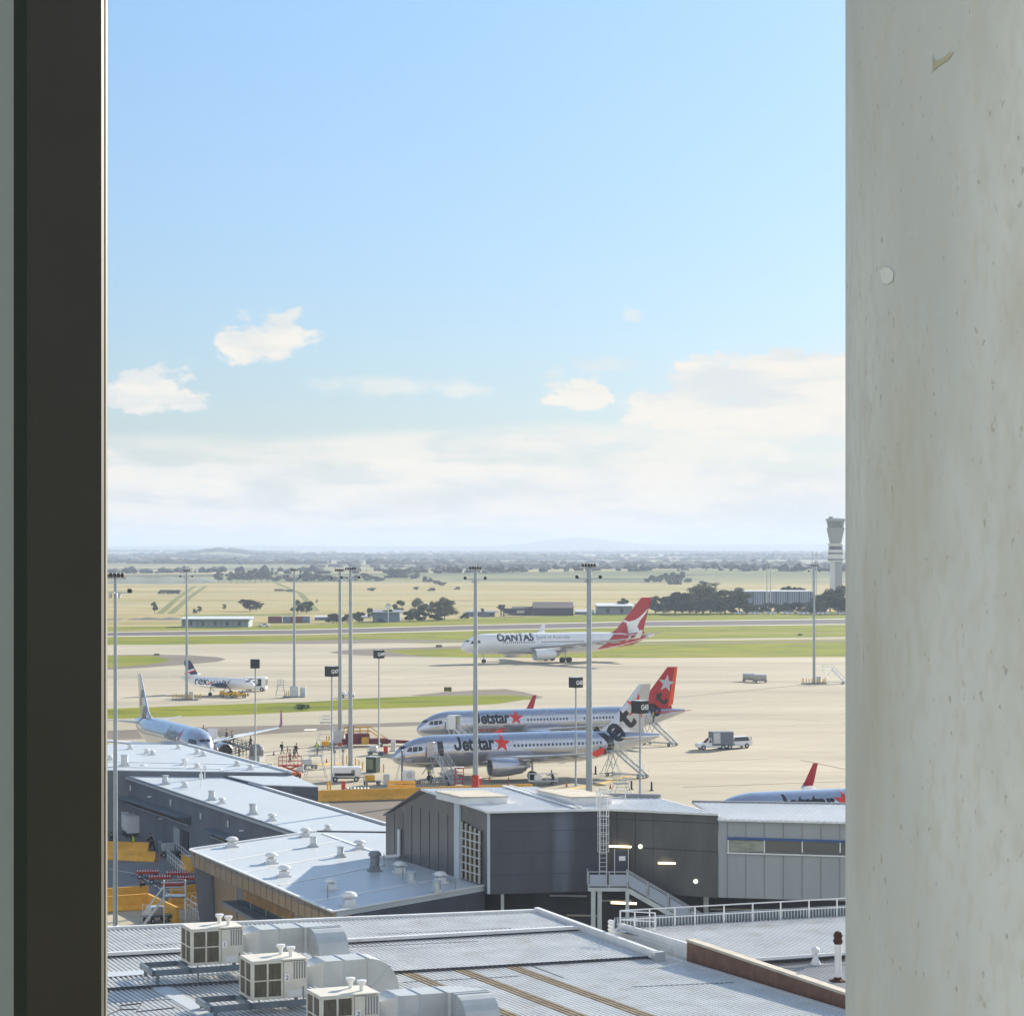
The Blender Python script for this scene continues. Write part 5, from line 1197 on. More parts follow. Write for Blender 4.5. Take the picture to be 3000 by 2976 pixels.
sign(972, 2293, 15.0, 'G47', 'black sign reading G47 on a pole', 1.3, .75)
sign(1110, 2190, 14.8, 'G49', 'black sign reading G49 on a pole beyond the red and yellow tug', 1.25, .6)
sign(1687, 2302, 13.8, 'G45', 'black sign reading G45 on a pole before the nearest airliner', 1.3, .75)
sign(1875, 2455, 14.3, 'G43', 'black sign reading G43 before the tail of the nearest airliner', 1.3, .8)
# ---------------------------------------------------------------- people
m_skin = mat('skin', (.42, .26, .18), .6)
def skinmesh(pts, edges, rad, sub=1):
    me = bpy.data.meshes.new('s'); me.from_pydata(pts, edges, []); ob = bpy.data.objects.new('s', me); COL.objects.link(ob)
    md = ob.modifiers.new('k', 'SKIN'); ob.modifiers.new('u', 'SUBSURF').levels = sub
    for i, r in enumerate(rad):
        d = me.skin_vertices[0].data[i]; d.radius = (r, r) if not isinstance(r, tuple) else r
    me.skin_vertices[0].data[0].use_root = True
    ev = ob.evaluated_get(bpy.context.evaluated_depsgraph_get()); m2 = ev.to_mesh()
    out = [v.co.copy() for v in m2.vertices], [tuple(p.vertices) for p in m2.polygons]
    ev.to_mesh_clear(); bpy.data.objects.remove(ob); return out
def person(loc, rz, label, top, legs, pose='walk', hair=(.03, .02, .015), vest=None, sc=1.0, bag=False, group=None):
    t = thing('person', label, 'person', loc, rz, group)
    st = {'walk': (.28, -.26, .3, -.3, .03), 'stand': (.03, -.03, .05, .02, 0), 'push': (.34, -.30, .55, .5, .18), 'reach': (.05, -.05, .7, .1, .05)}[pose]
    a, b, ha, hb, ln = [x * 1 for x in st]
    P = [(0, 0, .95), (0, .02 + ln * .4, 1.15), (0, ln, 1.38), (0, ln * 1.1, 1.50), (0, ln * 1.2 + .02, 1.62), (0, ln * 1.25 + .02, 1.74),
         (-.10, 0, .90), (-.11, a * .45 + .03, .50), (-.11, a, .08), (-.11, a + .14, .04), (.10, 0, .90), (.11, b * .45 + .05, .50), (.11, b, .08), (.11, b + .14, .04),
         (-.19, ln, 1.40), (-.24, ln - hb * .3, 1.14), (-.24, ln + hb * .6 + .05, .90 + abs(hb) * .3), (-.24, ln + hb * .75 + .06, .80 + abs(hb) * .4), (.19, ln, 1.40), (.24, ln + ha * .3, 1.14), (.24, ln + ha * .9 + .05, .90 + abs(ha) * .4), (.24, ln + ha * 1.05 + .06, .82 + abs(ha) * .5)]
    E = [(0, 1), (1, 2), (2, 3), (3, 4), (4, 5), (0, 6), (6, 7), (7, 8), (8, 9), (0, 10), (10, 11), (11, 12), (12, 13), (2, 14), (14, 15), (15, 16), (16, 17), (2, 18), (18, 19), (19, 20), (20, 21)]
    Rr = [.13, .12, .14, .055, .095, .085, .085, .06, .042, .04, .085, .06, .042, .04, .06, .045, .032, .038, .06, .045, .032, .038]
    vs, fs = skinmesh(P, E, Rr); MB().add(vs, fs).build('body', m_skin, t, smooth=True)
    k = [0, 1, 2, 14, 15, 16, 18, 19, 20]; Ej = [(0, 1), (1, 2), (2, 3), (3, 4), (4, 5), (2, 6), (6, 7), (7, 8)]
    vs, fs = skinmesh([P[i] for i in k], Ej, [.165, .15, .165, .085, .065, .05, .085, .065, .05]); MB().add(vs, fs).build('jacket', top, t, smooth=True)
    k = [0, 6, 7, 8, 10, 11, 12]; vs, fs = skinmesh([P[i] for i in k], [(0, 1), (1, 2), (2, 3), (0, 4), (4, 5), (5, 6)], [.15, .11, .08, .065, .11, .08, .065]); MB().add(vs, fs).build('trousers', legs, t, smooth=True)
    MB().lathe([(.075, .0), (.108, .05), (.1, .12), (.05, .155), (.01, .16)], (0, P[4][1] - .015, 1.63), 'Z', 10).build('hair', mat('hair_%d' % int(hair[0] * 100), hair, .8), t, smooth=True)
    for i in (9, 13): MB().box((P[i][0], P[i][1] - .03, .045), (.10, .27, .09), 0, .02).build('shoe', m_tyre, t)
    if vest: MB().lathe([(.185, .95), (.18, 1.15), (.19, 1.38), (.12, 1.45)], (0, ln * .8, 0), 'Z', 12).build('vest', vest, t, smooth=True)
    if bag: MB().box((0, -.22 + ln, 1.2), (.32, .2, .45), 0, .05).build('backpack', m_tyre, t)
    if sc != 1: t.scale = (sc, sc, sc)
    return t
c_dk = mat('dark_cloth', (.02, .022, .03), .8); c_gr = mat('green_cloth', (.05, .07, .04), .8); c_br = mat('brown_cloth', (.06, .035, .03), .8); c_pk = mat('coral_cloth', (.5, .2, .16), .8)
c_gy = mat('grey_cloth', (.12, .14, .15), .8); c_nv = mat('navy_cloth', (.02, .03, .08), .8); c_hv = mat('hi_vis_yellow', (.55, .75, .03), .6); c_lt = mat('light_cloth', (.5, .45, .38), .8)
person(gp(826, 2208), R(-70), 'person walking in dark green clothes with a backpack, left of the group', c_gr, c_dk, 'walk', bag=True)
person(gp(842, 2210), R(-80), 'child in coral clothes walking behind the backpacker', c_pk, c_pk, 'walk', (.2, .1, .05), sc=.72)
person(gp(868, 2214), R(-75), 'person in a bulky dark brown coat walking on the apron', c_br, c_br, 'walk', sc=1.05, bag=True)
person(gp(861, 2222), R(-70), 'person in grey walking just in front of the brown coat', c_gy, c_gy, 'walk')
person(gp(929, 2209), R(160), 'worker in black with a yellow vest standing alone on the apron', c_dk, c_dk, 'reach', vest=c_hv)
person(gp(742, 2232), R(-60), 'person in dark clothes at the foot of the boarding ramp', c_dk, c_dk, 'stand')
person(gp(390, 2494), R(60), 'worker with a yellow vest behind the orange barrier', c_nv, c_nv, 'walk', vest=c_hv)
person(gp(446, 2492), R(80), 'person in black bending over equipment behind the orange barrier', c_dk, c_dk, 'push')
person(gp(418, 2634), R(200), 'person in black standing at the nearer orange barrier', c_dk, c_dk, 'reach', (.05, .03, .02))
person(gp(327, 2488), R(60), 'person in dark blue beside the nearest light mast', c_nv, c_dk, 'stand')
# ---------------------------------------------------------------- ground equipment
def wheel(mb_par, x, y, r, w_=.2, nm='wheel'):
    o = MB().lathe([(r * .5, -w_ / 2), (r * .95, -w_ / 2), (r, -w_ * .3), (r, w_ * .3), (r * .95, w_ / 2), (r * .5, w_ / 2)], (x, y, r), 'Y', 16).build(nm, m_tyre, mb_par)
    MB().lathe([(.01, -w_ * .52), (r * .52, -w_ * .5), (r * .52, w_ * .5), (.01, w_ * .52)], (x, y, r), 'Y', 12).build('rim', m_galv, o); return o
def stairs(loc, rz, label, hp=3.4, L_=4.6, w_=1.3, col=None, platf=1.4, shelter=False, group='mobile boarding stairs'):
    """mobile stair: platform end at x=0 rising to hp, foot towards +x"""
    c = col or m_galv; t = thing('boarding_stairs', label, 'boarding stairs', loc, rz, group)
    MB().box((-platf / 2, 0, hp - .05), (platf, w_, .1)).build('platform', c, t)
    for y in (-w_ / 2, w_ / 2): MB().bar((0, y, hp - .1), (L_, y, .25), .07, .25).build('stringer', c, t)
    n = int(hp / .21); tr_ = MB()
    for k in range(n): q = (k + .5) / n; tr_.box((L_ * q, 0, hp * (1 - q) + .12), (.26, w_ - .08, .035))
    tr_.build('treads', m_galv, t)
    rl = MB()
    for y in (-w_ / 2, w_ / 2):
        for h in (.95, .5): rl.tube((0, y, hp + h), (L_, y, .3 + h), .025, 6).tube((-platf, y, hp + h), (0, y, hp + h), .025, 6)
        for k in range(6): q = k / 5; rl.tube((L_ * q, y, hp * (1 - q) + .2 * q), (L_ * q, y, hp * (1 - q) + .3 * q + .95), .022, 6)
        rl.tube((-platf, y, hp), (-platf, y, hp + .95), .025, 6)
    rl.build('handrail', c, t)
    fr = MB()
    for y in (-w_ / 2, w_ / 2): fr.bar((-platf, y, hp), (-.2, y, .35), .07, .07).bar((-.1, y, hp - .1), (-platf, y, .35), .07, .07).bar((-platf, y, .4), (L_ - .2, y, .4), .1, .12)
    fr.bar((-platf, -w_ / 2, .4), (-platf, w_ / 2, .4), .1, .12); fr.bar((L_ - .6, -w_ / 2 - .35, .35), (L_ - .6, w_ / 2 + .35, .35), .08, .08)
    fr.build('support_frame', c, t)
    if shelter: MB().box((-platf * .5, -w_ / 2, hp + 1.0), (platf, .05, 1.9)).box((-platf * .5, w_ / 2, hp + 1.0), (platf, .05, 1.9)).box((-platf * .5, 0, hp + 1.97), (platf + .1, w_ + .1, .06)).build('shelter', m_white, t)
    for (x, y) in ((-platf + .2, -w_ / 2 - .1), (-platf + .2, w_ / 2 + .1), (L_ - .6, -w_ / 2 - .35), (L_ - .6, w_ / 2 + .35)): wheel(t, x, y, .26, .16)
    return t
def pw(pl, x, y, z=0): return pl.root.location + M.Rotation(pl.root.rotation_euler.z, 3, 'Z') @ (V((x, y, z)) * pl.sc)
m_redp = mat('red_equipment_paint', (.45, .045, .025), .5, var=.25, scale=2); m_orp = mat('orange_equipment_paint', (.55, .12, .03), .5, var=.2, scale=2)
az_ = R(22.5)
stairs(pw(fa, 5.2, -3.4), R(-58), 'steel boarding stairs at the front door of the nearest airliner', 3.4, 4.2)
stairs(pw(fa, 29.9, -3.5), R(-38), 'steel boarding stairs at the rear door of the nearest airliner', 3.4, 4.6, 1.2)
stairs(pw(ra, 5.3, -3.4), R(-35), 'white sheltered boarding stairs at the front door of the red-tailed airliner', 3.4, 4.2, shelter=True, col=m_wrail)
stairs(pw(ra, 37.6, -3.2), R(-40), 'steel boarding stairs at the rear door of the red-tailed airliner', 3.4, 4.2)
stairs(gp(2438, 2003), R(-12), 'white boarding stairs standing alone near the concrete column', 3.3, 3.0, 1.5, col=m_wrail, platf=2.2)
person(pw(ra, 37.9, -2.6, 3.45) , R(120), 'worker in a yellow vest on the rear stairs of the red-tailed airliner', c_dk, c_dk, 'stand', vest=c_hv)
person(pw(ra, 5.2, -2.5, 3.45), R(200), 'worker in a yellow vest at the front door of the red-tailed airliner', c_hv, c_dk, 'stand', vest=c_hv)
# open doorways of the aircraft
for pl in (fa, ra):
    for x in ((5.25,) if pl is fa else (5.3,)): pl.decal(regrid([(-.38, -.92), (.38, -.92), (.38, .92), (-.38, .92)], [(0, 1, 2, 3)], .3), (x + .55, 4.25), m_glass, 'open_doorway', eps=.03)
    o = MB().box((pl.P['Ln'] * .0 + 4.3, -2.28, 4.2), (.95, .1, 1.9), 0, .02).build('open_door', m_silver if pl is fa else m_white, pl.root)
fa.decal(regrid([(-.38, -.92), (.38, -.92), (.38, .92), (-.38, .92)], [(0, 1, 2, 3)], .3), (29.9, 4.25), m_glass, 'open_doorway', eps=.04)
# boarding ramp at the left airliner: zig-zag steel ramp with people
tz = thing('boarding_ramp', 'dark zig-zag steel boarding ramp beside the nose of the left airliner', 'boarding ramp', gp(668, 2232), R(-20))
rp = [((-5.4, 0, 3.3), (-2.2, 0, 3.3)), ((-2.2, 0, 3.3), (3.2, 0, 1.9)), ((-1.6, 1.2, .6), (3.2, 1.2, 1.9))]
for (a, b) in rp:
    MB().bar(a, b, 1.1, .1).build('deck', m_dgalv, tz)
    rl = MB()
    for y in (-.55, .55):
        A_, B_ = V(a) + V((0, y, 0)), V(b) + V((0, y, 0))
        for h in (1.05, .7, .35): rl.tube(A_ + UP * h, B_ + UP * h, .03, 6)
        for k in range(9): p = A_ + (B_ - A_) * (k / 8); rl.tube(p, p + UP * 1.05, .028, 6)
    rl.build('handrail', m_dgalv, tz)
fr = MB()
for x in (-5, -3.6, -2.2, -.6, 1.0, 2.6):
    for y in (-.5, .5): fr.tube((x, y, .1), (x, y, 3.2 - max(0, (x + 2.2)) * .26), .045, 6)
    fr.tube((x, -.5, .2), (x + 1.4, .5, 1.6), .03, 6)
fr.bar((-5.2, 0, .15), (3.2, 0, .15), 1.3, .12); fr.build('frame', m_dgalv, tz)
MB().box((-2.1, -.7, 4.1), (1.5, .06, 1.3)).build('white_screen', m_wrail, tz)
for x in (-2.8, -1.4): MB().tube((x, -.7, .1), (x, -.7, 4.6), .05).build('screen_post', m_wrail, tz)
MB().lathe([(1.0, 0), (1.05, .8), (.9, 1.3), (.5, 1.6), (.05, 1.7)], (4.2, .6, 1.0), 'Z', 14).build('hood', m_mgrey, tz); MB().box((4.2, .6, .6), (1.7, 1.7, 1.0)).build('hood_base', m_galv, tz)
for (x, y, z) in ((-3.9, 0, 3.35), (-.3, .1, 2.9), (.6, .0, 2.65), (2.9, 1.2, 1.9)):
    p = tz.location + M.Rotation(R(-20), 3, 'Z') @ V((x, y, z))
    person(p, R(rnd.uniform(-120, -60)), {-3.9: 'person in dark clothes at the top of the boarding ramp', -.3: 'person in black midway down the boarding ramp', .6: 'person in grey just below the middle of the boarding ramp', 2.9: 'person in brown at the turn of the boarding ramp'}[x], rnd.choice((c_dk, c_gy)) if x != 2.9 else c_br, c_dk, 'walk')
# work platforms on splayed legs
def trestle(loc, rz, label, h=3.0, w_=1.7, cl=None):
    cl = cl or m_galv; t = thing('work_platform', label, 'work platform', loc, rz, 'wheeled work platforms')
    MB().box((0, 0, h), (w_, 1.2, .08)).build('deck', m_dgalv, t)
    rl = MB()
    for z in (.5, 1.0): rl.path([V((-w_ / 2, -.6, h + z)), V((w_ / 2, -.6, h + z)), V((w_ / 2, .6, h + z)), V((-w_ / 2, .6, h + z)), V((-w_ / 2, -.6, h + z))], .03, 6)
    for x in (-w_ / 2, 0, w_ / 2):
        for y in (-.6, .6): rl.tube((x, y, h), (x, y, h + 1.0), .03, 6)
    rl.build('railing', cl, t); lg = MB()
    for sx in (-1, 1):
        for sy in (-1, 1): MB().tube((sx * w_ * .42, sy * .5, h), (sx * w_ * .85, sy * .8, .15), .045, 6).build('leg', cl, t)
    for z in (.5, 1.4, 2.2): q = 1 - z / h; lg.tube((-w_ * (.42 + .43 * q), -.5 - .3 * q, z), (w_ * (.42 + .43 * q), -.5 - .3 * q, z), .03, 6)
    for k in range(9): z = .3 + k * .32; q = 1 - z / h; lg.tube((w_ * (.42 + .43 * q), -.35, z), (w_ * (.42 + .43 * q), .35, z), .025, 6)
    lg.build('bracing', cl, t); return t
trestle(gp(925, 2285), R(15), 'steel work platform on splayed legs left of the white power unit', 3.2)
trestle(gp(955, 2176), R(-10), 'pale open-framed work platform left of the maroon tug', 3.2, 1.6)
trestle(gp(822, 2043), R(10), 'small pale step frame near the cabinet of the light mast', 2.6, 1.2)
trestle(gp(1820, 2338), R(20), 'low steel step frame behind the ladder and roof, below the rear stairs', 1.8, 1.6)
tr_ = thing('a_frame_stand', 'steel A-frame stand beside the rear stairs of the nearest airliner', 'stand', gp(1790, 2270), R(15))
for (a, b) in (((-1.5, 0, .1), (0, 0, 3.1)), ((1.5, 0, .1), (0, 0, 3.1)), ((-.6, .9, .1), (0, .3, 3.1)), ((.6, .9, .1), (0, .3, 3.1))): MB().tube(a, b, .05, 6).build('leg', m_galv, tr_)
MB().bar((-1.7, 0, .25), (1.7, 0, .25), .12, .12).bar((-.8, 0, 1.4), (.8, 0, 1.4), .06, .06).box((0, .1, 3.1), (.5, .5, .1)).build('brace', m_galv, tr_)
# maroon and yellow loader
m_mar = mat('maroon_paint', (.16, .012, .025), .5, var=.2, scale=1.5)
tl_ = thing('cargo_loader', 'maroon and yellow aircraft loader beside the close pair of masts', 'loader', gp(1070, 2185), R(8))
MB().box((0, 0, .75), (7.0, 2.2, .8), 0, .08).box((-1.2, 0, 1.5), (3.6, 2.2, .9), 0, .08).build('chassis', m_mar, tl_)
MB().hexa([(2.6, -.7, .45), (8.0, -.5, .35), (8.0, .5, .35), (2.6, .7, .45)], [(2.6, -.7, 1.05), (7.8, -.5, .7), (7.8, .5, .7), (2.6, .7, 1.05)]).build('long_boom', m_mar, tl_)
b = MB()
for y in (-.9, .9):
    b.path([V((-3.2, y, 2.9)), V((.8, y, 2.9)), V((3.4, y, 1.0))], .06, 6).path([V((-3.2, y, 2.3)), V((.8, y, 2.3)), V((3.0, y, .8))], .06, 6)
    for x in (-3.2, -2, -.8, .4): b.tube((x, y, 1.8), (x, y, 2.9), .05, 6)
b.build('yellow_railing', m_yel, tl_); b = MB()
for k in range(7): b.box((1.0 + k * .33, 0, 1.95 - k * .2), (.3, 1.2, .04))
b.build('steps', m_yel, tl_); MB().box((-.1, -1.15, .95), (1.1, .15, 1.0)).build('yellow_box', m_yel, tl_); MB().box((-2.2, .2, 2.6), (.9, 1.0, 1.3), 0, .1).build('cab', m_mar, tl_)
for (x, y) in ((-2.4, -1), (-2.4, 1), (2.2, -1), (2.2, 1)): wheel(tl_, x, y, .42, .3)
# red scissor platform
tsx = thing('scissor_platform', 'red scissor lift platform with two railings, left of the work platform', 'lift', gp(850, 2285), R(5))
MB().box((0, 0, .7), (2.9, 1.4, .6), 0, .06).build('base', m_orp, tsx); b = MB()
for (a, c_) in (((-1.1, 1.0), (1.1, 1.9)), ((1.1, 1.0), (-1.1, 1.9))):
    for y in (-.6, .6): b.bar((a[0], y, a[1]), (c_[0], y, c_[1]), .08, .12)
b.build('scissor_arms', m_orp, tsx); MB().box((0, 0, 1.95), (3.1, 1.5, .15)).build('deck', m_redp, tsx)
for (x, y) in ((-1, -.7), (-1, .7), (1, -.7), (1, .7)): wheel(tsx, x, y, .38, .28)
b = MB()
for y in (-.7, .7):
    for z in (2.5, 3.1): b.tube((-1.5, y, z), (1.5, y, z), .035, 6)
    for k in range(7): x = -1.5 + k * .5; b.tube((x, y, 2.0), (x, y, 3.1), .03, 6)
for x in (-1.5, 1.5):
    for z in (2.5, 3.1): b.tube((x, -.7, z), (x, .7, z), .035, 6)
b.build('railing', m_redp, tsx)
# white ground power unit
tg_ = thing('ground_power_unit', 'white wheeled ground power unit behind the G47 pole', 'power unit', gp(1014, 2288), R(4))
MB().box((0, 0, 1.25), (3.9, 1.7, 1.3), 0, .12).build('cabinet', m_white, tg_); MB().box((-.2, -.88, .95), (2.6, .04, .35)).build('grille', m_lampb, tg_); MB().box((.9, -.88, 1.3), (.45, .04, .45)).build('hatch', m_mgrey, tg_)
MB().box((0, 0, .5), (3.6, 1.4, .25)).bar((1.9, 0, .5), (3.0, 0, .45), .1, .1).build('chassis', m_mgrey, tg_)
for (x, y) in ((-1.4, -.8), (-1.4, .8), (1.3, -.8), (1.3, .8)): wheel(tg_, x, y, .34, .24)
# green glass shelter
tgc = thing('equipment_shelter', 'dark green equipment cabinet with a pale window beside yellow bollards', 'cabinet', gp(1093, 2262), R(-24))
MB().box((0, 0, 1.05), (1.5, 1.3, 2.1), 0, .03).build('body', mat('dark_green_paint', (.025, .05, .04), .4, var=.2, scale=2), tgc); MB().box((-.78, 0, 1.1), (.05, 1.0, 1.5)).box((-.1, -.67, 1.15), (.9, .04, 1.4)).build('pane', mat('green_pane', (.14, .20, .13), .15, spec=.8), tgc)
MB().box((0, 0, 2.13), (1.6, 1.4, .06)).build('roof', m_galv, tgc)
for px, py in ((1042, 2245), (1052, 2250), (1062, 2256), (1124, 2262), (1016, 2236), (1003, 2236)):
    MB_ = MB().lathe([(.09, 0), (.09, 1.1), (.05, 1.16)], (0, 0, 0), 'Z', 10); o = MB_.build('bollard', m_yel); o.location = gp(px, py); tag(o, 'yellow bollard in the loose row around the dark green cabinet', 'bollard', 'bollards around the green cabinet')
for px, py, mm, lb in ((996, 2225, m_redp, 'small square red sign on a thin stem beside the pair of masts'), (1005, 2245, m_mgrey, 'small round black sign on a grey stem beside the pair of masts'), (980, 2248, m_mgrey, 'thin dark signal post just right of the G47 pole')):
    t = thing('marker_sign', lb, 'sign', gp(px, py)); MB().tube((0, 0, 0), (0, 0, 2.0), .04 if mm is m_redp else .09, 8).build('stem', m_galv, t); MB().box((0, -.03, 2.2), (.55, .06, .5) if mm is m_redp else (.4, .1, .4), 0, .02).build('plate', mm, t)
# hydrant pit, pipes and cabinets near the barrier
def cabinet(px, py, w_, d, h, m_, label, nm='cabinet', cat='cabinet'):
    t = thing(nm, label, cat, gp(px, py), rnd.uniform(-.1, .1)); MB().box((0, 0, h / 2), (w_, d, h), 0, .03).build('body', m_, t); MB().box((0, -d / 2 - .012, h * .55), (w_ * .8, .02, h * .7)).build('door', m_galv if m_ is not m_redp else m_star, t); MB().box((0, 0, .04), (w_ + .2, d + .2, .08)).build('plinth', m_dgalv, t); return t
cabinet(1132, 2300, .75, .6, 1.4, m_galv, 'grey cabinet standing left of the yellow hoarding')
cabinet(1006, 2316, .5, .5, 1.2, m_redp, 'red box at the foot of the G47 pole')
cabinet(1130, 2208, .6, .6, 1.1, m_redp, 'red box at the foot of the G49 pole')
cabinet(1152, 2200, .7, .5, 1.6, m_wrail, 'white cabinet just right of the G49 pole')
cabinet(888, 2040, 1.1, .7, 1.9, m_galv, 'grey cabinet right of the light mast with its own cabinet')
for px, py in ((960, 2312), (968, 2314)):
    o = MB().lathe([(.12, 0), (.12, 1.0), (.05, 1.05)], (0, 0, 0), 'Z', 10).build('bollard', m_yel); o.location = gp(px, py); tag(o, 'yellow bollard of the pair at the foot of the G47 pole', 'bollard', 'bollards at the G47 pole')
th = thing('pipe_manifold', 'low row of silver pipe fittings on the apron left of the grey cabinet', 'pipework', gp(1050, 2318), 0)
for k in range(7): MB().lathe([(.12, 0), (.2, .12), (.2, .4), (.1, .5)], (-1.4 + k * .42, 0, 0), 'Z', 10).build('fitting', m_galv, th)
MB().tube((-1.8, .15, .2), (4.3, .15, .2), .1, 8).tube((-.6, .3, 0), (-.6, .3, 1.9), .03, 6).tube((.9, .3, 0), (.9, .3, 1.7), .03, 6).build('pipe', m_galv, th)
ty = thing('mast_pole', 'dark slender post in front of the nose of the nearest airliner', 'post', gp(1178, 2296)); MB().lathe([(.14, 0), (.13, 4.3), (.05, 4.4)], (0, 0, 0), 'Z', 10).build('pole', m_mgrey, ty)
MB().tube((-.1, 0, 3.6), (-1.0, 0, 0), .03, 6).tube((-.1, 0, 3.6), (-.7, -.4, 0), .03, 6).build('stay', m_galv, ty)
tu = thing('air_start_unit', 'white service cart under the nose of the nearest airliner', 'service cart', gp(1196, 2296), R(10))
MB().box((0, 0, 1.0), (1.6, 1.2, 1.4), 0, .1).build('body', m_white, tu); MB().lathe([(.4, -.03), (.4, .03)], (.1, -.62, 1.2), 'Y', 18).build('round_panel', m_galv, tu); MB().box((.2, 0, .3), (2.6, 1.3, .15)).build('chassis', m_dgalv, tu)
for (x, y) in ((-.6, -.6), (.9, -.6), (-.6, .6), (.9, .6)): wheel(tu, x, y, .25, .18)
# low bicycle-rack-like hurdle
tk = thing('hurdle_rack', 'row of bent grey steel hoops beside the yellow hoarding', 'rack', gp(1255, 2308))
for k in range(4): MB().path([V((-1.2 + k * .7, 0, 0)), V((-1.2 + k * .7, 0, 1.0)), V((-.75 + k * .7, 0, 1.0)), V((-.75 + k * .7, 0, 0))], .05, 6).build('hoop', m_dgalv, tk)
# red scaffold and frames
def redframe(px, py, w_, h, label):
    t = thing('red_scaffold', label, 'scaffold', gp(px, py), rnd.uniform(-.2, .2), 'red and white scaffold frames'); mm = mat('bright_red_paint', (.62, .05, .04), .5, var=.2, scale=3)
    for x in (-w_ / 2, w_ / 2):
        for y in (-.4, .4): MB().tube((x, y, 0), (x * .8, y * .8, h), .055, 6).build('upright', mm, t)
    b = MB(); k = 1
    while k * .45 < h: b.tube((-w_ / 2, -.4, k * .45), (w_ / 2, -.4, k * .45), .045, 6).tube((-w_ / 2, -.4, k * .45), (-w_ / 2, .4, k * .45), .04, 6); k += 1
    b.build('rails', mm, t); MB().box((0, 0, h), (w_, .8, .06)).build('top', m_wrail, t)
redframe(1346, 2302, 1.2, 2.4, 'tall red scaffold frame left of the mast that crosses the nearest airliner'); redframe(1400, 2318, .9, 1.7, 'short red scaffold frame right of the same mast')
t = thing('hoop_rack', 'red and white arched hoop on the ground between the red frames', 'rack', gp(1346, 2330))
MB().path([V((cos(a) * 1.1, 0, sin(a) * 1.3)) for a in [pi * k / 10 for k in range(11)]], .09, 8).build('hoop', m_wrail, t)
for x in (-.5, 0, .5): MB().tube((x, .1, 0), (x, .1, 1.1), .07, 6).build('upright', m_star, t)
# towbar heads, cones, chocks
def cone(px, py, label, m_=None, group=None):
    t = MB().lathe([(.22, 0), (.22, .04), (.14, .05), (.10, .3), (.04, .62), (.01, .64)], (0, 0, 0), 'Z', 12).build('traffic_cone', m_ or m_orp); t.location = gp(px, py); return tag(t, label, 'cone', group)
cone(1434, 2288, 'pale red cone under the engine of the nearest airliner', c_pk); cone(1490, 2290, 'pale red cone right of the engine of the nearest airliner', c_pk)
for px, py in ((770, 2222), (773, 2226)): cone(px, py, 'small orange cone of the pair right of the blank sign', None, 'cones by the blank sign')
cone(802, 2212, 'small dark red cone standing alone on the white line', m_mar); cone(957, 2234, 'orange cone between the G47 pole and the work platform')
cone(1788, 2310, 'red-topped cone left of the mobile steps')
for px, py, lb in ((1850, 2313, 'black rubber post near the low step frame'), (1909, 2316, 'black rubber post on a square foot right of the G43 pole'), (1745, 2268, 'short black post left of the rear stairs')):
    t = thing('delineator_post', lb, 'post', gp(px, py)); MB().lathe([(.13, .08), (.11, 1.1), (.05, 1.15)], (0, 0, 0), 'Z', 10).build('post', m_lampb, t); MB().box((0, 0, .05), (.5, .5, .1), 0, .03).build('foot', m_lampb, t)
tw = thing('baggage_cart', 'white wire baggage trolley in front of the nearest airliner wheel', 'trolley', gp(1590, 2300), R(8))
MB().box((0, 0, .55), (3.6, 1.2, .1)).build('deck', m_galv, tw); b = MB()
for x in (-1.8, -.6, .6, 1.8):
    b.tube((x, -.6, .55), (x, -.6, 1.5), .035, 6).tube((x, .6, .55), (x, .6, 1.5), .035, 6)
for y in (-.6, .6): b.tube((-1.8, y, 1.5), (1.8, y, 1.5), .035, 6)
b.build('rails', m_wrail, tw); MB().box((-.6, 0, .95), (.9, .9, .7), 0, .1).build('white_tank', m_white, tw)
for (x, y) in ((-1.4, -.6), (1.4, -.6), (-1.4, .6), (1.4, .6)): wheel(tw, x, y, .2, .14)
# ---------------------------------------------------------------- barriers
def barrier(pts, label, h=.98, m_=None, w_=.6):
    P = [gp(*p) for p in pts]; rings = []
    for i, p in enumerate(P):
        d = (P[min(i + 1, len(P) - 1)] - P[max(i - 1, 0)]).normalized(); n = V((-d.y, d.x, 0))
        rings.append([p + n * a + UP * z for a, z in ((-w_ / 2, 0), (w_ / 2, 0), (w_ / 2, .12), (w_ * .22, .45), (w_ * .16, h), (-w_ * .16, h), (-w_ * .22, .45), (-w_ / 2, .12))])
    o = MB().loft(rings).build('road_barrier', m_ or m_barr); return tag(o, label, 'barrier')
barrier([(930, 2348), (1190, 2340), (1340, 2334), (1560, 2328)], 'long orange concrete barrier between the pier roofs and the parked airliners', 1.35)
barrier([(250, 2514), (456, 2524)], 'orange barrier in the lane, front one of the two parallel pieces'); barrier([(250, 2490), (436, 2496)], 'orange barrier in the lane, rear one of the two parallel pieces')
barrier([(240, 2676), (430, 2662)], 'front orange barrier right behind the nearest light mast foot', 1.3); barrier([(240, 2648), (434, 2634)], 'rear orange barrier by the nearest light mast foot', 1.2)
barrier([(434, 2662), (520, 2704)], 'yellow sunlit barrier running down towards the ribbed roof', 1.3); barrier([(500, 2642), (585, 2628)], 'rear orange barrier behind the stair tower', 1.2); barrier([(500, 2666), (590, 2652)], 'front orange barrier behind the stair tower', 1.2)
barrier([(534, 2540), (566, 2556)], 'short orange barrier against the corner of the bronze annex', 1.2)
ty = thing('hoarding', 'orange slatted hoarding on short posts behind the long orange barrier', 'hoarding', gp(1176, 2320), R(2))
for k in range(2): MB().box((0, 0, .75 + k * .46), (3.5, .08, .38)).build('board', m_barr, ty)
for x in (-1.5, 0, 1.5): MB().tube((x, .1, 0), (x, .1, 1.25), .06, 6).build('post', m_yel, ty)
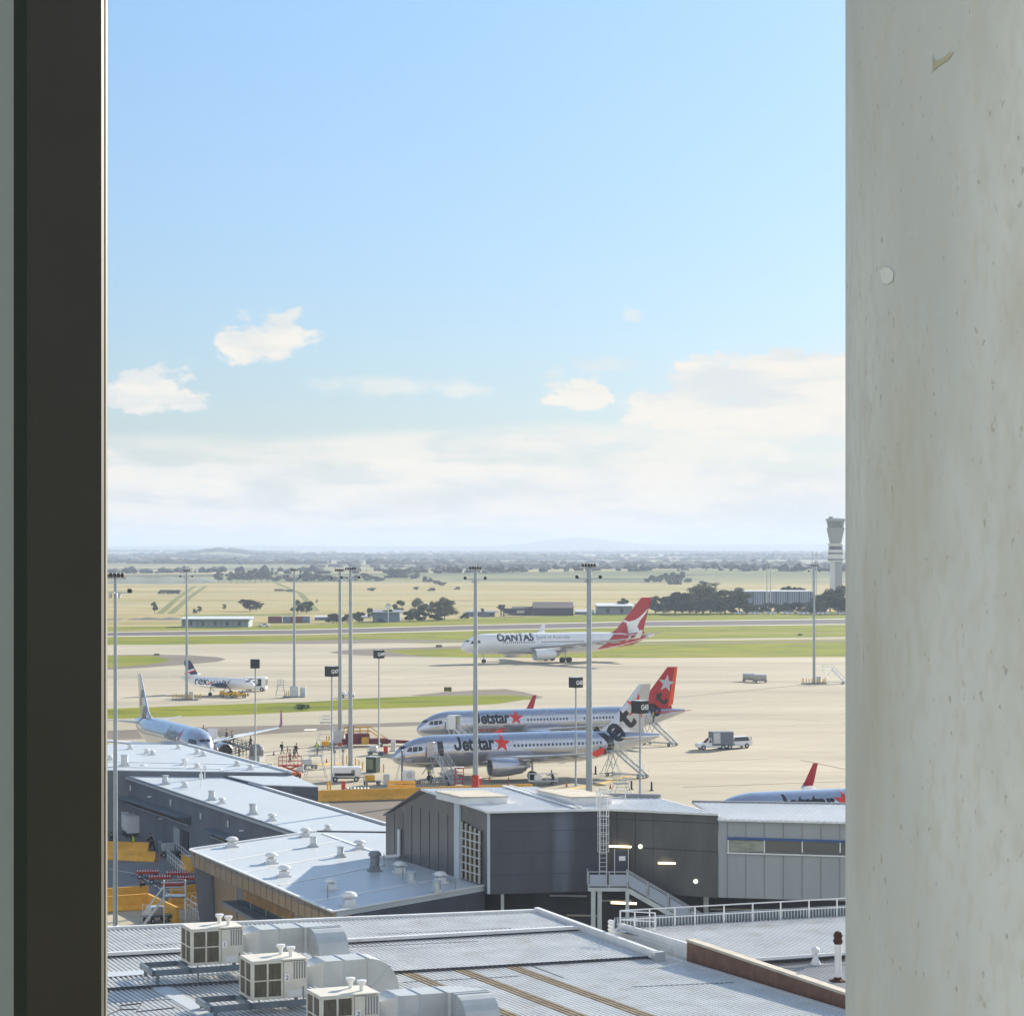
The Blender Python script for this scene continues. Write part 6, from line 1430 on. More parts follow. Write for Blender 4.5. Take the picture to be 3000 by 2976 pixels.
# ---------------------------------------------------------------- baggage dollies in the lane
def dolly(px, py, rz, label):
    t = thing('baggage_dolly', label, 'dolly', gp(px, py), rz, 'baggage dollies in the shaded lane'); t.scale = (.8, .9, 1)
    MB().box((0, 0, .55), (2.5, 1.4, .14)).box((0, -.68, .62), (2.5, .06, .16)).box((0, .68, .62), (2.5, .06, .16)).build('frame', m_redp, t)
    b = MB()
    for k in range(9): b.tube((-1.15 + k * .287, -.62, .66), (-1.15 + k * .287, .62, .66), .06, 6)
    b.build('rollers', m_wrail, t); MB().bar((-1.25, 0, .45), (-1.9, 0, .2), .06, .06).build('tow_bar', m_dark, t)
    for (x, y) in ((-.9, -.6), (-.9, .6), (.9, -.6), (.9, .6)): wheel(t, x, y, .24, .16)
dolly(433, 2572, .1, 'red dolly, farthest left of the five in the lane'); dolly(468, 2588, .15, 'red dolly in the middle of the five, behind the nearest one'); dolly(505, 2607, .15, 'red dolly nearest the camera of the five'); dolly(520, 2576, .1, 'red dolly farthest back at the right of the five'); dolly(552, 2590, .12, 'red dolly closest to the annex corner')
# white curtained cart train by the pier wall
for px, py, lb in ((372, 2434, 'white curtained baggage cart at the pier wall, farther one'), (386, 2448, 'white curtained baggage cart at the pier wall, nearer one')):
    t = thing('baggage_cart', lb, 'cart', gp(px, py), R(110)); MB().box((0, 0, .45), (2.6, 1.5, .15)).build('deck', m_dgalv, t); MB().box((0, 0, 2.15), (2.7, 1.6, .12)).box((-1.3, 0, 1.3), (.06, 1.5, 1.7)).box((1.3, 0, 1.3), (.06, 1.5, 1.7)).build('canopy', m_wrail, t)
    for x in (-.85, .0, .85): MB().box((x, .76, 1.35), (.7, .04, 1.5)).build('curtain', m_wrail, t)
    for (a, b_) in ((-1, -.7), (1, -.7), (-1, .7), (1, .7)): wheel(t, a, b_, .24, .16)
# stair tower and railings by the barrier
tt = thing('stair_tower', 'grey wheeled stair tower standing by the orange barriers', 'stair tower', gp(512, 2708), R(10))
MB().box((0, 0, 2.3), (1.7, 1.4, .12)).build('deck', m_dgalv, tt); b = MB()
for x in (-.85, .85):
    for y in (-.7, .7): b.tube((x, y, 0), (x, y, 3.5), .05, 6)
for z in (2.9, 3.5): b.path([V((-.85, -.7, z)), V((.85, -.7, z)), V((.85, .7, z)), V((-.85, .7, z)), V((-.85, -.7, z))], .04, 6)
b.build('frame', m_galv, tt); b = MB()
for y in (-.6, 0): b.bar((-.9, y, 2.2), (-2.5, y, .1), .06, .14).tube((-.9, y, 3.1), (-2.5, y, 1.0), .035, 6)
for k in range(9): b.box((-1.0 - k * .17, -.3, 2.05 - k * .225), (.2, .6, .03))
b.build('steps', m_galv, tt)
def fence(pts, label, h=1.05, step=1.1, m_=None, nm='handrail_fence', z=0.0):
    P = [gp(*p) if len(p) == 2 else V(p) for p in pts]; t = thing(nm, label, 'railing', P[0])
    for a, b_ in zip(P, P[1:]):
        for hh in (h, h * .55): MB().tube(a + UP * (z + hh), b_ + UP * (z + hh), .03, 6).build('rail', m_ or m_wrail, t, True)
        n = max(1, int((b_ - a).length / step))
        for k in range(n + 1): p = a + (b_ - a) * (k / n) + UP * z; MB().tube(p, p + UP * h, .03, 6).build('post', m_ or m_wrail, t, True)
fence([(540, 2664), (600, 2706), (670, 2748)], 'pale railing running down beside the bronze annex wall', 1.1); fence([(560, 2660), (668, 2712)], 'second pale railing close to the bronze annex wall', 1.1)
fence([(490, 2522), (540, 2566)], 'pale railing around the ramp by the annex corner', 1.1); fence([(503, 2486), (552, 2530), (580, 2540)], 'pale railing below the pier building doors', 1.1)
# ---------------------------------------------------------------- vehicles
def car(loc, rz, label, paint, kind='car', group=None, cat=None):
    t = thing({'car': 'parked_car', 'ute': 'box_truck', 'wagon': 'utility_wagon'}[kind], label, cat or 'car', loc, rz, group)
    L_ = 4.6 if kind == 'car' else 4.9
    def sec(x, w0, w1, z0, z1, zm): return [V((x, -w0, z0)), V((x, w0, z0)), V((x, w0, zm)), V((x, w1, z1)), V((x, -w1, z1)), V((x, -w0, zm))]
    hz_ = .78 if kind == 'car' else .98; top_ = 1.42 if kind == 'car' else 1.78; g = .28 if kind == 'car' else .4
    cab_end = 2.4 if kind == 'ute' else (3.9 if kind == 'car' else 4.7)
    MB().loft([sec(0, .7, .65, g, hz_ - .12, .5), sec(.3, .86, .8, g - .05, hz_, .6), sec(1.4, .9, .85, g - .05, hz_ + .08, .7), sec(L_ - .3, .9, .85, g - .05, hz_ + .1, .7), sec(L_, .82, .75, g + .05, hz_ - .02, .6)]).build('body', paint, t, smooth=False)
    MB().loft([sec(1.25, .80, .78, hz_ + .02, hz_ + .06, hz_ + .04), sec(1.95, .80, .68, hz_ + .02, top_ - .06, hz_ + .08), sec(cab_end - .4, .80, .68, hz_ + .02, top_, hz_ + .08), sec(cab_end, .8, .74, hz_ + .02, top_ - .15 if kind != 'car' else hz_ + .2, hz_ + .08)]).build('cabin', paint, t)
    for s_ in (-1, 1):
        MB().add([(1.65, s_ * .815, hz_ + .1), (cab_end - .25, s_ * .815, hz_ + .1), (cab_end - .45, s_ * .72, top_ - .1), (2.05, s_ * .72, top_ - .12)], [(0, 1, 2, 3) if s_ < 0 else (3, 2, 1, 0)]).build('side_window', m_glass, t)
        MB().box((L_ - .0, s_ * .7, hz_ - .12), (.05, .18, .2)).build('tail_light', m_star, t); MB().box((.12, s_ * .62, hz_ - .2), (.1, .24, .14)).build('headlight', m_wrail, t)
    MB().add([(1.28, -.7, hz_ + .1), (1.28, .7, hz_ + .1), (1.9, .6, top_ - .1), (1.9, -.6, top_ - .1)], [(3, 2, 1, 0)]).build('windscreen', m_glass, t)
    if kind == 'wagon': MB().box((L_ - .12, 0, hz_ + .42), (.12, 1.35, .5)).build('rear_window', m_glass, t)
    for x in (.85, L_ - .95):
        for y in (-.84, .84): wheel(t, x, y, .33 if kind == 'car' else .38, .22)
    if kind == 'ute':
        MB().box((4.0, 0, .75), (3.6, 1.9, .2)).build('tray', m_dgalv, t); MB().box((3.9, 0, 1.75), (3.3, 2.1, 1.85), 0, .03).build('cargo_box', mat('grey_canopy', (.16, .18, .23), .5, var=.1, scale=1), t); MB().box((2.9, -1.06, 1.75), (1.1, .04, 1.6)).build('box_panel', m_galv, t)
        for y in (-.84, .84): wheel(t, 5.0, y, .38, .22)
    return t
car(gp(2040, 2196), R(14), 'white cab truck with a grey cargo box parked beside a white wagon', m_white, 'ute', cat='truck'); car(gp(2112, 2192), R(22), 'white four-wheel-drive wagon with dark windows behind the cargo truck', m_white, 'wagon')
# container dollies
for i, (px, py, lb) in enumerate(((2194, 1996, 'pale grey covered cargo dolly, left one of two coupled'), (2229, 1999, 'pale grey covered cargo dolly, right one of two coupled'))):
    t = thing('cargo_dolly', lb, 'dolly', gp(px, py), R(-8), 'two covered cargo dollies'); c = mat('canvas_cover', (.42, .40, .34), .7, var=.25, scale=1.2)
    MB().box((0, 0, .45), (2.9, 1.7, .15)).build('deck', m_dgalv, t); MB().box((0, 0, 1.15), (2.7, 1.6, 1.2), 0, .1).build('load', c, t); MB().loft([[V((x, -.85, 1.5)), V((x, -.7, 1.85)), V((x, .7, 1.85)), V((x, .85, 1.5))] for x in (-1.4, 1.4)]).build('cover', m_galv, t)
    for (x, y) in ((-1.1, -.7), (1.1, -.7), (-1.1, .7), (1.1, .7)): wheel(t, x, y, .25, .18)
# bus at the turboprop nose
tb_ = thing('airport_bus', 'white bus with a black windowed side behind the turboprop nose', 'bus', gp(750, 2024), R(-6))
MB().box((0, 0, 1.65), (4.6, 2.4, 2.7), 0, .15).build('body', m_white, tb_); MB().box((-.4, -1.22, 1.9), (3.6, .04, 1.5)).build('window_band', m_glass, tb_); MB().box((.3, -1.25, 2.0), (.8, .03, .9)).build('poster', m_galv, tb_)
MB().box((2.31, 0, 1.9), (.04, 2.0, 1.4)).build('windscreen', m_glass, tb_)
for (x, y) in ((-1.5, -1.1), (1.5, -1.1), (-1.5, 1.1), (1.5, 1.1)): wheel(tb_, x, y, .45, .3)
def tug(px, py, rz, label, col, s_=1.0):
    t = thing('baggage_tug', label, 'tug', gp(px, py), rz); MB().box((0, 0, .65), (2.9, 1.4, .6), 0, .08).build('body', col, t); MB().box((-.9, 0, 1.1), (.9, 1.3, .4), 0, .06).build('bonnet', col, t)
    MB().box((.4, 0, 1.05), (.5, 1.0, .15)).box((.65, 0, 1.35), (.12, 1.0, .6)).build('seat', m_lampb, t); MB().tube((-.3, 0, 1.1), (-.05, 0, 1.5), .03, 6).build('steering_column', m_dark, t)
    for (x, y) in ((-.95, -.65), (.95, -.65), (-.95, .65), (.95, .65)): wheel(t, x, y, .36, .24)
    return t
tug(664, 2042, R(10), 'yellow and black tug in front of the turboprop, left one', m_yel); tug(702, 2044, R(4), 'yellow and black tug in front of the turboprop, right one', m_yel); tug(1018, 2044, R(0), 'small white and black tug beyond the grass strip, behind the pair of masts', m_white)
def marker(px, py, w_, label, m_=None, h=.9, grp=None):
    t = thing('airfield_marker', label, 'marker', gp(px, py), 0, grp); MB().box((0, 0, h / 2 + .15), (w_, .25, h), 0, .03).build('board', m_ or mat('olive_marker', (.16, .13, .02), .6, var=.3, scale=1), t)
    for x in (-w_ * .3, w_ * .3): MB().tube((x, 0, 0), (x, 0, .2), .05, 6).build('leg', m_dark, t)
marker(1312, 2027, 1.6, 'olive marker board on the dark paving left of the mast'); marker(459, 1921, 1.6, 'small dark marker on the left grass island', h=.5); marker(1286, 1897, 1.9, 'small dark marker on the grass ahead of the white airliner', h=.7); marker(2344, 1862, 1.6, 'small dark marker on the far grass at the right', m_dark, .5)
t = thing('bush', 'low dark bush on the near grass strip left of the G47 sign', 'bush', gp(885, 2078)); 
def foliage(mb, c, rx, ry, rz_, n, s_, rr=rnd):
    for _ in range(n):
        d = V((rr.gauss(0, 1), rr.gauss(0, 1), rr.gauss(0, 1))).normalized() * (rr.random() ** .4); p = V(c) + V((d.x * rx, d.y * ry, d.z * rz_))
        a = V((rr.gauss(0, 1), rr.gauss(0, 1), rr.gauss(0, .6))).normalized(); b_ = a.orthogonal().normalized(); q = rr.uniform(.5, 1.2) * s_
        mb.add([p - a * q - b_ * q * .4, p + a * q * .9 - b_ * q * .5, p + a * q + b_ * q * .45, p - a * q * .8 + b_ * q * .5], [(0, 1, 2, 3)])
m_leaf = mat('gum_leaves', (.070, .088, .030), .85, scale=.3, col2=(.125, .135, .05)); m_leaf2 = mat('dark_leaves', (.045, .065, .028), .85, scale=.3, col2=(.085, .10, .04)); m_bark = mat('pale_bark', (.28, .24, .19), .9, var=.3, scale=2)
b = MB(); foliage(b, (0, 0, .5), 1.6, .8, .55, 260, .16); b.build('leaves', m_leaf2, t); MB().tube((0, 0, 0), (0, 0, .5), .08, 6).build('stem', m_bark, t)

person(gp(700, 2222), R(-60), 'person in navy walking between the blank sign and the boarding ramp', c_nv, c_dk, 'walk'); person(gp(849, 2232), R(-65), 'adult in light clothes at the back of the walking group', c_lt, c_nv, 'walk')
person(gp(1258, 2284), R(30), 'worker in a yellow vest standing under the front door of the nearest airliner', c_hv, c_nv, 'stand', vest=c_hv); person(gp(1620, 2296), R(120), 'worker in dark clothes beside the white wire trolley', c_dk, c_dk, 'push')
cone(1230, 2296, 'orange cone left of the stair foot of the nearest airliner'); cone(1560, 2312, 'orange cone left of the white wire trolley'); cone(1660, 2304, 'orange cone right of the white wire trolley')
def flatcart(px, py, rz, label):
    t = thing('equipment_cart', label, 'cart', gp(px, py), rz); MB().box((0, 0, .5), (2.2, 1.2, .12)).bar((1.1, 0, .45), (1.9, 0, .3), .06, .06).build('deck', m_dgalv, t); MB().box((-.3, 0, .95), (1.2, .9, .75), 0, .06).build('load', m_yel if 'yellow' in label else m_galv, t)
    MB().path([V((-1.05, -.55, .5)), V((-1.05, -.55, 1.5)), V((-1.05, .55, 1.5)), V((-1.05, .55, .5))], .03, 6).build('hoop', m_galv, t)
    for (x, y) in ((-.8, -.55), (.8, -.55), (-.8, .55), (.8, .55)): wheel(t, x, y, .22, .14)
flatcart(1090, 2300, R(10), 'small cart with a yellow load left of the grey cabinet'); flatcart(1100, 2212, R(-15), 'small cart with a grey load at the foot of the G49 pole'); flatcart(1330, 2222 + 60, R(20), 'small cart with a grey load under the nearest airliner belly')
flatcart(960, 2196, R(5), 'small cart with a yellow load under the open-framed work platform'); flatcart(905, 2252, R(30), 'small cart with a grey load right of the red scissor lift')
cabinet(880, 2262, .9, .5, 1.0, m_galv, 'grey box on the yellow paint right of the red scissor lift'); cabinet(790, 2256, .8, .5, .9, m_galv, 'grey box left of the red scissor lift')

cone(468, 2516, 'red and white cone right of the front orange barrier in the lane', c_pk); flatcart(500, 2508, R(20), 'small cart with a grey load by the railing at the pier doors'); flatcart(462, 2700, R(40), 'small cart with a grey load behind the nearest barrier, by the stair tower')
cabinet(560, 2535, .9, .6, 1.0, m_wrail, 'white box by the railing near the annex corner'); cone(448, 2688, 'orange cone on the sunlit concrete by the nearest barriers')
# ---------------------------------------------------------------- trees
def tree_proto(seed, w_, h, label, dens=1.0, trunk=.35, leaf=None, gap=.5, name='tree', ls=.42):
    rr = random.Random(seed); t = thing(name, label, 'tree', (0, 0, 0)); tb = MB(); lf = MB()
    zc_ = h * trunk; n = max(4, int(w_ * 1.1)); tips = []
    tb.tube((0, 0, -.1), (rr.uniform(-.2, .2), 0, zc_), h * .028 + .08, 8, h * .02 + .05)
    for k in range(n):
        a = 2 * pi * k / n + rr.uniform(-.4, .4); r = w_ / 2 * rr.uniform(.35, .8); z = h * rr.uniform(trunk + .12, .9)
        z = min(z, h * (1 - .35 * (r / (w_ / 2)) ** 2)); p = V((cos(a) * r, sin(a) * r, z)); mid = V((cos(a) * r * .45, sin(a) * r * .45, zc_ + (z - zc_) * .45))
        tb.tube((0, 0, zc_ * .9), mid, h * .014 + .04, 6, h * .009 + .03).tube(mid, p, h * .009 + .03, 6, .02); tips.append(p)
    tips.append(V((rr.uniform(-.1, .1) * w_, 0, h * .88)))
    for p in tips:
        cr = w_ * rr.uniform(.15, .24)
        foliage(lf, p, cr, cr, cr * .55 * min(1.3, h / w_ + .4), int(150 * dens), ls, rr)
        for _ in range(3):
            q = p + V((rr.uniform(-1, 1) * cr, rr.uniform(-1, 1) * cr, rr.uniform(-.3, .5) * cr)); foliage(lf, q, cr * .5, cr * .5, cr * .32, int(50 * dens), ls * .85, rr)
    tb.build('trunk', m_bark, t); lf.build('crown', leaf or m_leaf, t); return t
TP = [tree_proto(11, 9, 9, 'x', 1, .22), tree_proto(12, 14, 12, 'x', 1.1, .2), tree_proto(13, 7, 9, 'x', 1, .25), tree_proto(14, 11, 8, 'x', 1, .12, m_leaf2), tree_proto(15, 8, 5, 'x', .9, .05, m_leaf2)]
TD = [(9, 9), (14, 12), (7, 9), (11, 8), (8, 5)]; first = [True] * 5
def tree(px, by, hp, wp, k, label, group=None):
    if px > 1900 and by > 1760: wp *= 1.3
    g = gp(px, by); s_ = F / g.y; sz = hp / s_ / TD[k][1]; sx = wp / s_ / TD[k][0]
    if first[k]: t = TP[k]; first[k] = False; t.location = g; t.rotation_euler.z = rnd.uniform(0, 6)
    else: t = dup(TP[k], g, rnd.uniform(0, 6))
    t.scale = (sx, sx, sz); t['label'] = label
    if group: t['group'] = group
    return t
tree(2060, 1797, 86, 112, 1, 'biggest gum tree of the clump right of the red tail'); tree(1920, 1797, 50, 44, 0, 'small gum tree directly behind the red tail tip')
tree(1978, 1797, 60, 66, 3, 'medium gum tree on the left of the biggest one'); tree(2124, 1797, 70, 48, 2, 'narrow gum tree just right of the biggest one'); tree(2166, 1797, 74, 52, 0, 'gum tree touching the left end of the striped shed')
tree(2022, 1797, 52, 44, 3, 'low gum tree in front of the biggest one, to its left'); tree(1826, 1797, 44, 32, 0, 'round gum tree standing alone left of the red tail'); tree(1870, 1798, 30, 30, 4, 'low bushy tree between the white sheds and the red tail')
for i, (px, hp) in enumerate(((2200, 30), (2225, 26), (2252, 30), (2278, 28), (2305, 30), (2330, 32), (2356, 30), (2380, 34), (2100, 28), (2146, 26))): tree(px, 1797, hp, 34, 4, 'low dark tree in the row before the striped shed', 'low trees before the striped shed')
for i, (px, hp) in enumerate(((1945, 36), (2000, 40), (2040, 34), (2082, 44), (2110, 50), (2188, 34), (2392, 40), (2476, 44))): tree(px, 1799, hp, 46, 3, 'dense low tree filling the belt in front of the taller gums', 'undergrowth trees of the right-hand belt')
tree(2312, 1772, 52, 40, 3, 'tree showing over the middle of the striped shed'); tree(2342, 1772, 50, 44, 3, 'tree showing over the right part of the striped shed')
for px, by, hp, wp, lb in ((2402, 1794, 52, 52, 'tree right of the striped shed, left of the tower foot'), (2432, 1792, 66, 52, 'tree hiding the foot of the control tower'), (2466, 1792, 74, 56, 'tree at the concrete column edge, beside the tower foot'), (2416, 1799, 38, 44, 'low tree in front, below the control tower'), (2456, 1799, 42, 50, 'low tree in front, at the concrete column edge'), (2500, 1797, 60, 60, 'tree half hidden by the concrete column')): tree(px, by, hp, wp, 0 if hp > 50 else 3, lb)
tree(1168, 1812, 54, 34, 2, 'slim gum tree beside the small blue dish'); tree(1225, 1814, 60, 58, 0, 'middle gum tree of the three by the sheds'); tree(1264, 1811, 50, 28, 2, 'thin gum tree between the two full-crowned ones'); tree(1303, 1815, 62, 70, 1, 'full-crowned gum tree at the right of the three by the sheds')
for px, by, hp, wp in ((975, 1826, 28, 46), (1018, 1824, 24, 40), (1052, 1823, 30, 40), (1086, 1812, 30, 24), (1110, 1821, 22, 34), (1140, 1821, 34, 52), (1200, 1820, 30, 44), (1236, 1820, 26, 44), (1284, 1818, 20, 52), (1362, 1814, 18, 28)): tree(px, by, hp, wp, 4, 'low dark bush in the thicket by the runway sheds', 'bushes by the runway sheds')
tree(453, 1799, 36, 22, 2, 'lone round-headed tree on a thin stem at the far left'); tree(732, 1791, 34, 60, 3, 'wide dome-shaped tree standing alone in the dry field'); tree(571, 1798, 14, 15, 4, 'little bush left of the mast line in the dry field')
tree(584, 1797, 22, 15, 2, 'little thin tree beside a bush in the dry field'); tree(657, 1789, 20, 12, 2, 'tiny lone tree left of the dome-shaped tree'); tree(872, 1800, 42, 40, 0, 'gum tree right behind the mast beyond the turboprop'); tree(898, 1797, 34, 44, 3, 'spreading tree just right of the mast beyond the turboprop')
tree(928, 1768, 12, 8, 2, 'tiny lone tree on the slope right of the spreading tree')
for px in (474, 492, 505, 520): tree(px, 1741, 13, 24, 4, 'scrubby bush in the dip of the dry field', 'bushes in the dry field dip')
for px, hp, wp in ((640, 34, 26), (676, 32, 26), (694, 36, 28), (712, 37, 26), (730, 36, 28), (748, 42, 28), (766, 40, 28), (784, 38, 28)): tree(px, 1707, hp, wp, (0, 2)[px % 2], 'gum tree in the dense row on the left ridge', 'gum trees on the left ridge')
for px, hp, wp in ((812, 18, 34), (842, 20, 30), (868, 16, 30), (890, 22, 30), (908, 30, 46), (938, 22, 32), (966, 20, 34), (1000, 16, 34), (1040, 20, 30), (1072, 26, 30), (1106, 16, 40)): tree(px, 1705, hp, wp, 3, 'dark tree in the broken row beyond the dry field', 'trees beyond the dry field')
tree(1150, 1702, 34, 46, 3, 'large dark tree on the ridge behind the right mast of the pair'); tree(1180, 1702, 34, 40, 0, 'second large dark tree on the ridge, right of the first'); tree(1216, 1703, 24, 28, 3, 'small dark tree at the right end of the ridge clump')
for px, by, hp, wp in ((1246, 1707, 18, 22), (1262, 1707, 14, 18), (1280, 1712, 12, 26), (1296, 1716, 10, 24), (1340, 1728, 9, 20), (1090, 1732, 10, 26), (1220, 1728, 9, 18), (1265, 1732, 10, 26), (820, 1732, 7, 40), (850, 1734, 7, 30)): tree(px, by, hp, wp, 4, 'scattered scrub on the grassy slope', 'scrub on the grassy slope')
for px, hp in ((1915, 22), (1935, 24), (1955, 28), (1975, 30), (1995, 32), (1900, 16), (2015, 14), (2060, 12), (1965, 12), (1985, 12)): tree(px, 1708 if hp > 12 else 1714, hp, 26, 3, 'hazy tree in the far clump above the red tail', 'hazy trees above the red tail')
# ---------------------------------------------------------------- far woods: masses nobody could count
def rz_at(i, y0, y1, x, y): t = (y - y0) / (y1 - y0); return -.5 + sin(pi * t) * HF[i](x, y)
m_far = mat('far_wood_foliage', (.035, .05, .035), .95, var=.3, scale=.02)
def wood(i, y0, y1, rows, hmin, hmax, seed):
    rr = random.Random(seed); mb = MB(); a = [(0, 0, 1), (.9, 0, .3), (.28, .85, .3), (-.72, .53, .3), (-.72, -.53, .3), (.28, -.85, .3), (.6, .4, -.6), (-.3, .7, -.6), (-.75, 0, -.6), (-.3, -.7, -.6), (.6, -.4, -.6)]
    fc = [(0, 1, 2), (0, 2, 3), (0, 3, 4), (0, 4, 5), (0, 5, 1), (1, 6, 2), (2, 7, 3), (3, 8, 4), (4, 9, 5), (5, 10, 1), (6, 7, 2), (7, 8, 3), (8, 9, 4), (9, 10, 5), (10, 6, 1)]
    for (f0, cov, phase, n) in rows:
        y = y0 + (y1 - y0) * f0; half = y * .20
        for _ in range(n):
            x = rr.uniform(-half, half); g = sin(x * 7 / y * cov + phase) + .6 * sin(x * 23 / y * cov + phase * 2) + .3 * sin(x * 61 / y + phase)
            if g < rr.uniform(-.5, .7): continue
            yy = y + rr.uniform(-1, 1) * (y1 - y0) * .02; h = rr.uniform(hmin, hmax) * (.7 + .3 * min(1.5, g + .5)); w_ = h * rr.uniform(.5, 1.1)
            z = rz_at(i, y0, y1, x, yy); c, s_ = cos(rr.random() * 6), sin(rr.random() * 6); w_ *= rr.uniform(1.3, 2.6) if i > 1 else 1.2
            mb.add([(x + (p[0] * c - p[1] * s_) * w_ * rr.uniform(.7, 1.2), yy + (p[0] * s_ + p[1] * c) * w_, z + h * .45 + p[2] * h * .6 * rr.uniform(.75, 1.15)) for p in a], fc)
    tag(mb.build('far_wood', m_far), kind='stuff')
wood(1, 2150, 2900, [(.35, 1.4, 1, 160), (.6, 1, 2.5, 200), (.85, 1.3, 4, 220)], 3, 7, 1)
wood(2, 3200, 4900, [(.2, 1, .5, 260), (.45, 1.2, 2, 380), (.75, 1.2, 3.3, 400)], 5, 10, 2)
wood(3, 5600, 7800, [(.15, .8, 1.5, 500), (.5, .9, 2.2, 900)], 6, 11, 3)
wood(4, 8800, 11500, [(.3, .8, .2, 700), (.5, 1, 3.1, 900)], 7, 12, 4)
# dark earthworks beyond the right masts
m_spoil = mat('dark_spoil', (.10, .085, .085), .95, var=.25, scale=.02); m_spoil2 = mat('pale_spoil', (.34, .31, .25), .95, var=.2, scale=.02)
def mound(px0, px1, py, hp, dp_, m_, nm='earth_mound'):
    a, b_ = gp(px0, py), gp(px1, py); s_ = F / a.y; n = 24; vs = []; fs = []; hgt = hp / s_; dep = dp_
    for j in range(5):
        for i in range(n + 1):
            q = i / n; e = min(1, q * 6, (1 - q) * 6); z = sin(pi * j / 4) * hgt * e * (.75 + .25 * sin(q * 19 + px0)); p = a + (b_ - a) * q; vs.append((p.x, p.y + (j - 2) / 2 * dep, z - .1))
    for j in range(4):
        for i in range(n): q = j * (n + 1) + i; fs.append((q, q + 1, q + n + 2, q + n + 1))
    return tag(MB().add(vs, fs).build(nm, m_, smooth=True), kind='structure')
mound(1360, 2060, 1700, 18, 60, m_spoil, 'hills'); mound(1540, 1660, 1688, 8, 40, m_spoil2, 'hills'); mound(1760, 1900, 1702, 12, 50, m_spoil2, 'hills'); mound(2190, 2350, 1692, 8, 40, m_spoil, 'hills'); mound(2130, 2180, 1702, 3, 20, mat('pond', (.12, .18, .18), .2), 'hills')
mound(372, 560, 1814, 7, 12, m_spoil, 'hills'); mound(300, 362, 1815, 4, 10, m_spoil, 'hills'); mound(318, 640, 1706, 18, 90, mat('hazy_slope', (.10, .13, .09), .95, var=.2, scale=.01), 'hills')
# ---------------------------------------------------------------- buildings beyond the runway
def shed(px0, px1, by, hp, d, roof='flat', wall=None, roofm=None, label='', over=.3, wins=0, name='shed', skew=0, cat='shed'):
    a, b_ = gp(px0, by), gp(px1, by); s_ = F / ((a.y + b_.y) / 2); h = hp / s_; t = thing(name, label, cat, ((a.x + b_.x) / 2, a.y, 0))
    c = [(a.x, a.y), (b_.x, b_.y), (b_.x + skew, b_.y + d), (a.x + skew, a.y + d)]
    if roof == 'flat':
        MB().prism(c, 0, h * .86).build('wall', wall, t, True)
        MB().hexa([(c[0][0] - over, c[0][1] - over * 4, h * .80), (c[1][0] + over * 6, c[1][1] - over * 4, h * .80), (c[2][0] + over, c[2][1] + over, h * .93), (c[3][0] - over, c[3][1] + over, h * .93)],
                  [(c[0][0] - over, c[0][1] - over * 4, h * .86), (c[1][0] + over * 6, c[1][1] - over * 4, h * .86), (c[2][0] + over, c[2][1] + over, h), (c[3][0] - over, c[3][1] + over, h)]).build('roof', roofm, t, True)
    else:
        MB().prism(c, 0, h * .6).build('wall', wall, t, True); m0 = ((c[0][0] + c[3][0]) / 2, (c[0][1] + c[3][1]) / 2); m1 = ((c[1][0] + c[2][0]) / 2, (c[1][1] + c[2][1]) / 2)
        MB().add([(c[0][0] - .3, c[0][1] - .5, h * .58), (c[1][0] + .3, c[1][1] - .5, h * .58), (c[2][0] + .3, c[2][1] + .5, h * .58), (c[3][0] - .3, c[3][1] + .5, h * .58), (*m0, h), (*m1, h)], [(0, 1, 5, 4), (2, 3, 4, 5), (3, 0, 4), (1, 2, 5), (3, 2, 1, 0)]).build('roof', roofm, t, True)
    for k in range(wins):
        q = (k + .5) / wins; x = a.x + (b_.x - a.x) * q; y = a.y + (b_.y - a.y) * q; MB().box((x, y - .06, h * .36), ((b_.x - a.x) / wins * .5, .06, h * .42)).build('window' if k % 3 else 'door', m_win if k % 2 else m_mgrey, t, True)
    return t
w_bl = mat('pale_blue_wall', (.26, .33, .36), .7, var=.1, scale=.2); w_dk = mat('dark_slate_wall', (.055, .055, .065), .7, var=.2, scale=.1); w_w = mat('white_shed_roof', (.62, .66, .70), .5, var=.08, scale=.1); w_b2 = mat('blue_shed_wall', (.13, .20, .28), .6, var=.15, scale=.1)
w_dr = mat('dark_hangar_roof', (.075, .06, .06), .7, var=.25, scale=.08); w_rd = mat('rust_red_container', (.17, .05, .05), .7, var=.2, scale=.2); w_gy = mat('grey_shed_wall', (.22, .25, .28), .6, var=.15, scale=.1)
shed(532, 728, 1837, 29, 14, 'flat', w_bl, w_w, 'long pale blue shed with a white overhanging roof beside the runway', .4, 11)
shed(1562, 1680, 1803, 38, 30, 'gable', w_dk, w_dr, 'big dark gabled hangar beyond the runway, left of the red tail', name='hangar', cat='hangar')
shed(1500, 1560, 1802, 24, 14, 'gable', w_dk, w_dr, 'lower dark shed joined to the left of the big hangar')
shed(1365, 1450, 1806, 16, 12, 'flat', w_b2, w_gy, 'low blue shed left of the dark hangar', wins=4)
shed(1686, 1740, 1800, 14, 12, 'gable', w_gy, w_w, 'small pale shed just right of the dark hangar'); shed(1750, 1852, 1800, 30, 24, 'flat', w_gy, w_w, 'white-roofed warehouse left of the red tail', wins=5); shed(1790, 1856, 1799, 18, 10, 'gable', w_gy, w_w, 'low white gabled shed in front of the warehouse')
shed(1092, 1170, 1822, 34, 14, 'flat', w_b2, w_gy, 'blue flat shed under the small dish, among the bushes')
shed(922, 968, 1817, 12, 8, 'flat', w_gy, w_w, 'pale grey low shed right of the red containers'); shed(1060, 1085, 1810, 8, 8, 'gable', w_w, w_w, 'tiny white-roofed hut among the bushes')
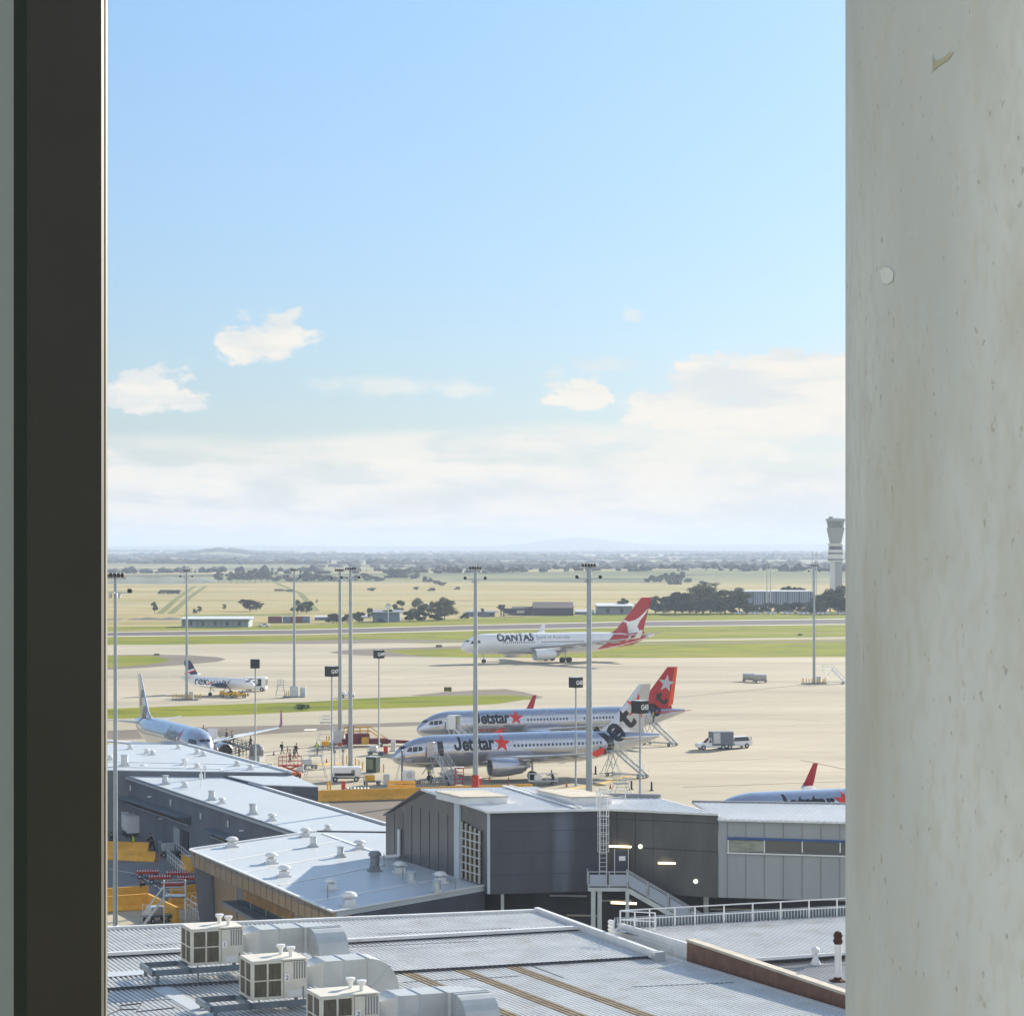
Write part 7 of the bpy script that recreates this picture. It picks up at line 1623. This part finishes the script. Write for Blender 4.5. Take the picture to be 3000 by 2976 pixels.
t = thing('dish_antenna', 'pale round dish on the roof of the blue flat shed', 'antenna', gp(1136, 1824)); hh = (1824 - 1784) / (F / gp(1136, 1824).y)
MB().tube((0, 3, 0), (0, 3, hh + .3), .25, 8).build('mount', m_galv, t); MB().lathe([(.05, .3), (.7, .1), (1.2, -.2), (1.25, -.25), (.6, .2), (.05, .4)], (0, 3, hh + 1.1), 'Y', 20).build('dish', m_wrail, t, smooth=True)
for px, w_, mm, lb in ((806, 40, w_rd, 'dull red container, leftmost by the runway'), (840, 22, w_b2, 'blue container between two dull red ones'), (870, 40, w_rd, 'dull red container behind the mast beyond the turboprop'), (898, 22, w_b2, 'blue container right of the second dull red one')):
    g = gp(px, 1824); s_ = F / g.y; t = thing('shipping_container', lb, 'container', g); MB().box((0, 0, 1.3), (w_ / s_, 2.4, 2.6), 0, .05).build('body', mm, t); MB().box((0, -1.24, 1.3), (w_ / s_ * .92, .04, 2.2)).build('side_panel', mm, t)
# dark odd silhouette: fire-training aircraft mock-up
t = thing('training_rig', 'dark long rig with a raised block, left of the dark hangar', 'structure', gp(1490, 1806)); s_ = F / gp(1490, 1806).y; q = 1 / s_
MB().ext([V((x * q, 0, z * q)) for x, z in ((-38, 28), (-20, 28), (-10, 24), (60, 24), (60, 6), (8, 4), (-10, 10))], (0, 3, 0)).build('body', w_dk, t); MB().box((-20 * q, 1.5, 31 * q), (20 * q, 2.4, 7 * q)).build('raised_block', w_dk, t)
MB().tube((-22 * q, 1, 0), (-22 * q, 1, 30 * q), .3, 8).tube((-14 * q, 1, 0), (-14 * q, 1, 30 * q), .3, 8).build('support', w_dk, t); MB().box((35 * q, -.1, 14 * q), (22 * q, .2, 8 * q)).build('pale_panel', m_stone, t)
t = thing('tilted_panel', 'dark tilted panel standing left of the dark rig', 'structure', gp(1413, 1806)); MB().ext([V((-5 * q, 0, 24 * q)), V((4 * q, 0, 24 * q)), V((9 * q, 0, 0)), V((2 * q, 0, 0))], (0, .8, 0)).build('panel', w_dk, t); MB().tube((0, .9, 0), (0, .9, 3), .15, 6).build('prop', w_dk, t)
# striped blue-grey shed
a, b_ = gp(2183, 1777), gp(2385, 1777); s_ = F / a.y; h = 44 / s_; t = thing('striped_warehouse', 'long blue-grey warehouse with vertical dark stripes behind the trees', 'warehouse', (a.x, a.y, 0))
MB().prism([(a.x, a.y), (b_.x, a.y), (b_.x, a.y + 30), (a.x, a.y + 30)], 0, h).build('wall', mat('blue_striped_wall', (.30, .36, .44), .6, var=.08, scale=.05), t, True)
n = 30
for k in range(n): x = a.x + (b_.x - a.x) * (k + .5) / n; MB().box((x, a.y - .08, h * .5), (.35 + .5 * (k % 5 == 3), .1, h * .98)).build('dark_stripe', mat('dark_stripe', (.06, .09, .15), .6), t, True)
MB().box(((a.x + b_.x) / 2, a.y + 15, h + .15), (b_.x - a.x + .6, 30.6, .3)).build('roof', w_w, t, True)
# control tower
D = 1580.0; xt = xat(2448, D); s_ = F / D; zt_ = lambda y: H - (y - YH) / s_
t = thing('control_tower', 'tall white control tower with a flared glass cab at the right', 'tower', (xt, D, 0)); m_tw = mat('tower_white', (.66, .68, .70), .6, var=.05, scale=.05); m_tg = mat('tower_grey', (.30, .32, .34), .5, var=.08, scale=.05)
MB().lathe([(17 / s_, 0), (17 / s_, zt_(1645))], (0, 0, 0), 'Z', 12).build('shaft', m_tw, t); MB().box((1.5, -17 / s_ + .3, zt_(1645) / 2), (4.6, 1.2, zt_(1645))).build('shaft_panel', m_tg, t)
MB().lathe([(22.5 / s_, zt_(1645)), (22.5 / s_, zt_(1610)), (20 / s_, zt_(1610)), (20 / s_, zt_(1600)), (23 / s_, zt_(1594)), (22 / s_, zt_(1592))], (0, 0, 0), 'Z', 16).build('mid_block', m_tw, t)
for y in (1639, 1621): MB().lathe([(22.8 / s_, zt_(y + 2)), (22.8 / s_, zt_(y - 2))], (0, 0, 0), 'Z', 16).build('window_band', m_glass, t)
MB().lathe([(20.5 / s_, zt_(1611)), (20.5 / s_, zt_(1600))], (0, 0, 0), 'Z', 16).build('window_band', m_glass, t)
MB().lathe([(17 / s_, zt_(1592)), (27 / s_, zt_(1546)), (25 / s_, zt_(1546))], (0, 0, 0), 'Z', 16).build('flared_body', m_tg, t)
MB().lathe([(23 / s_, zt_(1546)), (26 / s_, zt_(1526))], (0, 0, 0), 'Z', 16).build('glass_cab', mat('tower_glass', (.10, .14, .15), .15, spec=.8), t)
o = MB().lathe([(28 / s_, zt_(1527)), (29 / s_, zt_(1520)), (20 / s_, zt_(1518)), (.1, zt_(1517))], (0, 0, 0), 'Z', 16).build('roof', m_tg, t)
MB().box((-14 / s_, 0, zt_(1516)), (10 / s_, 3, 1.2)).build('roof_plant', m_mgrey, o); MB().tube((1, 0, zt_(1518)), (1, 0, zt_(1509)), .15, 6).build('antenna', m_galv, o)
# lattice masts
def lattice(px, by, ty, w_, label, arms=False):
    g = gp(px, by); s_ = F / g.y; h = (by - ty) / s_; t = thing('lattice_mast', label, 'mast', g); r = w_ / 2 / s_
    for (sx, sy) in ((-1, -1), (1, -1), (1, 1), (-1, 1)): MB().tube((sx * r, sy * r, 0), (sx * r * (.9 if arms else 1), sy * r * .9, h), .12, 6).build('leg', m_galv, t)
    b = MB(); k = 0
    while k * 3 < h - 3:
        z = k * 3
        for (p, q_) in (((-r, -r), (r, -r)), ((r, -r), (r, r)), ((-r, r), (-r, -r))): b.tube((*p, z), (*q_, z + 3), .08, 5)
        k += 1
    b.build('bracing', m_galv, t)
    if arms:
        for y, ww in ((1660, 34), (1653, 20)): z = (by - y) / s_; MB().bar((-ww / 2 / s_, 0, z), (ww / 2 / s_, 0, z), .6, .5).build('crossarm', m_mgrey, t)
lattice(2252, 1782, 1649, 12, 'lattice radio mast with crossarms behind the striped warehouse', True); lattice(2386, 1775, 1614, 12, 'tall thin lattice mast behind the lone light mast')
# parked cars beyond the runway
cp = car(gp(2152, 1799.5), R(5), 'pale car at the left end of the far parked row', m_white, 'car', 'cars parked beyond the runway')
for i, px in enumerate((2200, 2222, 2246, 2270, 2294, 2318, 2342, 2366, 2398, 2422, 2448)):
    dup(cp, gp(px, 1800), R((5, 175)[i % 2]), 'white car in the far row under the trees', group='cars parked beyond the runway')
c2 = car(gp(756, 1836), R(0), 'white car beside the long pale blue shed', m_white, 'car')
t = thing('service_vehicle', 'tiny dark service vehicle on the far grass behind the bushes', 'vehicle', gp(1116, 1824))
MB().box((0, 0, .8), (3.4, 1.6, .9), 0, .15).build('body', m_nv if 'm_nv' in globals() else m_navy, t); MB().box((-.2, 0, 1.5), (1.8, 1.4, .6), 0, .15).build('cabin', m_glass, t)
for x in (-1.1, 1.1): wheel(t, x, -.75, .35, .2)
